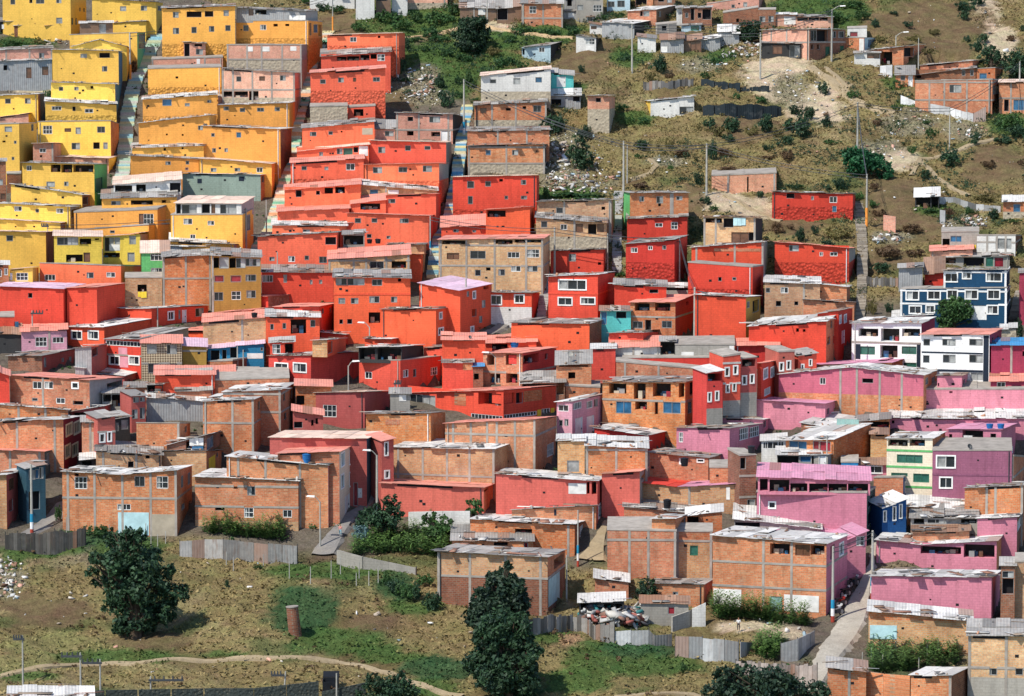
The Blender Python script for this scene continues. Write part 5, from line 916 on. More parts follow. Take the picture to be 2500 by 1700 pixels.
# ---- streets, stairs and tracks ----
T(4,4)
ROAD('street','pav',[(-420,1560,-100,1700),(-60,1180,130,1330),(30,960,330,1090),(160,780,470,900),(250,620,540,760),(380,400,590,480),(480,240,600,260),(560,100,640,110),(590,-60,650,-60),(600,-260,660,-260)])
T(1,3)
ROAD('street','asp',[(1180,1560,1500,1560),(1250,1480,1580,1400),(1450,1260,1660,1250),(1500,1150,1720,1130),(1680,1060,1870,1030),(1830,960,1960,930),(1940,850,2000,840)])
T(0,3)
ROAD('street','asp',[(200,1340,400,1340),(380,1230,640,1200),(520,1120,760,1110),(620,1010,770,960)])
T(2,2)
ROAD('road','asp',[(780,640,960,660),(900,600,1060,600),(980,530,1150,560),(920,465,1150,480),(860,440,1010,445)])
T(2,3)
ROAD('street','dir',[(1850,1620,2250,1640),(2000,1500,2230,1480),(2100,1350,2240,1330),(2200,1200,2260,1190)])
T(0,4)
TRACK('path','dir',[(-100,1400),(300,1292),(560,1252),(900,1235),(1500,1222),(2324,1195),(2924,1160),(3424,1150),(3824,1200),(4224,1280),(4648,1430),(4900,1510),(5250,1590)],30)
T(3,4)
TRACK('path','dir',[(0,1610),(500,1550),(900,1580),(1300,1640)],40)
T(2,0)
TRACK('path','ora_soil',[(-60,440),(250,400),(560,330),(880,300),(1100,350),(1500,410),(1850,440)],45)
T(4,0)
TRACK('path','dir',[(-100,760),(150,930),(300,1060),(500,1200),(860,1290)],90)
TRACK('path','dir',[(80,780),(200,880),(340,1000)],22)
T(4,1)
TRACK('path','dir',[(1050,420),(1150,230),(1600,130),(1990,10)],22)
TRACK('path','dir',[(1150,270),(1380,480),(1500,560),(1700,650)],20)
T(3,1)
TRACK('path','dir',[(180,470),(400,400),(480,310),(410,240)],18)
TRACK('path','dir',[(1250,650),(1450,740),(1700,870),(1900,930)],30)
T(0,0)
STAIRS('rain1',[(1810,390),(1720,560),(1650,720),(1545,900),(1490,1120),(1450,1300),(1430,1580),(1410,1800),(1390,1990),(1340,2080)],130)
T(1,0)
STAIRS('rain2',[(1410,360),(1290,570),(1225,640),(1205,800),(1185,950),(1155,1050),(1110,1200),(1060,1400),(1030,1580),(990,1780),(945,1930),(885,2130),(845,2300),(780,2480),(740,2590),(690,2690),(600,2800),(555,2910)],105)
T(2,0)
STAIRS('rain3',[(655,1200),(645,1300),(610,1450),(590,1580),(570,1780),(545,1960),(495,2220),(465,2380),(440,2540),(330,2700),(290,2880),(265,3080),(250,3170)],105)
T(3,1)
STAIRS('conc',[(45,600),(35,900),(28,1250),(30,1530)],85)
T(4,1)
STAIRS('plank',[(435,720),(460,900),(475,1040),(490,1200),(488,1580),(478,1830),(455,2090)],95)
T(2,2)
STAIRS('conc',[(1545,-60),(1530,200),(1495,440)],85)
T(4,2)
STAIRS('plank',[(2290,150),(2240,330),(2200,480)],90)
# ---- fences and walls ----
T(0,3)
F('dark weathered plank fence below the street lamp pole','dpl','plank_fence',[(60,1310,1500),(200,1300,1510),(400,1320,1530),(620,1270,1550),(780,1310,1500),(970,1250,1450)])
F('patchwork tin and board fence along the maize plot','pat','tin_fence',[(2040,1400,1590),(2324,1385,1600),(2534,1385,1610),(2724,1400,1620),(3044,1430,1640),(3374,1455,1660)])
T(1,4)
F('grey concrete slab fence curving below the garden','gry','slab_fence',[(1510,-80,70),(1800,0,130),(2090,60,150),(2400,125,210)])
F('dark rubble wall along the foot of the meadow','dst','stone_wall',[(-1500,1520,1720),(0,1492,1720),(560,1490,1720),(1300,1415,1660)])
F('dark rubble wall beside the bottom bush','dst','stone_wall',[(1330,1530,1720),(1830,1425,1640)])
T(2,3)
F('white garden wall under the coral salmon house','whp','garden_wall',[(-10,1070,1250),(380,1060,1255),(690,1060,1270)])
T(2,4)
F('grey plank fence in front of the junk heap','gpl','plank_fence',[(1300,700,890),(1450,690,880),(1600,660,870),(1850,660,850),(2000,680,870),(2110,780,940),(2324,730,1000)])
T(3,4)
F('bent grey tin fence around the junk yard','zin','tin_fence',[(0,840,990),(190,830,1000),(390,820,1010),(460,890,1020),(650,880,1030)])
F('tall blue grey corrugated fence of the maize garden','zin','tin_fence',[(690,900,1140),(1000,915,1180),(1250,940,1200),(1410,960,1215)])
F('short blue grey corrugated fence next to the rust stained sheet','zin','tin_fence',[(1430,960,1150),(1575,965,1060)])
F('corrugated fence climbing beside the paved street','zin','tin_fence',[(1890,985,1200),(2080,930,1180),(2270,840,990)])
F('rusty board fence behind the bottom bush','rst','plank_fence',[(1380,1180,1330),(1560,1190,1360),(1700,1200,1400),(1900,1210,1450),(2100,1230,1480),(2300,1220,1500)])
F('slatted grey garden wall stepping down','gry','garden_wall',[(650,680,850),(875,600,760)])
F('white plastered garden wall beside the maize','whp','garden_wall',[(880,590,780),(1035,520,770)])
T(4,4)
F('brick garden wall with grey posts at the maize yard','brk','garden_wall',[(535,1300,1640),(735,1330,1670),(1035,1352,1690)])
T(4,0)
F('curving white tin fence below the large orange brick house','whz','tin_fence',[(925,1085,1165),(1100,1150,1200),(1260,1180,1270),(1480,1220,1310),(1750,1290,1385),(1890,1210,1395)])
F('leaning white sheet fence beside the brick garage','whz','tin_fence',[(690,745,830),(830,740,890)])
T(3,0)
F('upper black tarpaulin fence on the scrub slope','trp','tarpaulin_fence',[(985,900,985),(1200,930,1010),(1425,950,1050)])
F('lower black tarpaulin fence beside the white shed','trp','tarpaulin_fence',[(1005,1205,1300),(1250,1180,1320),(1560,1190,1350),(1890,1210,1320)])
F('low broken board fence above the white shed','gpl','plank_fence',[(330,930,1030),(530,920,1010),(610,930,1000),(770,890,980),(895,890,980)])
F('dark low board fence between the two tarpaulins','trp','plank_fence',[(1430,1000,1040),(1600,980,1040),(1755,960,1050)])
T(4,1)
F('long grey tin fence running from the black open shack','zin','tin_fence',[(1365,650,740),(1520,655,720),(1780,740,810),(2060,760,840)])
F('narrow grey tin fence dropping from the black open shack','zin','tin_fence',[(1370,800,980),(1430,810,985)])
F('broken brick wall stub on the dry slope','brp','brick_wall',[(730,860,1030),(870,880,1060)])
F('grey board fence under the zinc shack','gpl','plank_fence',[(540,1570,1660),(900,1570,1680)])
# ---- poles: P(label,x,ytop,ybottom,kind,dx,dy) ----
T(0,4)
P('concrete power pole with a short black crossarm on the meadow',262,890,1500,'arm',-90)
P('frame power pole with a crossarm pointing away from its twin',917,1085,1640,'arm',-190)
P('frame power pole with stacked insulators beside its twin',1140,1160,1650,'arm',-180)
P('low power pole with a long crossarm by the rubble wall',1712,1355,1700,'arm',330)
T(1,4)
P('thin pole standing behind the rubble wall',1497,1320,1720,None,0)
P('leaning stub pole with broken arms by the rubble wall',880,1300,1560,'arm',-110)
T(0,3)
P('tall pole with a blue and white painted base by the ramp street',362,530,1330,'band',0)
P('thin black pole before the salmon street house',1230,-40,330,None,0)
P('thin grey pole before the salmon street house',1125,-40,360,None,0)
T(1,3)
P('lamp pole at the corner of the patchwork roof house',1310,950,1490,'lamp',-75)
P('tall lamp pole beside the slate blue street front',1955,425,1100,'lamp',-85)
T(2,3)
P('pole with a blue base at the dark street mouth',1910,1050,1690,'band',0)
P('concrete pole beside the pale blue flank door',1782,1560,2080,None,0)
T(4,4)
P('pole with blue, white and red bands on the paved street',152,-120,740,'band',0)
P('thin pole at the upper bend of the paved street',600,-300,480,'band',0)
T(3,0)
P('tall bare pole beside the white patched shack',200,280,830,None,0)
P('tall bare pole with a white disc at its foot',1655,370,900,None,0)
T(4,0)
P('curved arm street lamp on the terrace edge',140,110,700,'lamp',100)
P('curved arm street lamp behind the brick garage house',870,405,530,'lamp',92)
P('short concrete pole behind the wide grey roof hut',1125,430,790,None,0)
P('concrete pole at the picture edge before the blue fronted house',2270,700,1270,None,0)
P('slim grey pole on the bare soil slope',432,1160,1730,None,0)
P('slim grey pole among the rubble on the slope',1478,1215,1690,None,0)
T(1,0)
P('pole with an orange foot at the head of the rainbow stairway',1452,-60,370,'ofoot',0)
T(2,0)
P('grey pole before the brown plank shack',880,-60,290,None,0)
P('grey pole with a blue foot beside the blue and yellow steps',617,900,1540,'bfoot',0)
T(0,0)
P('pink and white pole by the yellow gabled house',1478,370,920,'ofoot',0)
T(3,1)
P('tall concrete pole at the top of the grey stairway',103,20,620,None,0)
P('twin thin pole near the grey stairway',145,60,500,None,0)
P('lone concrete pole above the ruined brick wall',1045,50,640,None,0)
P('concrete pole in front of the dark red flank',738,1110,1640,None,0)
T(4,1)
P('pole with a pink foot beside the plank stairway',537,395,990,'ofoot',0)
T(2,1)
P('thin pole with a white foot at the lower blue steps',235,870,1330,'bfoot',0)
P('thin pole rising past the tan brick house',1645,1000,1600,None,0)
P('concrete pole beside the foot of the grey stairway',2247,1070,1560,None,0)
T(1,1)
P('grey pole in the alley of the lower rainbow steps',700,690,1110,None,0)
P('grey pole before the orange two storey block',470,780,1340,None,0)
P('thin pole at the corner of the tall red house',1500,1100,1370,None,0)
P('dark thin pole before the tall red house',825,1280,1650,None,0)
T(0,1)
P('pale pole before the slanting yellow roof',1020,490,810,None,0)
P('power pole with a grey transformer by the plain yellow house',545,960,1420,'trafo',-60)
T(0,2)
P('power pole before the pink fronted house',370,365,790,'arm',110)
P('concrete pole before the shaded red street front',1790,310,560,None,0)
T(1,2)
P('lamp pole before the tall red house with the washing',1870,550,760,'lamp',-70)
P('power pole with a white lamp before the coral house flank',1630,990,1270,'lamp',60)
P('white pole on the blue terrace',372,770,1050,None,0)
P('thin white pole beside the blue terrace pole',438,810,1070,None,0)
P('dark pole before the salmon flank of the coral house',2160,1160,1470,'arm',60)
T(2,2)
P('tall concrete pole before the red corner house',640,0,650,None,0)
P('curved arm lamp pole before the open parapet terrace',975,890,1200,'lamp',-85)
P('pole before the red terrace house',1003,1320,1630,None,0)
T(3,2)
P('tall pole before the large blank red house',908,100,720,None,0)
P('street pole before the open top red street house',1148,1170,1650,'lamp',50)
P('street pole before the four window street house',1312,1220,1650,None,0)
T(4,2)
P('pole at the white veranda house beside the plank steps',405,500,960,None,0)
P('pole before the crimson flank of the three storey house',2000,730,1280,'arm',-60)
T(4,3)
P('thin black pole before the royal blue street house',785,850,1290,None,0)
P('thin dark pole before the white glazed door house',85,200,690,None,0)
P('dark pole before the purple house',1522,480,900,None,0)
T(1,4)
for x,y0,y1 in [(245,-60,90),(325,0,160),(665,-30,115),(960,60,245),(1200,110,305),(1435,40,245),(1540,0,195),(1720,180,330),(1752,60,245),(1862,160,325),(1968,110,295)]: P('thin grey fence stake at the upper edge of the meadow',x,y0,y1,'stake',0)
T(0,3)
for x,y0,y1 in [(755,1130,1330),(822,1060,1260),(1105,1110,1260),(1240,1210,1365),(1655,1200,1355),(1715,1330,1500),(1790,1320,1460),(1880,1290,1430)]: P('thin stake in the weeds below the big brick house',x,y0,y1,'stake',0)
T(4,4)
for x,y0,y1 in [(490,1080,1200),(590,1030,1190),(720,1110,1270),(870,960,1110),(1130,1140,1280),(1225,1000,1150),(1350,930,1100)]: P('yellow tipped stake among the maize of the walled yard',x,y0,y1,'stake',0)
# ---- trees and bushes: TR(label,base x,base y,[(x,y,r)..],colour) / B(label,x,ybase,ytop,halfwidth,colour) ----
T(0,4)
TR('large dark spreading pine on the meadow',1540,900,[(1330,-200,130),(1520,-190,140),(1100,210,115),(1290,60,190),(1600,60,230),(1850,130,140),(1400,330,210),(1650,330,230),(1960,420,165),(1290,560,140),(1550,600,210),(1850,600,150),(1450,760,150),(1690,720,140),(1090,20,70)],'dk')
T(2,4)
TR('tall dark conifer before the tan block house',1000,930,[(1090,180,100),(1010,330,175),(860,430,120),(1250,480,120),(1170,360,140),(900,530,180),(1140,560,190),(790,690,160),(1030,700,170),(1250,640,90),(1130,90,40)],'dk2')
TR('broad leafy tree below the tall conifer',1120,1600,[(1100,870,170),(1210,950,120),(950,990,110),(1350,1110,140),(1000,1160,180),(790,1190,160),(1200,1260,210),(980,1350,200),(1290,1390,170),(1080,1470,150),(1050,790,190),(890,810,150),(1220,800,140),(1300,880,90),(820,940,90),(880,1080,120),(1180,720,130)],'dk')
T(1,4)
TR('dark bush at the bottom of the meadow',2080,1720,[(1900,1360,60),(1950,1480,130),(2150,1490,170),(2270,1570,150),(1830,1570,110),(2030,1590,170)],'dk')
T(3,4)
TR('wide dark bush in front of the rusty board fence',1650,1760,[(1250,1340,100),(1500,1390,180),(1300,1500,200),(1800,1430,200),(1600,1560,240),(2050,1500,170),(2260,1550,150),(1120,1560,120)],'dk2')
TR('small dark tree leaning over the shanty',290,600,[(350,340,110),(300,420,80),(420,400,80)],'dk')
B('round bush in the grass before the corrugated fence',800,1325,1210,75,'md')
T(1,3)
TR('dark garden tree beside the lamp pole',2000,1380,[(1900,1090,120),(2050,1150,150),(1850,1190,110),(2150,1060,100),(2110,940,80),(2030,1270,120)],'dk')
B('blue green agave like bush at the street edge',1780,1420,1200,130,'bl')
T(2,3)
TR('small tree against the coral salmon wall',710,1230,[(730,1000,80),(690,1100,65),(760,1070,60)],'md')
TR('leafy garden shrub before the white wall',330,1400,[(330,1170,100),(240,1230,90),(400,1200,80),(300,1300,110),(200,1140,50)],'md')
B('garden shrub below the white wall',430,1340,1230,60,'md')
T(2,0)
TR('round flowering tree on the green slope',720,600,[(720,330,150),(640,400,120),(800,400,110),(700,500,130),(640,290,80),(790,280,80),(600,500,80)],'dk')
for k,(x,y,t,h,c) in enumerate([(345,1000,860,78,'dk'),(405,1230,985,110,'dk'),(480,180,30,100,'md'),(330,300,120,140,'md'),(430,250,160,120,'gr'),(230,420,300,130,'gr'),(60,260,130,90,'md'),(60,480,420,90,'gr'),(350,480,400,160,'gr'),(690,1010,820,75,'md'),(560,960,860,60,'gr'),(1300,390,310,130,'gr'),(1600,400,320,130,'gr'),(1850,400,290,100,'gr'),(1130,480,400,90,'md'),(1640,1510,1290,165,'dk'),(1990,1600,1440,130,'dk'),(1950,830,720,42,'dk'),(960,640,530,110,'ol'),(1080,760,640,120,'gr'),(620,700,600,110,'gr'),(430,640,560,90,'gr'),(160,580,520,60,'md'),(1280,780,690,70,'md'),(2150,240,150,80,'md'),(640,60,-40,50,'md'),(560,1110,1030,60,'gr'),(740,1170,1110,60,'gr')]):
    B('green bush on the slope above the houses' if c in('gr','md') else 'dark bush on the slope above the houses',x,y,t,h,c,grp=1)
T(3,0)
TR('bushy tree in front of the brown brick house',1535,480,[(1480,310,80),(1580,330,90),(1540,400,90),(1500,380,80)],'dk')
for k,(x,y,t,h,c) in enumerate([(520,820,640,110,'dk'),(120,690,590,80,'gr'),(40,210,140,80,'md'),(1050,900,810,70,'md'),(1390,1120,1050,50,'gr'),(1660,1170,1090,80,'gr'),(1090,1480,1330,90,'dk'),(1330,1500,1320,110,'dk'),(1720,1500,1320,120,'dk'),(2060,1310,1170,90,'dk'),(2100,1570,1300,190,'dk'),(2210,1350,1200,80,'dk'),(170,1420,1320,70,'md'),(330,1400,1330,80,'gr'),(1850,1560,1450,90,'ol'),(1550,1540,1440,90,'ol'),(1160,720,650,80,'gr'),(420,930,830,80,'ol'),(610,900,820,70,'br'),(80,1260,1180,80,'gr'),(1350,640,590,50,'gr'),(1190,1560,1450,100,'ol')]):
    B('dark scrub bush on the dry slope' if c=='dk' else 'low scrub bush on the dry slope',x,y,t,h,c,grp=2)
T(4,0)
TR('dark hillside tree above the brick houses',1950,760,[(1920,560,70),(1980,620,80),(1870,660,70),(2060,660,80)],'dk')
TR('dark hillside tree at the picture edge',2240,920,[(2260,640,90),(2180,760,90),(2290,800,100),(2250,880,80)],'dk')
for k,(x,y,t,h,c) in enumerate([(50,1080,920,70,'dk'),(390,1130,1020,70,'md'),(80,1440,1330,80,'dk'),(80,1330,1270,50,'br'),(1680,480,400,50,'dk'),(1865,480,375,65,'dk'),(1800,590,460,75,'dk'),(1650,130,0,130,'dk'),(1790,60,-80,110,'dk'),(1640,220,110,70,'dk'),(2150,1490,1290,170,'md'),(2280,1570,1400,150,'dk'),(1770,1600,1500,70,'dk'),(1280,1560,1450,70,'md'),(640,310,220,60,'dk'),(1000,310,230,70,'dk'),(850,170,120,60,'dk'),(1300,400,330,70,'ol'),(1080,480,400,100,'ol'),(1250,620,560,90,'ol'),(700,480,400,90,'ol'),(880,1250,1180,60,'md'),(1210,1420,1360,50,'md'),(560,1230,1170,50,'ol'),(640,1440,1340,70,'br'),(2320,360,280,50,'dk'),(2200,480,400,70,'br'),(1720,530,490,30,'dk'),(900,980,900,70,'gr'),(1930,1330,1280,90,'md'),(480,230,120,110,'md'),(200,260,120,180,'md'),(330,100,10,180,'md')]):
    B('dark shrub on the far brown slope' if c in('dk','md') else 'dry shrub on the far brown slope',x,y,t,h,c,grp=3)
T(2,1)
TR('dark tree above the rubbish slope',1940,340,[(1930,90,90),(1880,180,90),(2000,200,90),(1950,260,80),(2040,290,50)],'dk')
for (x,y,t,h,c) in [(1880,1240,1110,110,'md'),(2130,1220,1130,60,'md'),(1560,700,560,60,'md'),(1900,680,600,300,'gr')]:
    B('green weeds growing among the roofs',x,y,t,h,c,grp=4)
T(3,1)
for (x,y,t,h,c) in [(310,110,0,90,'dk'),(1120,235,30,72,'dk'),(960,520,360,65,'dk'),(1040,740,640,78,'dk'),(1655,660,580,52,'dk'),(2110,1160,1010,78,'dk'),(2270,1090,960,52,'dk'),(1660,1060,900,45,'dk'),(280,220,165,48,'md'),(635,355,290,38,'md'),(760,480,430,45,'dk'),(1730,230,180,130,'br'),(1250,190,100,110,'br'),(820,190,120,140,'br'),(1720,130,50,50,'dk'),(1940,250,110,90,'br'),(620,100,20,60,'ol'),(1350,370,310,160,'br'),(300,570,480,130,'br'),(2050,560,510,100,'md'),(1850,1060,940,90,'br'),(1120,820,750,60,'md'),(2000,1020,960,60,'br'),(1300,30,-60,90,'dk'),(1960,60,-40,80,'dk'),(60,1560,1510,80,'md')]:
    B('dark scrub clump on the middle slope' if c in('dk','md') else 'brown scrub clump on the middle slope',x,y,t,h,c,grp=5)
T(4,1)
TR('spreading bright green shrub on the dry slope',500,420,[(330,190,90),(450,230,130),(560,280,130),(650,260,90),(420,340,90),(740,420,80),(760,330,70)],'em')
TR('dark round tree beside the hill track',1500,310,[(1490,180,85),(1450,230,70),(1540,240,70)],'dk')
for (x,y,t,h,c) in [(260,580,420,110,'dk'),(90,580,510,65,'dk'),(1200,450,340,80,'dk'),(1980,910,800,90,'dk'),(1720,870,780,90,'md'),(90,1200,1140,75,'dk'),(700,1500,1390,120,'dk'),(660,580,500,90,'br'),(1250,830,790,110,'gr'),(650,880,790,110,'br'),(1050,1050,960,140,'br'),(1500,900,780,110,'br'),(2290,300,220,50,'br'),(1900,330,230,100,'br'),(2200,950,900,90,'md'),(450,700,600,60,'md'),(750,1350,1200,150,'br'),(1050,1330,1240,140,'br'),(200,1130,1000,170,'ol'),(1880,720,620,140,'ol'),(1100,640,560,60,'br'),(1050,180,80,50,'md'),(150,60,0,90,'md'),(900,1350,1250,120,'br'),(620,780,700,70,'md'),(2100,60,-40,130,'dk'),(1750,60,0,60,'dk')]:
    B('dark hill shrub above the navy house' if c in('dk','md','gr') else 'dry brown hill shrub above the navy house',x,y,t,h,c,grp=6)
T(4,2)
TR('round green tree before the navy house',1530,590,[(1500,280,110),(1430,360,110),(1600,350,120),(1530,420,130),(1660,420,90),(1380,440,80),(1450,500,90),(1650,500,90),(1560,230,60)],'md')
B('yellow green bush beside the plank stairway',600,410,230,62,'ol')
B('dark shrub on the terraced bank',790,390,260,55,'dk')
B('dark purple shrub at the picture edge by the narrow steps',2260,700,440,75,'dk')
B('small shrub at the dark foot of the pink gable',760,1600,1530,110,'md')
T(3,2)
for (x,y,t,h) in [(1000,730,670,80),(1150,745,695,90),(1270,750,710,60)]:
    B('weeds in the yard below the blank red wall',x,y,t,h,'md',grp=7)
T(1,0)
for (x,y,t,h,c) in [(1760,360,250,90,'md'),(1330,520,460,55,'md'),(1330,140,20,90,'dk'),(1480,150,60,110,'md'),(2080,260,120,140,'md'),(2230,340,220,130,'md'),(2160,230,110,90,'dk'),(2280,560,430,70,'dk'),(2220,820,640,80,'dk'),(2270,940,880,60,'md'),(1180,60,-30,90,'md')]:
    B('shrub beside the rainbow stairway head' ,x,y,t,h,c,grp=8)
T(0,0)
for (x,y,t,h,c) in [(80,570,450,130,'md'),(300,570,470,150,'md'),(430,520,440,80,'ol'),(150,990,900,100,'br'),(540,1120,1020,50,'md'),(1030,1150,1120,70,'md'),(1540,840,690,60,'br')]:
    B('scrubby bush on the bank by the yellow houses',x,y,t,h,c,grp=9)
T(0,3)
for (x,y,t,h,c) in [(1340,1560,1330,220,'dk'),(1090,1340,1220,150,'md'),(1550,1600,1400,150,'md'),(660,1180,1000,45,'md')]:
    B('garden shrub below the big brick house',x,y,t,h,c,grp=10)
T(1,4)
for (x,y,t,h,c) in [(2150,430,230,130,'dk'),(2290,480,300,120,'md'),(250,340,250,30,'dk'),(600,140,90,60,'md'),(2080,330,180,80,'md')]:
    B('dark bush at the upper edge of the meadow',x,y,t,h,c,grp=11)
T(2,4)
for (x,y,t,h,c) in [(60,480,280,100,'dk'),(260,600,380,120,'dk'),(170,330,200,110,'md'),(1450,560,420,50,'dk')]:
    B('dark bush below the tan block house',x,y,t,h,c,grp=12)
# ---- crops (stuff) ----
T(1,3)
CROP('maize',[(-30,1340),(900,1440),(900,1290),(-30,1260)],150,1.5)
CROP('maize',[(1640,1580),(2800,1570),(2780,1330),(2324,1280),(1720,1400)],330,1.3)
T(3,4)
CROP('maize',[(1120,700),(2200,800),(2200,720),(1400,620),(1120,560)],260,1.8)
CROP('maize',[(1590,1180),(1900,1180),(1940,980),(1620,970)],100,1.5)
T(4,4)
CROP('maize',[(600,1330),(1560,1250),(1600,1040),(560,1000)],330,1.5)
# ---- water tanks: K(label,x,half width,height px,colour,back m) stand on roofs of the house named ----
K('blue plastic water tank on the white roof of the long brick house','long brick house with a white roof carrying a blue water tank',1,3,1155,515,410,48,'blue')
K('black tapered water tank on the white roof above the yellowish house','yellowish brick house with five grey posts and a white roof',2,3,1100,262,172,45,'black')
K('black water tank on the slim brown tower','slim brown brick tower house',3,3,1553,405,318,42,'black')
K('black water tank below the blue grey roof','low brick parapet house with a black tank',3,3,795,625,525,45,'black')
K('black water tank on the rusty grey sheets','low brick house under rusty grey sheets with a black tank',3,3,600,1052,932,45,'black')
K('blue tub near the inner end of the pink roof','pink rooftop house with a black terrace bay and blue tubs',4,3,1935,125,70,40,'blue')
K('blue tub near the outer end of the pink roof','pink rooftop house with a black terrace bay and blue tubs',4,3,2060,125,70,40,'blue')
K('grey barrel on the orange terrace','orange house with rooftop barrels and a deep shaded side',0,1,1365,980,915,30,'grey')
K('blue barrel on the orange terrace','orange house with rooftop barrels and a deep shaded side',0,1,1455,965,895,20,'blue')
K('black tank beside its twin on the tan room, nearer the alley','small tan brick room beside black water tanks',1,1,1870,1235,1185,30,'black')
K('black tank beside its twin on the tan room, farther from the alley','small tan brick room beside black water tanks',1,1,1965,1235,1180,32,'black')
K('black tank on the brick room above the blue terrace','tan plastered house under a pink roof',1,2,565,720,665,35,'black')
K('blue covered bundle on the broad pink roof','brick house with open parapet terrace and a red flank',2,2,1190,755,690,60,'blue')
# ---- ground cover: G(x,y,rx,ry,kind) ----
T(0,0);G(250,500,420,90,'g');G(400,1000,300,80,'d')
T(1,0)
for a in [(900,20,900,90,'o'),(1700,250,500,140,'b'),(2100,200,400,230,'g'),(2200,600,250,260,'g'),(2150,1000,220,120,'w'),(2220,1150,200,120,'b')]:G(*a)
T(2,0)
for a in [(300,250,450,180,'g'),(300,600,350,130,'g'),(700,650,600,220,'g'),(1300,430,600,110,'g'),(1500,330,600,80,'g'),(150,880,250,130,'w'),(200,1100,260,120,'w'),(560,920,260,200,'g'),(2100,700,500,250,'b'),(1700,1350,300,200,'o'),(2150,1500,350,160,'o'),(1750,1000,300,60,'g'),(1000,300,200,60,'d')]:G(*a)
T(3,0)
for a in [(700,800,900,180,'o'),(1000,740,250,90,'w'),(1900,850,420,260,'d'),(2250,1150,350,220,'d'),(2100,1000,300,200,'w'),(500,1450,700,150,'o'),(1300,1200,400,180,'o'),(1500,1450,500,150,'b'),(200,640,250,120,'g'),(250,1350,250,90,'g'),(2050,60,350,120,'g'),(1200,650,200,80,'g')]:G(*a)
T(4,0)
for a in [(150,150,420,200,'g'),(300,900,500,250,'o'),(150,1150,350,260,'d'),(600,1150,400,200,'o'),(1000,1400,350,150,'w'),(1650,1480,250,110,'w'),(1900,150,170,230,'d'),(2050,500,200,200,'d'),(1300,250,700,250,'b'),(1400,560,400,150,'b'),(900,930,200,110,'g'),(2150,1400,250,150,'g'),(1100,1180,220,50,'g')]:G(*a)
T(2,1)
for a in [(1800,200,380,300,'w'),(1900,480,450,160,'w'),(1800,620,400,90,'g'),(2200,250,250,300,'o')]:G(*a)
T(3,1)
for a in [(500,200,700,250,'o'),(1300,250,700,200,'o'),(2000,300,500,250,'o'),(1200,700,350,120,'d'),(1600,780,300,130,'d'),(2000,1000,350,120,'b'),(900,700,150,200,'b'),(600,250,250,60,'w')]:G(*a)
T(4,1)
for a in [(700,120,300,150,'w'),(950,250,250,130,'d'),(1500,450,500,250,'o'),(900,700,500,250,'b'),(1100,1000,450,200,'b'),(2000,300,400,250,'b'),(1650,950,250,90,'w'),(800,1120,250,70,'w'),(1300,800,200,70,'g'),(1900,650,350,150,'o'),(250,1030,250,120,'o'),(800,1350,350,150,'b')]:G(*a)
T(0,4)
for a in [(100,250,200,250,'w'),(500,600,500,200,'b'),(700,650,250,120,'b'),(900,300,500,200,'o'),(700,1000,700,130,'ol'),(1300,1140,900,70,'g'),(1700,950,500,100,'b'),(300,1200,400,100,'ol'),(1700,1380,800,100,'o'),(2200,150,300,200,'o'),(150,50,150,120,'g'),(300,1350,350,60,'g')]:G(*a)
T(1,4)
for a in [(1150,600,480,330,'G'),(1500,950,600,160,'g'),(2100,1100,500,110,'g'),(900,1300,1000,130,'o'),(400,500,400,300,'o'),(1600,150,500,120,'g'),(1000,150,300,80,'g'),(1900,550,350,130,'o'),(2000,750,350,120,'b'),(300,100,400,100,'o'),(300,1110,300,40,'g'),(2150,330,250,180,'G')]:G(*a)
T(2,4)
for a in [(300,850,450,250,'o'),(100,560,350,110,'g'),(350,1280,450,150,'G'),(250,1480,400,120,'g'),(1600,900,400,70,'g'),(1850,1000,170,130,'sd'),(1750,1150,350,130,'o'),(2100,1150,350,200,'g'),(1900,1400,500,150,'g'),(1300,1500,300,120,'G')]:G(*a)
T(3,4)
for a in [(300,1060,450,100,'G'),(500,1250,600,120,'g'),(350,1430,400,70,'o'),(900,1400,300,100,'o'),(1500,780,400,70,'d'),(2000,870,250,60,'d')]:G(*a)
T(0,3)
for a in [(1000,1350,300,150,'G'),(1500,1480,400,150,'g'),(500,1500,500,80,'g')]:G(*a)
T(2,2);G(1000,430,180,40,'d')

W('pair of white trousers hanging below the dark window of the tan brick house','tan brick house with two large dark windows and hanging washing',1,1,2165,1468,2250,1560,'panel_p')
W('yellow cloth hanging under the black opening of the tan house','tan brick house with a black opening and yellow cloths',0,2,1600,150,1665,222,'panel_y')
W('white cloths hung in the washing terrace room','washing terrace room with a slanting white roof',0,3,2150,225,2310,320,'panel_p')
W('dark jeans hung beside the white cloths in the terrace room','washing terrace room with a slanting white roof',0,3,2180,325,2310,366,'pane_l')
W('white and blue sheets hung on the brick rooftop','brick rooftop with washing and an open loft',4,3,200,10,450,110,'door_v',.15)
W('white shirts drying in the black terrace bay of the pink rooftop house','pink rooftop house with a black terrace bay and blue tubs',4,3,1640,200,1740,245,'panel_p')
W('pale blue sheet drying on the tan brick house of the dry slope','tan brick house hung with washing',3,1,1350,890,1490,985,'panel_q')
W('white sheet draped over the long orange parapet','grey tin rooftop shack with a dark open bay',1,0,960,175,1145,232,'panel_p')
W('dark blanket hung on the red edge house near the pole','small red cube room at the picture edge',0,2,172,490,212,575,'pane_l',.1)
T(1,3)
PERSON('person in a pink shirt and pale blue jeans walking up the garden street',1538,1360,1252,(.72,.30,.26),(.2,.36,.42),.25)
T(3,4)
PERSON('person in a white shirt and dark trousers working beside the maize',1408,850,725,(.72,.72,.7),(.03,.025,.04),.12)
T(4,4)
BIKE('red motorcycle parked by the banded pole on the paved street',250,590,.9,(.4,.03,.02))
BIKE('black motorcycle parked uphill of the red one',300,480,1.0,(.02,.02,.025))
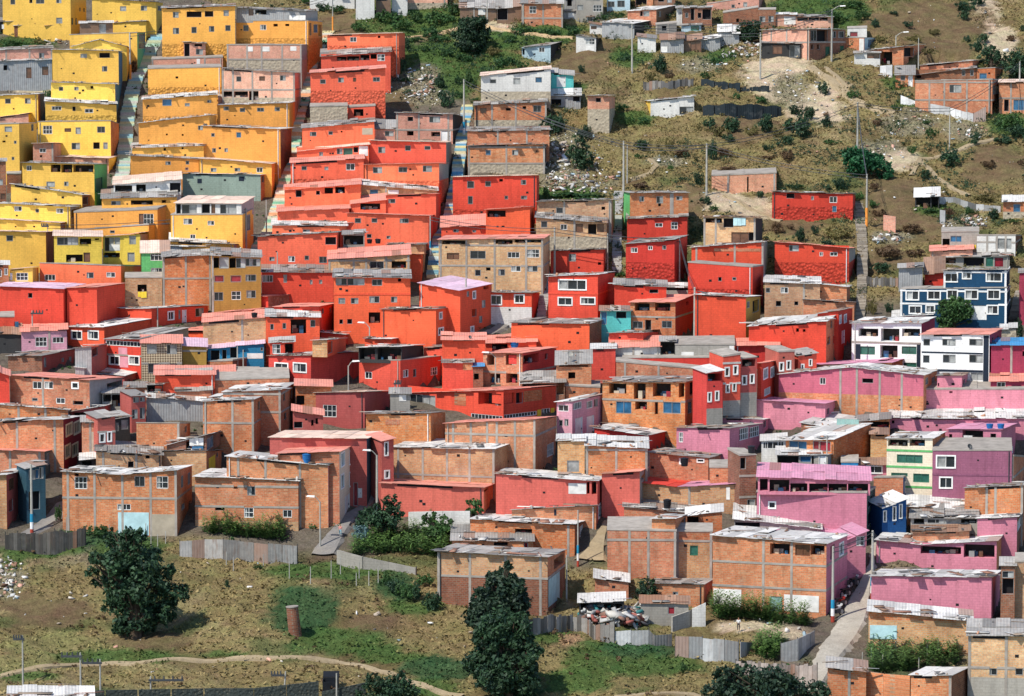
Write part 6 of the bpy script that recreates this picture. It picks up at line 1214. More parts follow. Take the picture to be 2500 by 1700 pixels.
BIKE('white and black motorcycle parked downhill of the red one',200,690,.8,(.45,.45,.45))
BIKE('dark motorcycle farthest up the paved street',400,360,1.05,(.03,.06,.07))
DISH('grey satellite dish on the folded white roof','big brick house with a folded white roof and a pale blue patch',0,3,1070,608,30)
DISH('black satellite dish on the long pink roof beneath the corner house','red house with a long pink roof beneath the corner house',2,2,685,680,20)
DISH('black satellite dish on the purple house','purple house with two big white framed windows',4,3,1708,345,32)
DISH('pale satellite dish at the dark slot red house','perforated orange brick house under a littered roof',2,2,1820,860,34)
HAZE = 0
# ------------------------------------------------------------------ build houses
auto_hid()
for h in HOUSES: place_house(h)
PREV[0] = None
for h in HOUSES: build_house(h)
# ------------------------------------------------------------------ ground sheet
GC = dict(city=(.145,.122,.095), o=(.225,.175,.08), g=(.07,.12,.034), G=(.036,.085,.034), d=(.52,.42,.29), b=(.155,.11,.06), w=(.235,.21,.135), ol=(.22,.20,.085), sd=(.36,.22,.13), md=(.235,.185,.085))  # city soil darkened for shade and weeds between the houses
xs = np.concatenate([np.arange(-420, -96, 8.), np.arange(-96, 96.1, .55), np.arange(104, 430, 8.)])
ysr = np.concatenate([np.arange(-380, 230, 12.), np.arange(238, 486, .6), np.arange(490, 790, 6.)])
X, Y = np.meshgrid(xs, ysr); Z = gz(X, Y)
dd = Y*cos(PITCH)-Z*sin(PITCH); hh = Y*sin(PITCH)+Z*cos(PITCH)
U = CU+F_PX*X/np.maximum(dd, 1); V = CV-F_PX*hh/np.maximum(dd, 1)
nz_ = lambda a, b, c: .5+.5*np.sin(X*a+np.sin(Y*b*1.3+c)*1.7)*np.sin(Y*b+np.sin(X*a*.8+c*2)*1.5)
C = np.empty(X.shape+(3,)); C[:] = GC['city']
def blend(w, c): C[:] = C*(1-w[..., None])+np.array(c)*w[..., None]
sm = lambda x: np.clip(x, 0, 1)**2*(3-2*np.clip(x, 0, 1))
blend(sm((V-1330-40*np.sin(U*.01))/40)*sm((1950-U)/150), GC['md'])
hill = sm((U-1120-.35*np.maximum(0, V-250))/60)*sm((760-V)/50); blend(hill, GC['o'])
blend(sm((120-V)/40)*sm((U-700)/60)*(1-hill), GC['o']); blend(sm((-40-V)/60), GC['b'])
blend(np.maximum(sm((-70-U)/60), sm((U-2590)/60)), GC['ol']); blend(sm((V-1720)/60), GC['ol'])
for _s in (1, 2, 3):   # broad greener and browner drifts over the open slopes
    open_ = np.maximum(hill, sm((V-1330)/40)); w_ = nz_(.11*_s, .09*_s+.02, _s*1.7)*nz_(.23*_s, .19, _s*.6+1)
    blend(sm((w_-.3)/.22)*open_*.72, [(.29,.235,.12), (.13,.092,.045), (.078,.105,.036)][_s-1])
for (u, v, rx, ry, kd) in GRD:
    r_ = np.sqrt(((U-u)/rx)**2+((V-v)/ry)**2)+.35*(nz_(.9, .7, u)-.5)+.25*(nz_(2.1, 1.7, v)-.5)
    blend(sm((1.15-r_)/.35)*.92, GC[kd])
# ground dug out under the houses and levelled beside them, never under a road
keep = np.zeros(X.shape, bool)
def near(ax, ay, bx, by, w_):
    L2 = (bx-ax)**2+(by-ay)**2+1e-9; t = np.clip(((X-ax)*(bx-ax)+(Y-ay)*(by-ay))/L2, 0, 1); return np.hypot(X-ax-t*(bx-ax), Y-ay-t*(by-ay)) < w_
for name, mat, pr in ROADS:
    if isinstance(pr, tuple): ws = [(*at(u, v)[:2], 1.5) for u, v in pr[0]]
    else: ws = [(*(.5*(np.array(at(a, b)[:2])+np.array(at(c, d)[:2]))), .5*math.dist(at(a, b)[:2], at(c, d)[:2])+1.) for a, b, c, d in pr]
    for p, q in zip(ws, ws[1:]): keep |= near(p[0], p[1], q[0], q[1], max(p[2], q[2]))
for label, u, v, vt, kd, dx in POL: p = at(u, v); keep |= near(p[0], p[1], p[0]+.01, p[1], .8)
for (c4, zl) in FOOT:
    cx = sum(c[0] for c in c4)/4; cy = sum(c[1] for c in c4)/4; rad = max(math.hypot(c[0]-cx, c[1]-cy) for c in c4)+.2
    m = (np.abs(X-cx) < rad) & (np.abs(Y-cy) < rad)
    if not m.any(): continue
    ins = m.copy()
    for (a, b) in zip(c4, c4[1:]+c4[:1]):
        L = math.hypot(b[0]-a[0], b[1]-a[1]); ins &= ((b[0]-a[0])*(Y-a[1])-(b[1]-a[1])*(X-a[0]))/L > -.05
    ins &= ~keep; Z[ins] = np.minimum(Z[ins], zl)
rel_ = np.maximum(hill, sm((V-1330)/40))*(1-keep); Z = Z+rel_*(.10*np.sin(X*1.9+np.sin(Y*1.3)*2)*np.sin(Y*2.3+np.sin(X*.9)*2)+.13*np.sin(Y*1.15+np.sin(X*.35)*2.2)*np.sin(X*.8+1.7)+.06*rng.normal(size=X.shape))
ny, nx = X.shape; idx = np.arange(nx*ny).reshape(ny, nx)
Fq = np.stack([idx[:-1, :-1], idx[:-1, 1:], idx[1:, 1:], idx[1:, :-1]], -1).reshape(-1, 4)
me = bigmesh('ground', np.stack([X, Y, Z], -1).reshape(-1, 3), Fq, 'soil', smooth=True)
me.attributes.new('gc', 'FLOAT_COLOR', 'POINT').data.foreach_set('color', np.concatenate([C, np.ones(X.shape+(1,))], -1).astype('f').ravel())
o = link(bpy.data.objects.new('ground', me)); o['kind'] = 'structure'
def gcol(x, y):   # nearest colour + height on the ground grid
    i = np.clip(np.searchsorted(ysr, y), 0, ny-1); j = np.clip(np.searchsorted(xs, x), 0, nx-1); return C[i, j], Z[i, j]
# ------------------------------------------------------------------ roads, tracks, stairs
def drape(name, mat, Ls, Rs, up):
    mb = MB(); pts = []
    for k_ in range(len(Ls)-1):
        n_ = max(2, int(math.hypot(Ls[k_+1][0]-Ls[k_][0], Ls[k_+1][1]-Ls[k_][1])/.6))
        for i in range(n_+(k_ == len(Ls)-2)):
            t = i/n_; pts.append([np.array(Ls[k_])*(1-t)+np.array(Ls[k_+1])*t, np.array(Rs[k_])*(1-t)+np.array(Rs[k_+1])*t])
    rows = []
    for l_, r_ in pts:
        m_ = max(4, int(np.linalg.norm(r_-l_)/.6)); m_ = 8
        row = []
        for i in range(m_+1):
            q = l_*(1-i/m_)+r_*(i/m_); j = .12*math.sin(q[1]*2.3+i)+.1*math.sin(q[1]*5.1) if i in (0, m_) else 0
            zz = max(float(gz(q[0]+dx_, q[1]+dy_)) for dx_ in (-.3, 0, .3) for dy_ in (-.3, 0, .3))
            row.append((q[0]+j, q[1], zz+up-(.25 if i in (0, m_) else 0)))
        rows.append(row)
    for a, b in zip(rows, rows[1:]):
        for i in range(len(a)-1): mb.quad(a[i], a[i+1], b[i+1], b[i], 0, [(q[0], q[1]) for q in (a[i], a[i+1], b[i+1], b[i])])
    o = mb.build(name, [mat]); o['kind'] = 'structure'; return o
for name, mat, pr in ROADS:
    if isinstance(pr, tuple):
        pts = [at(u, v) for u, v in pr[0]]; wpx = pr[1]; Ls, Rs = [], []
        for i, p in enumerate(pts):
            a = pts[max(0, i-1)]; b = pts[min(len(pts)-1, i+1)]; t = np.array([b[0]-a[0], b[1]-a[1]]); t /= np.linalg.norm(t); nn = np.array([-t[1], t[0]])
            w_ = .5*min(1.7, max(.7, wpx/F_PX*p[1]*1.4)); Ls.append((p[0]+nn[0]*w_, p[1]+nn[1]*w_)); Rs.append((p[0]-nn[0]*w_, p[1]-nn[1]*w_))
        drape(name, mat, Ls, Rs, .07)
    else:
        drape(name, mat, [at(a, b)[:2] for a, b, c, d in pr], [at(c, d)[:2] for a, b, c, d in pr], .10)
PAL = dict(rain1=[(.50,.62,.54),(.30,.52,.60),(.54,.58,.40),(.42,.58,.48),(.56,.58,.56)], rain2=[(.72,.62,.36),(.68,.66,.56),(.78,.42,.24),(.66,.64,.5),(.28,.55,.38),(.7,.66,.5),(.40,.60,.56)], rain3=[(.66,.60,.34),(.24,.46,.56),(.62,.58,.4),(.56,.62,.6),(.16,.38,.56)], conc=[(.55,.54,.51),(.44,.43,.41)], plank=[(.36,.31,.25),(.42,.37,.30),(.3,.26,.21)])
for kd, pts, wpx in STA:
    W = [np.array(at(u, v)) for u, v in pts]; mb = MB(); cols_ = []; kk = 0; L_ = 0.
    seg = [np.linalg.norm(b[:2]-a[:2]) for a, b in zip(W, W[1:])]; tot = sum(seg); run = .5; n_ = int(tot/run)
    def along(s_):
        for a, b, g_ in zip(W, W[1:], seg):
            if s_ <= g_: return a+(b-a)*s_/g_, (b-a)[:2]/g_
            s_ -= g_
        return W[-1], (W[-1]-W[-2])[:2]/seg[-1]
    for i in range(n_):
        c0, t = along(i*run); c1, _ = along((i+1)*run+.02); hw = .5*wpx/F_PX*c0[1]*random.uniform(1.12, 1.34)
        zt = max(float(gz(*c0[:2])), float(gz(*c1[:2])))+.12; zl = float(gz(*c0[:2]))-3.
        dx = np.array([1., 0.]) if True else t
        a0, b0, a1, b1 = c0[:2]-dx*hw, c0[:2]+dx*hw, c1[:2]-dx*hw, c1[:2]+dx*hw
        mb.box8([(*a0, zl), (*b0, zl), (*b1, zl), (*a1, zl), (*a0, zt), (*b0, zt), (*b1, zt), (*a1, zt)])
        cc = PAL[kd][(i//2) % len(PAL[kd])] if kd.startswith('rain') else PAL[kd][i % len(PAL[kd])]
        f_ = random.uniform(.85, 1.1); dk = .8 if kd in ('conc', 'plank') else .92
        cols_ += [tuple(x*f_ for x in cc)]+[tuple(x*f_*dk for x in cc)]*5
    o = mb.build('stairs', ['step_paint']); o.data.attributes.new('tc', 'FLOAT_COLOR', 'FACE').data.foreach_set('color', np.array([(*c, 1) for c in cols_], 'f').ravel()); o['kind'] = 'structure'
# ------------------------------------------------------------------ fences
for label, mat, name, pts in FEN:
    W = []
    for u, v, vt in pts:
        p = at(u, v); _, z = hit_plane(u, vt, p, (1., 0.)); W.append((p, z))
    loc = W[0][0]; thick = .16 if name.endswith('wall') or name == 'slab_fence' else .05
    mb = MB(); step = {'plank_fence': .32, 'tin_fence': .85, 'tarpaulin_fence': .6}.get(name, 2.4); jit = {'plank_fence': .16, 'tin_fence': .06, 'tarpaulin_fence': .12}.get(name, .01)
    for (p, z), (q, z2) in zip(W, W[1:]):
        d_ = np.array(q[:2])-np.array(p[:2]); L = np.linalg.norm(d_); t = d_/L; nn = np.array([t[1], -t[0]]); m_ = max(1, int(L/step)); acc = 0
        for i in range(m_):
            s0, s1 = i/m_, (i+1)/m_; A = np.array(p[:2])+d_*s0; Bq = np.array(p[:2])+d_*(s1-(.01 if name != 'tarpaulin_fence' else -.02))
            zt0, zt1 = z+(z2-z)*s0, z+(z2-z)*s1
            if name in ('plank_fence', 'tin_fence'): j = random.uniform(-jit, jit*.6); zt0 += j; zt1 += j+random.uniform(-.03, .03)
            if name == 'tarpaulin_fence': zt0 += jit*math.sin(i*1.7); zt1 += jit*math.sin((i+1)*1.7)
            b0 = min(float(gz(*A)), float(gz(*Bq)))-1.2; w_ = nn*(random.uniform(-.03, .03) if name != 'tarpaulin_fence' else .1*math.sin(i*2.1)); h_ = nn*thick*.5
            c = [A-h_+w_, Bq-h_+w_, Bq+h_+w_, A+h_+w_]
            mb.box8([(*c[1], b0), (*c[0], b0), (*c[3], b0), (*c[2], b0), (*c[1], zt1), (*c[0], zt0), (*c[3], zt0), (*c[2], zt1)], 0, lambda x: (x[0]*abs(t[0])+x[1]*abs(t[1]), x[2]), random.random())
    o = mb.build(name, [mat], None, loc, attr=True); o.location = loc; tag(o, label, 'wall' if name.endswith('wall') else 'fence')
    if name in ('plank_fence', 'tin_fence', 'tarpaulin_fence', 'slab_fence'):
        for (p, z) in W[::max(1, len(W)//6)]:
            m2 = MB(); m2.tube((p[0], p[1]+.12, p[2]-.4), (p[0], p[1]+.12, z+.12), .05, .045, 6); m2.build('post', ['gpl' if name != 'tarpaulin_fence' else 'bark'], o, loc)
# ------------------------------------------------------------------ poles
for label, u, v, vt, kd, dx in POL:
    p = at(u, v); _, z = hit_plane(u, vt, p, (1., 0.)); hgt = z-p[2]; r0 = .14 if hgt > 5 else .09
    nm = 'street_lamp' if kd == 'lamp' else 'fence_stake' if kd == 'stake' else 'utility_pole'; mb = MB()
    if kd == 'stake': r0 = .05
    lean = .25 if 'leaning' in label else 0.
    mb.tube((0, 0, -2.), (lean, 0, hgt), r0, r0*.62, 10); o = mb.build(nm, ['pole']); o.location = p; tag(o, label, 'street lamp' if kd == 'lamp' else 'stake' if kd == 'stake' else 'pole', 'fence stakes along the meadow edge' if kd == 'stake' else 'street lamps and poles among the houses')
    w_ = dx/F_PX*p[1]
    if kd == 'lamp':
        m2 = MB(); pr = None
        for i in range(6):
            t = i/5; q = (w_*t, -.1*t, hgt-.1+.55*math.sin(t*pi*.5)); 
            if pr: m2.tube(pr, q, .045, .04, 6)
            pr = q
        m2.build('arm', ['pole'], o); m3 = MB(); sg = 1 if w_ > 0 else -1
        m3.box8([(w_-.1*sg, -.22, hgt+.36), (w_+.6*sg, -.22, hgt+.42), (w_+.6*sg, .08, hgt+.42), (w_-.1*sg, .08, hgt+.36), (w_-.1*sg, -.18, hgt+.5), (w_+.5*sg, -.16, hgt+.52), (w_+.5*sg, .02, hgt+.52), (w_-.1*sg, .04, hgt+.5)]); m3.build('lamp_head', ['lamp'], o)
    if kd in ('arm', 'trafo'):
        m2 = MB(); a, b = sorted((-.15*(1 if w_ > 0 else -1), w_*1.15)); m2.box(a, -.16, hgt-.35, b, -.04, hgt-.2)
        m2.build('crossarm', ['metal_dark'], o)
        for i in range(4):
            x = w_*(.15+.95*i/3); m3 = MB(); m3.tube((x, -.1, hgt-.2), (x, -.1, hgt+.06), .07, .045, 8); m3.build('insulator', ['metal_dark'], o)
    if kd == 'trafo':
        m3 = MB(); m3.tube((w_*.6, -.1, hgt*.42), (w_*.6, -.1, hgt*.42+1.0), .33, .33, 12); m3.build('transformer', ['plastic_grey'], o)
    rings = {'band': [(0, .5, 'band_red'), (.5, 1.1, 'band_white'), (1.1, 1.8, 'band_blue')], 'ofoot': [(0, 2., 'band_orange')], 'bfoot': [(0, .9, 'band_white'), (.9, 1.6, 'band_blue')]}.get(kd, [])
    for a, b, mm in rings: m3 = MB(); m3.tube((0, 0, a), (0, 0, b), r0+.012, r0+.012, 10); m3.build('painted_band', [mm], o)
POLT = []
for label, u, v, vt, kd, dx in POL:
    p = at(u, v); POLT.append((p[0], p[1], hit_plane(u, vt, p, (1., 0.))[1]-.12, label, p[2]))
done = set(); nc = 0
for i, a in enumerate(POLT):
    for j, b in sorted(enumerate(POLT), key=lambda q: math.hypot(q[1][0]-a[0], q[1][1]-a[1]))[1:3]:
        L = math.hypot(b[0]-a[0], b[1]-a[1])
        if (j, i) in done or (i, j) in done or not 6 < L < 38 or a[2]-a[4] < 4 or b[2]-b[4] < 4: continue
        done.add((i, j)); nc += 1; mb = MB(); pr = None
        for off_ in (0., .35):
            pr = None
            for k_ in range(13):
                t = k_/12; q = (a[0]+(b[0]-a[0])*t, a[1]+(b[1]-a[1])*t-.1, a[2]+(b[2]-a[2])*t-off_-L*.10*t*(1-t))
                if pr: mb.tube(pr, q, .03, .03, 4)
                pr = q
        sh = lambda t_: ' '.join(t_.split()[:6]).replace(' of the', '').replace(' with a', '')
        o = mb.build('power_cable', ['metal_dark']); tag(o, 'thin sagging cables from %s' % ' '.join(a[3].split()[:11]) if nc % 2 else 'dark slack wires strung off %s' % ' '.join(a[3].split()[:11]), 'cable', 'cables between the poles')
# ------------------------------------------------------------------ foliage
def leaves(lobes, per, size, flat=.85):
    """lobes: (centre3, radius). leaf quads in clumps through each lobe's volume"""
    Vs, n = [], 0; vals = []
    for c, r in lobes:
        m = max(20, int(per*r*r)); k_ = max(6, m//26)
        cl = rng.normal(size=(k_, 3)); cl /= np.linalg.norm(cl, axis=1)[:, None]; cl *= r*(.45+.55*rng.random((k_, 1))**.5); cl[:, 2] *= flat
        w_ = rng.random(k_); sel = rng.integers(0, k_, m); p = cl[sel]+rng.normal(size=(m, 3))*r*.17+np.array(c)
        nrm = rng.normal(size=(m, 3))+1.1*(p-np.array(c))/r+np.array([0, 0, .5]); nrm /= np.linalg.norm(nrm, axis=1)[:, None]
        a = np.cross(nrm, rng.normal(size=(m, 3))); a /= np.linalg.norm(a, axis=1)[:, None]; b = np.cross(nrm, a)
        s_ = size*(.6+.8*rng.random((m, 1))); a *= s_; b *= s_*.6
        Vs.append(np.stack([p-a, p-b*.9, p+a, p+b*.9], 1).reshape(-1, 3)); vals.append(np.clip(.55*w_[sel]+.45*rng.random(m), 0, 1))
    V_ = np.concatenate(Vs); return V_, np.arange(len(V_)).reshape(-1, 4), np.concatenate(vals)
for label, (u, v), lobes, c in TREES:
    p = np.array(at(u, v)); L3 = []
    rr = max(r for _, _, r in lobes)/F_PX*p[1]
    for (a, b, r) in lobes:
        rm = r/F_PX*p[1]; dy = random.uniform(-.8, .8)*rr; d_ = ray(a, b); t = (p[1]+dy)/d_[1]
        q = np.array([t*d_[0]-p[0], dy, t*d_[2]-p[2]]); q[2] = max(q[2], rm*.5); L3.append((q, rm*1.0))
        
        for _ in range(5):
            an = random.random()*2*pi; L3.append((q+rm*np.array([cos(an)*.95, random.uniform(-.4, .4), sin(an)*.85]), rm*random.uniform(.28, .42)))
        if rm > .9 and random.random() < .8: L3.append((q+np.array([random.uniform(-.3, .3)*rm, (-1 if dy > 0 else 1)*rm*.9, random.uniform(-.2, .2)*rm]), rm*.8))
    V_, F_, val = leaves(L3, 420 if rr > 1.5 else 560, .17 if rr > 1.2 else .13)
    root = empty('tree' if rr > .7 else 'bush', tuple(p)); tag(root, label, 'tree' if rr > .7 else 'bush')
    me = bigmesh('crown', V_, F_, 'leaf_'+c, fval=val); link(bpy.data.objects.new('crown', me), root)
    top = max(q[2] for q, _ in L3); mb = MB(); mb.tube((0, 0, -.4), (0, 0, top*.55), .06*top+.05, .03*top+.03, 9)
    for q, rm in L3: mb.tube((0, 0, min(top*.5, max(.2, q[2]*.45))), tuple(q), .02*top+.02, .02, 6)
    mb.build('trunk', ['bark'], root)
protos = {}
def bush_proto(c, k_):
    if (c, k_) not in protos:
        lob = []
        for i in range(9):
            a = random.random()*2*pi; rd = random.random()**.5*.62; lob.append((np.array([rd*cos(a), rd*sin(a)*.8, .3+random.random()*.42*(1.2-rd)]), .26+.18*random.random()))
        V_, F_, val = leaves(lob, 1000, .07, .9); V_[:, 2] = np.maximum(V_[:, 2], -.05)
        mb = MB()
        for q, r_ in lob: mb.tube((0, 0, -.1), tuple(q), .025, .008, 5)
        protos[(c, k_)] = (bigmesh('crown', V_, F_, 'leaf_'+c, fval=val), mb)
    return protos[(c, k_)]
hp = []
for h in HOUSES:
    if h['of']: continue
    _o[:] = h['o']; q = h['q']; hp.append((*px(.5*(q[0]+q[2]), .5*(q[1]+min(q[4], q[1]+300))), h['label']))
used = set()
CN = dict(dk='dark green', dk2='dark green', md='green', gr='grassy green', ol='olive', br='brown', bl='blue green', em='bright green')
for i, (label, (u, v), vt, hw, c, grp) in enumerate(BUSH):
    p = at(u, v); sc_ = hw/F_PX*p[1]; _, zt = hit_plane(u, vt, p, (1., 0.)); hz = max(.3, zt-p[2])
    if grp:
        best = sorted(hp, key=lambda q: math.hypot(q[0]-u, (q[1]-(v+vt)/2)*1.1))
        done = False
        for sz in ((('big' if sc_ > 2.3 else 'mid sized' if sc_ > 1.4 else 'small'),), ('low' if hz < 1.6*sc_ else 'tall',), ('rounded',), ('ragged',)):
            for q in best[:4]:
                vm = .5*(v+vt); rel = 'above' if vm < q[1]-45 else 'below' if vm > q[1]+45 else 'beside'
                wds = q[2].split()
                lb = f"{sz[0]} {CN[c]} bush {rel} the "
                room = 16-len(lb.split()); cut = wds[:room]
                while cut and cut[-1] in ('a','an','the','and','with','of','its','one','two','three','under','beside','in','on','at','by','by','to','behind','white','dark','grey','wide','long','small','four','below','above','through','from','three','tin','black','red','brick','pale'): cut.pop()
                lb += ' '.join(cut)
                if lb not in used: used.add(lb); done = True; break
            if done: break
        label = lb
    me, mb = bush_proto(c, i % 4)
    o = bpy.data.objects.new('bush', me); o.location = p; o.scale = (sc_*1.3, sc_*1.05, hz*1.1); o.rotation_euler = (0, 0, random.random()*.8-.4+(pi if i % 2 else 0)); link(o)
    tag(o, label, 'bush', 'bushes on the slopes' if grp else None)
# ------------------------------------------------------------------ crops
def inpoly(x, y, P_):
    r_ = np.zeros(x.shape, bool); n_ = len(P_)
    for i in range(n_):
        (x0, y0), (x1, y1) = P_[i], P_[(i+1) % n_]; c_ = ((y0 > y) != (y1 > y)) & (x < (x1-x0)*(y-y0)/(y1-y0+1e-9)+x0); r_ ^= c_
    return r_
for name, poly, n_, hgt in CROPS:
    W = [at(u, v)[:2] for u, v in poly]; x0, x1 = min(w[0] for w in W), max(w[0] for w in W); y0, y1 = min(w[1] for w in W), max(w[1] for w in W)
    px_, py_ = [], []
    while len(px_) < n_:
        x = x0+(x1-x0)*rng.random(4000); y = y0+(y1-y0)*rng.random(4000); m = inpoly(x, y, W); px_ += list(x[m]); py_ += list(y[m])
        if not m.any(): break
    x, y = np.array(px_[:n_]), np.array(py_[:n_]); z = gz(x, y); Q_, vals = [], []; hv = hgt*(.4+.8*rng.random(n_))
    for k_ in range(15):
        t = (k_+.5)/15; hh_ = hv; a = rng.random(n_)*2*pi; ln = .62*(1-.5*t)
        b = np.stack([x, y, z+hh_*t], 1); dr = np.stack([np.cos(a), np.sin(a), .5+0*a], 1); sd = np.stack([-np.sin(a), np.cos(a), 0*a], 1)*.04
        Q_.append(np.stack([b-sd, b+sd, b+dr*ln+sd-np.array([0, 0, .12]), b+dr*ln-sd-np.array([0, 0, .12])], 1)); vals.append(np.clip(.25+.5*t+.4*(rng.random(n_)-.5), 0, 1))
    V_ = np.concatenate(Q_).reshape(-1, 3); me = bigmesh(name, V_, np.arange(len(V_)).reshape(-1, 4), 'leaf_mz', fval=np.concatenate(vals)); o = link(bpy.data.objects.new(name, me)); o['kind'] = 'stuff'
# ------------------------------------------------------------------ grass, litter, roof debris
def scatter(n_, fn):
    x = rng.uniform(-92, 92, n_); y = rng.uniform(248, 484, n_); c_, z = gcol(x, y); zz = z.copy()
    m = fn(x, y, c_) & (z > gz(x, y)-.6); return x[m], y[m], zz[m], c_[m]
isgrass = lambda x, y, c_: (np.abs(c_-np.array(GC['city'])).sum(1) > .06) & (c_[:, 2] < .2) & (rng.random(len(x)) < .9)
x, y, z, c_ = scatter(520000, isgrass); n_ = len(x)
a = rng.random(n_)*2*pi; s_ = (.05+.10*rng.random(n_)); ht = (.05+.2*rng.random(n_)**2); b = np.stack([x, y, z-.04], 1); sd = np.stack([np.cos(a), np.sin(a), 0*a], 1)*s_[:, None]
tip = np.stack([rng.normal(0, .12, n_), rng.normal(0, .12, n_)-.05, ht], 1)
V_ = np.stack([b-sd, b+sd, b+tip+sd*.35, b+tip-sd*.35], 1).reshape(-1, 3)
fc = c_*(.95+.24*rng.random((n_, 1)))*np.array([1.04, 1.02, 1.0]); 
me = bigmesh('grass', V_, np.arange(len(V_)).reshape(-1, 4), 'grass_blade', fcol=fc); o = link(bpy.data.objects.new('grass', me)); o['kind'] = 'stuff'
def boxes(name, pts, smin, smax, pal, flat=.5):
    n_ = len(pts); pts = np.asarray(pts, float)
    s_ = smin+(smax-smin)*rng.random((n_, 1))**2.2; ax = rng.normal(size=(n_, 3)); ax[:, 2] *= .35; ax /= np.linalg.norm(ax, axis=1)[:, None]
    bx = np.cross(ax, rng.normal(size=(n_, 3))*np.array([.4, .4, 1])); bx /= np.linalg.norm(bx, axis=1)[:, None]; cx = np.cross(ax, bx)
    ax = ax*s_*(.6+rng.random((n_, 1))); bx = bx*s_*(.4+.5*rng.random((n_, 1))); cx = cx*s_*flat*(.3+.7*rng.random((n_, 1)))
    sg = np.array([(-1,-1,-1),(1,-1,-1),(1,1,-1),(-1,1,-1),(-1,-1,1),(1,-1,1),(1,1,1),(-1,1,1)], float)
    V_ = (pts[:, None]+sg[None, :, 0:1]*ax[:, None]+sg[None, :, 1:2]*bx[:, None]+sg[None, :, 2:3]*cx[:, None]).reshape(-1, 3)
    fq = np.array([(0,3,2,1),(4,5,6,7),(0,1,5,4),(1,2,6,5),(2,3,7,6),(3,0,4,7)]); F_ = (np.arange(n_)[:, None, None]*8+fq[None]).reshape(-1, 4)
    pc = np.array(pal)[rng.integers(0, len(pal), n_)]*(.7+.5*rng.random((n_, 1))); me = bigmesh(name, V_, F_, 'litter', fcol=np.repeat(pc, 6, 0)); o = link(bpy.data.objects.new(name, me)); o['kind'] = 'stuff'
pts = []
for (u, v, rx, ry, kd) in GRD:
    if kd in ('w', 'd', 'b', 'o'):
        k_ = {'w': .036, 'd': .006, 'b': .0012, 'o': .0012}[kd]
        for _ in range(int(rx*ry*k_)):
            a, r_ = random.random()*2*pi, random.random()**.6; q = at(u+rx*1.1*r_*cos(a), v+ry*1.1*r_*sin(a)); cc, zz = gcol(q[0], q[1])
            if zz > q[2]-.15: pts.append((q[0], q[1], q[2]+.05))
boxes('litter', pts, .04, .24, [(.7,.7,.68),(.62,.6,.56),(.5,.45,.38),(.4,.33,.26),(.55,.3,.22),(.3,.4,.45),(.1,.1,.1),(.66,.64,.6)])
boxes('roof_debris', [q[:3] for q in ROOFPTS], .03, .17, [(.4,.2,.12),(.32,.3,.27),(.2,.14,.1),(.12,.11,.1),(.5,.46,.42),(.28,.2,.14)], .6)
# loose planks and sheets lying on the roofs
pl = [q for q in ROOFPTS if q[3] < .6]; n_ = len(pl); V_ = []; fc = []
for q in pl:
    a = random.choice([0, 0, pi/2])+random.uniform(-.5, .5); L = random.uniform(.35, 1.3); wv = random.choice([.05, .06, .09, .28, .4])*(1 if L < 1 else .8); hgt = .03; ex = np.array([cos(a), sin(a)*.9, 0])*L; ey = np.array([-sin(a), cos(a), 0])*wv; c0 = np.array(q[:3])+(0, .3, .02); ez = np.array([0, 0, hgt])
    V_ += [c0-ex-ey, c0+ex-ey, c0+ex+ey, c0-ex+ey, c0-ex-ey+ez, c0+ex-ey+ez, c0+ex+ey+ez, c0-ex+ey+ez]; fc.append(np.array(random.choice([(.5,.5,.49),(.3,.29,.27),(.2,.12,.08),(.26,.2,.15),(.62,.6,.56),(.3,.15,.1),(.1,.1,.1)]))*random.uniform(.7, 1.15))
fq = np.array([(0,3,2,1),(4,5,6,7),(0,1,5,4),(1,2,6,5),(2,3,7,6),(3,0,4,7)]); me = bigmesh('roof_litter', np.array(V_), (np.arange(n_)[:, None, None]*8+fq[None]).reshape(-1, 4), 'litter', fcol=np.repeat(np.array(fc), 6, 0)); o = link(bpy.data.objects.new('roof_litter', me)); o['kind'] = 'stuff'
# low scrub too small and too many to count, weeds in the alleys
def scrub(name, n_, fn, mat, smin, smax, per):
    x, y, z, c_ = scatter(n_, fn); lob = []
    for i in range(len(x)):
        r_ = smin+(smax-smin)*random.random()**2
        for _ in range(2): lob.append((np.array([x[i]+random.uniform(-r_, r_)*.7, y[i]+random.uniform(-r_, r_)*.7, z[i]+r_*.35]), r_*.7))
    V_, F_, val = leaves(lob, per, .085, .7); o = link(bpy.data.objects.new(name, bigmesh(name, V_, F_, mat, fval=val))); o['kind'] = 'stuff'
pv = lambda x, y: CV-F_PX*(y*sin(PITCH)+gz(x, y)*cos(PITCH))/(y*cos(PITCH)-gz(x, y)*sin(PITCH))
clump = lambda x, y, t: (np.sin(x*.21+np.sin(y*.17)*2)*np.sin(y*.24+np.sin(x*.13)*2) > t)
scrub('scrub', 26000, lambda x, y, c_: isgrass(x, y, c_) & clump(x, y, .15) & (pv(x, y) < 900), 'leaf_dk', .18, 1.0, 120)
scrub('scrub', 14000, lambda x, y, c_: isgrass(x, y, c_) & clump(x+31, y, .2) & (pv(x, y) < 900), 'leaf_ol', .25, .8, 110)
scrub('scrub', 9000, lambda x, y, c_: isgrass(x, y, c_) & clump(x+11, y+17, .25) & (pv(x, y) > 900), 'leaf_br', .15, .5, 140)
scrub('weeds', 22000, lambda x, y, c_: (np.abs(c_-np.array(GC['city'])).sum(1) < .03) & clump(x*2, y*2, .35), 'leaf_md', .12, .45, 130)
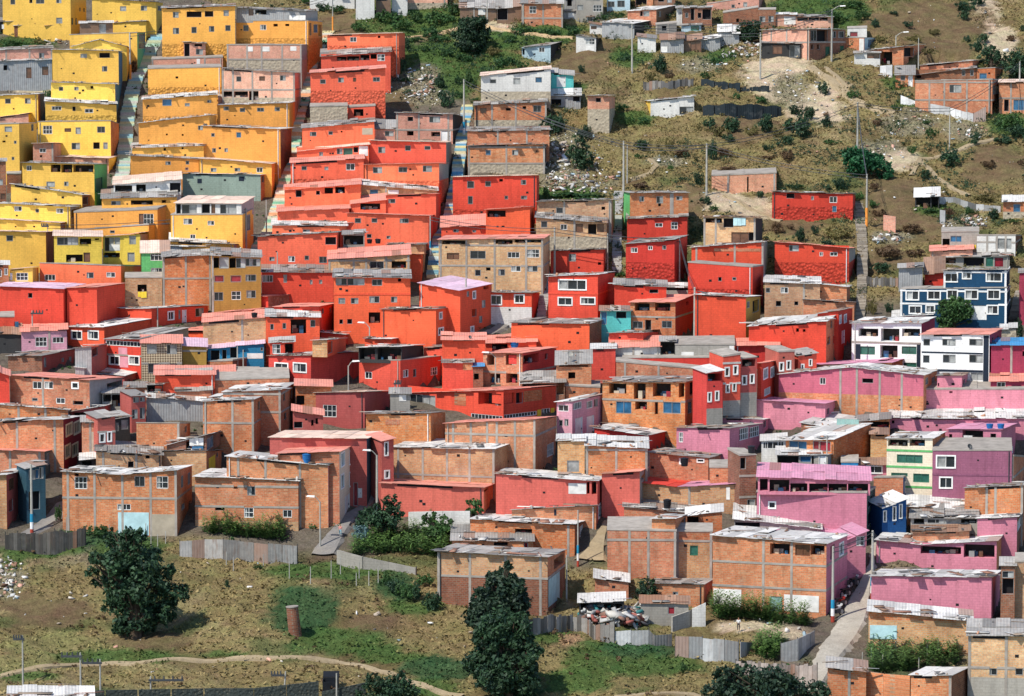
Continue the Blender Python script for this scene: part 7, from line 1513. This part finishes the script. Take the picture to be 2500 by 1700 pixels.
# junk yard heap of the shanty
T(3,4); pts = []
for _ in range(420):
    q = at(*px(random.uniform(-380, 350), random.uniform(640, 800))); pts.append((q[0], q[1], q[2]+random.random()*.9))
boxes('junk_debris', pts, .08, .5, [(.5,.5,.48),(.35,.35,.35),(.2,.11,.08),(.08,.08,.09),(.42,.4,.36),(.04,.2,.2),(.3,.09,.07),(.12,.12,.11)], .3)
for (c_, r_, x0, y0, x1, y1, n_) in [(3,0,1220,490,1680,660,150),(4,1,600,1080,930,1165,60),(4,1,1610,870,1900,1000,60),(2,0,-80,860,330,1150,120),(0,0,480,340,760,520,60),(0,4,-60,60,160,460,60),(2,1,1540,60,1800,330,130),(2,1,1560,420,2240,600,160),(4,0,700,830,850,900,25)]:
    T(c_, r_); pts = []
    for _ in range(n_): q = at(*px(random.uniform(x0, x1), random.uniform(y0, y1))); pts.append((q[0], q[1], q[2]+random.random()*.25))
    boxes('debris', pts, .05, .34, [(.62,.62,.6),(.45,.44,.42),(.2,.11,.07),(.09,.09,.1),(.42,.36,.3),(.35,.2,.14),(.55,.53,.48)], .3)
# ------------------------------------------------------------------ tanks
for label, host, (u, v), vt, hw, colr in TANKS:
    h = BUILT[host]; F_, rise = h['Q']; v0 = v
    bk_ = .2; a = 0
    for _ in range(24):      # walk back over the roof until the tank's foot shows at the photographed height
        O2 = (F_.O[0]-F_.n[0]*bk_, F_.O[1]-F_.n[1]*bk_); a, z = hit_plane(u, v, O2, F_.f); zr = F_.tz(min(F_.L, max(0, a)))+rise*bk_/h['d']+.1
        if zr >= z or bk_ > h['d']-.6: break
        bk_ += .3
    Pn = (O2[0]+F_.f[0]*a, O2[1]+F_.f[1]*a, zr); sc_ = Pn[1]/F_PX; r_ = hw*sc_; ht = max(.4, (v-vt)*sc_)
    mb = MB(); mb.tube((0, 0, 0), (0, 0, ht*.25), r_*.82, r_*.88, 16); mb.tube((0, 0, ht*.25), (0, 0, ht*.85), r_*.88, r_, 16); mb.tube((0, 0, ht*.85), (0, 0, ht*.93), r_*1.06, r_*1.06, 16)
    o = mb.build('water_tank', ['plastic_'+colr]); o.location = Pn; tag(o, label, 'tank'); m2 = MB(); m2.tube((0, 0, ht*.93), (0, 0, ht), r_*.9, r_*.35, 16); m2.build('lid', ['plastic_'+colr], o)
    m3 = MB()
    for z in (.45, .65): m3.tube((0, 0, ht*z), (0, 0, ht*z+.04), r_*.99, r_*.99, 16)
    m3.build('rib', ['plastic_'+colr], o)
T(1,4); p = at(*px(1010, 880)); zt = hit_plane(*px(975, 570), p, (1., 0.))[1]; mb = MB(); hh_ = zt-p[2]
mb.tube((.15, .2, -.6), (-.12, 0, hh_), .52, .46, 18); root = mb.build('manhole_shaft', ['brd']); root.location = p; tag(root, 'leaning rust brown brick manhole shaft standing out of dark grass', 'manhole shaft')
mb = MB(); mb.tube((-.12, 0, hh_), (-.125, 0, hh_+.08), .5, .5, 18); mb.build('cover', ['slab'], root)
p = at(*px(1430, 1520)); root = empty('trash_container', p); tag(root, 'black open trash container behind the rubble wall', 'container'); mb = MB()
for q in ((-.6,-.4,0,.6,-.34,.75), (-.6,.34,0,.6,.4,.95), (-.6,-.34,0,-.54,.34,.9), (.54,-.34,0,.6,.34,.9), (-.54,-.34,0,.54,.34,.06)): mb.box(*q)
mb.build('body', ['plastic_black'], root); mb = MB(); mb.box8([(-.6,.36,.96),(.6,.36,.96),(.6,.9,1.3),(-.6,.9,1.3),(-.6,.36,1.0),(.6,.36,1.0),(.6,.9,1.34),(-.6,.9,1.34)]); mb.build('lid', ['plastic_black'], root)
# ------------------------------------------------------------------ washing, people, motorcycles, dishes
for label, host, (u0, v0), (u1, v1), mt, out in WASH:
    h = BUILT[host]; F_ = h['F']; O2 = (F_.O[0]+F_.n[0]*out, F_.O[1]+F_.n[1]*out)
    a0, z1 = hit_plane(u0, v0, O2, F_.f); a1, z0 = hit_plane(u1, v1, O2, F_.f); n_ = max(2, int((a1-a0)/.35)); mb = MB(); loc = F_.P(a0, z0, out)
    for i in range(n_):
        b0, b1 = a0+(a1-a0)*i/n_, a0+(a1-a0)*(i+.96)/n_; zz = z0+random.random()*.12*(z1-z0); w_ = random.uniform(-.03, .03)
        fbar(mb, F_, b0, zz, b1, z1-.01*random.random(), out-.012+w_*.3, out+.012+w_*.3)
    m2 = MB(); m2.tube(F_.P(a0-.15, z1, out), F_.P(a1+.15, z1, out), .012, .012, 5)
    o = mb.build('washing', [mt], None, loc); o.location = loc; tag(o, label, 'washing'); m2.build('line', ['metal_dark'], o, loc)
def skin(name, pts, edges, rad, colr, parent):
    nm = 'cloth_%02x%02x%02x' % tuple(int(c*255) for c in colr)
    if nm not in MATS: plain(nm, colr, .85, .1, 6.)
    me = bpy.data.meshes.new(name); me.from_pydata(pts, edges, []); me.materials.append(M(nm)); o = link(bpy.data.objects.new(name, me), parent)
    md = o.modifiers.new('skin', 'SKIN'); md.use_smooth_shade = True
    for i, r_ in enumerate(rad): me.skin_vertices[0].data[i].radius = (r_, r_*.85)
    me.skin_vertices[0].data[0].use_root = True; o.modifiers.new('sub', 'SUBSURF').levels = 1; return o
for label, (u, v), vt, top_, legs_, st in FOLK:
    p = at(u, v); s_ = min(1.05, max(.9, hit_plane(u, vt, p, (1., 0.))[1]-p[2])/1.72) if False else max(.6, (hit_plane(u, vt, p, (1., 0.))[1]-p[2])/1.78)
    root = empty('person', (p[0], p[1], p[2]+.1)); root.scale = (s_, s_, s_); tag(root, label, 'person')
    hip = (0, 0, .92); body = [hip, (0, 0, 1.15), (0, 0, 1.40), (0, -.01, 1.50), (0, -.03, 1.60), (0, -.03, 1.72), (.19, 0, 1.40), (.25, -.06, 1.12), (.24, -.20, .92), (-.19, 0, 1.40), (-.25, .05, 1.12), (-.26, -.05, .88), (.25, -.24, .86), (-.27, -.07, .81), (.10, 0, .88), (.11, -st, .48), (.11, -st*.8, .06), (.11, -st*.8-.16, .03), (-.10, 0, .88), (-.11, st*.7, .48), (-.11, st, .06), (-.11, st-.16, .03)]
    ed = [(0,1),(1,2),(2,3),(3,4),(4,5),(2,6),(6,7),(7,8),(8,12),(2,9),(9,10),(10,11),(11,13),(0,14),(14,15),(15,16),(16,17),(0,18),(18,19),(19,20),(20,21)]
    skin('body', body, ed, [.13,.13,.12,.055,.085,.075,.055,.042,.034,.055,.042,.034,.032,.032,.085,.06,.045,.04,.085,.06,.045,.04], (.36,.19,.12), root)
    skin('shirt', [body[0], body[1], body[2], body[6], body[7], body[9], body[10]], [(0,1),(1,2),(2,3),(3,4),(2,5),(5,6)], [.155,.155,.145,.08,.062,.08,.062], top_, root)
    skin('trousers', [(0,0,.93), body[14], body[15], body[16], body[18], body[19], body[20]], [(0,1),(1,2),(2,3),(0,4),(4,5),(5,6)], [.15,.105,.08,.065,.105,.08,.065], legs_, root)
    skin('hair', [(0,0,1.69),(0,.02,1.75)], [(0,1)], [.088,.06], (.02,.015,.012), root)
for label, (u, v), rot, colr in BIKES:
    p = at(u, v); root = empty('motorcycle', (p[0], p[1], p[2]+.14)); root.rotation_euler = (0, 0, rot); tag(root, label, 'motorcycle', 'motorcycles parked along the paved street')
    nm = 'paint_%02x%02x%02x' % tuple(int(c*255) for c in colr)
    if nm not in MATS: plain(nm, colr, .35, .05)
    for x in (-.62, .62):
        mb = MB(); ring = [(x+.3*cos(2*pi*i/18), 0, .3+.3*sin(2*pi*i/18)) for i in range(18)]
        for i in range(18): mb.tube(ring[i], ring[(i+1) % 18], .055, .055, 6)
        wh = mb.build('wheel', ['plastic_black'], root); m2 = MB(); m2.tube((x, -.05, .3), (x, .05, .3), .17, .17, 12); m2.build('rim', ['pole'], wh)
    mb = MB(); mb.tube((-.25, 0, .62), (.35, 0, .72), .13, .16, 10); mb.tube((.3, 0, .7), (.62, 0, .34), .04, .035, 6); mb.tube((-.3, 0, .6), (-.6, 0, .32), .04, .04, 6); mb.build('body', [nm], root)
    mb = MB(); mb.box(-.75, -.13, .68, .02, .13, .80); mb.build('seat', ['plastic_black'], root); mb = MB(); mb.tube((.42, -.36, 1.0), (.42, .36, 1.0), .02, .02, 6); mb.build('handlebar', ['metal_dark'], root)
    mb = MB(); mb.box(-.18, -.14, .22, .3, .14, .56); mb.build('engine', ['metal_dark'], root); mb = MB(); mb.tube((.5, 0, .86), (.6, 0, .85), .1, .11, 10); mb.build('headlight', ['lamp'], root)
for label, host, (u, v), rad in DISHES:
    h = BUILT[host]; F_, rise = h['Q']; bk_ = .35; O2 = (F_.O[0]-F_.n[0]*bk_, F_.O[1]-F_.n[1]*bk_); a, z = hit_plane(u, v, O2, F_.f); a = min(F_.L-.2, max(.2, a)); zr = F_.tz(a)+rise*bk_/h['d']+.05
    Pn = (O2[0]+F_.f[0]*a, O2[1]+F_.f[1]*a, zr); r_ = rad*Pn[1]/F_PX; hz = max(r_*1.1, z-zr); root = empty('satellite_dish', Pn); tag(root, label, 'satellite dish')
    mb = MB(); ax = np.array([.35, -.75, .55]); ax /= np.linalg.norm(ax); e1 = np.cross(ax, (0, 0, 1)); e1 /= np.linalg.norm(e1); e2 = np.cross(e1, ax); c0 = np.array([0, 0, hz])
    ringp = lambda q, i: tuple(c0+ax*(r_*.35*q*q-.1*r_)+r_*q*(e1*cos(2*pi*i/18)+e2*sin(2*pi*i/18)))
    for q0, q1 in ((.02, .35), (.35, .7), (.7, 1.)):
        for i in range(18): mb.quad(ringp(q0, i), ringp(q0, i+1), ringp(q1, i+1), ringp(q1, i))
    mb.build('reflector', ['metal_dark' if 'black' in label else 'pole'], root); mb = MB(); mb.tube((0, 0, -.05), tuple(c0-ax*.1*r_), .03, .025, 6); mb.build('mast', ['pole'], root)
    mb = MB(); mb.tube(tuple(c0-e2*r_*.9), tuple(c0+ax*r_*.8), .015, .015, 5); mb.build('feed_arm', ['pole'], root)
# ------------------------------------------------------------------ light
if HAZE:
    mb = MB(); mb.box(-440, -400, -64, 440, 795, 125); o = mb.build('haze', []); o['kind'] = 'stuff'; hm = bpy.data.materials.new('haze_air'); hm.use_nodes = True; ht_ = hm.node_tree; ht_.nodes.clear()
    ho = ht_.nodes.new('ShaderNodeOutputMaterial'); hv_ = ht_.nodes.new('ShaderNodeVolumePrincipled'); hv_.inputs['Color'].default_value = (.80, .88, .92, 1); hv_.inputs['Density'].default_value = HAZE; hv_.inputs['Anisotropy'].default_value = .3; ht_.links.new(hv_.outputs[0], ho.inputs['Volume']); o.data.materials.append(hm)
w = bpy.data.worlds.new('World'); sc.world = w; w.use_nodes = True; t = w.node_tree; bgd = t.nodes['Background']
sky = t.nodes.new('ShaderNodeTexSky'); sky.sky_type = 'NISHITA'; sky.sun_disc = False
EL, AZ = 52., 225.      # sun: elevation, compass azimuth (0 = +Y, clockwise): behind the camera, to its left
sky.sun_elevation = R(EL); sky.sun_rotation = R(AZ); sky.dust_density = 2.; sky.altitude = 2600
t.links.new(sky.outputs[0], bgd.inputs[0]); bgd.inputs[1].default_value = .145
sl = bpy.data.lights.new('sun', 'SUN'); so = bpy.data.objects.new('sun', sl); col.objects.link(so)
sl.energy = 3.9; sl.angle = R(.8); sl.color = (1., .94, .84)
from mathutils import Vector
dv = Vector((sin(R(AZ))*cos(R(EL)), cos(R(AZ))*cos(R(EL)), sin(R(EL)))); so.rotation_euler = dv.to_track_quat('Z', 'Y').to_euler(); so.location = (-60, -40, 80)
vs = sc.view_settings; vs.view_transform = 'Standard'; vs.look = 'None'; vs.gamma = 1; vs.exposure = .5
sc.cycles.max_bounces = 6; sc.cycles.diffuse_bounces = 3; sc.cycles.transparent_max_bounces = 4
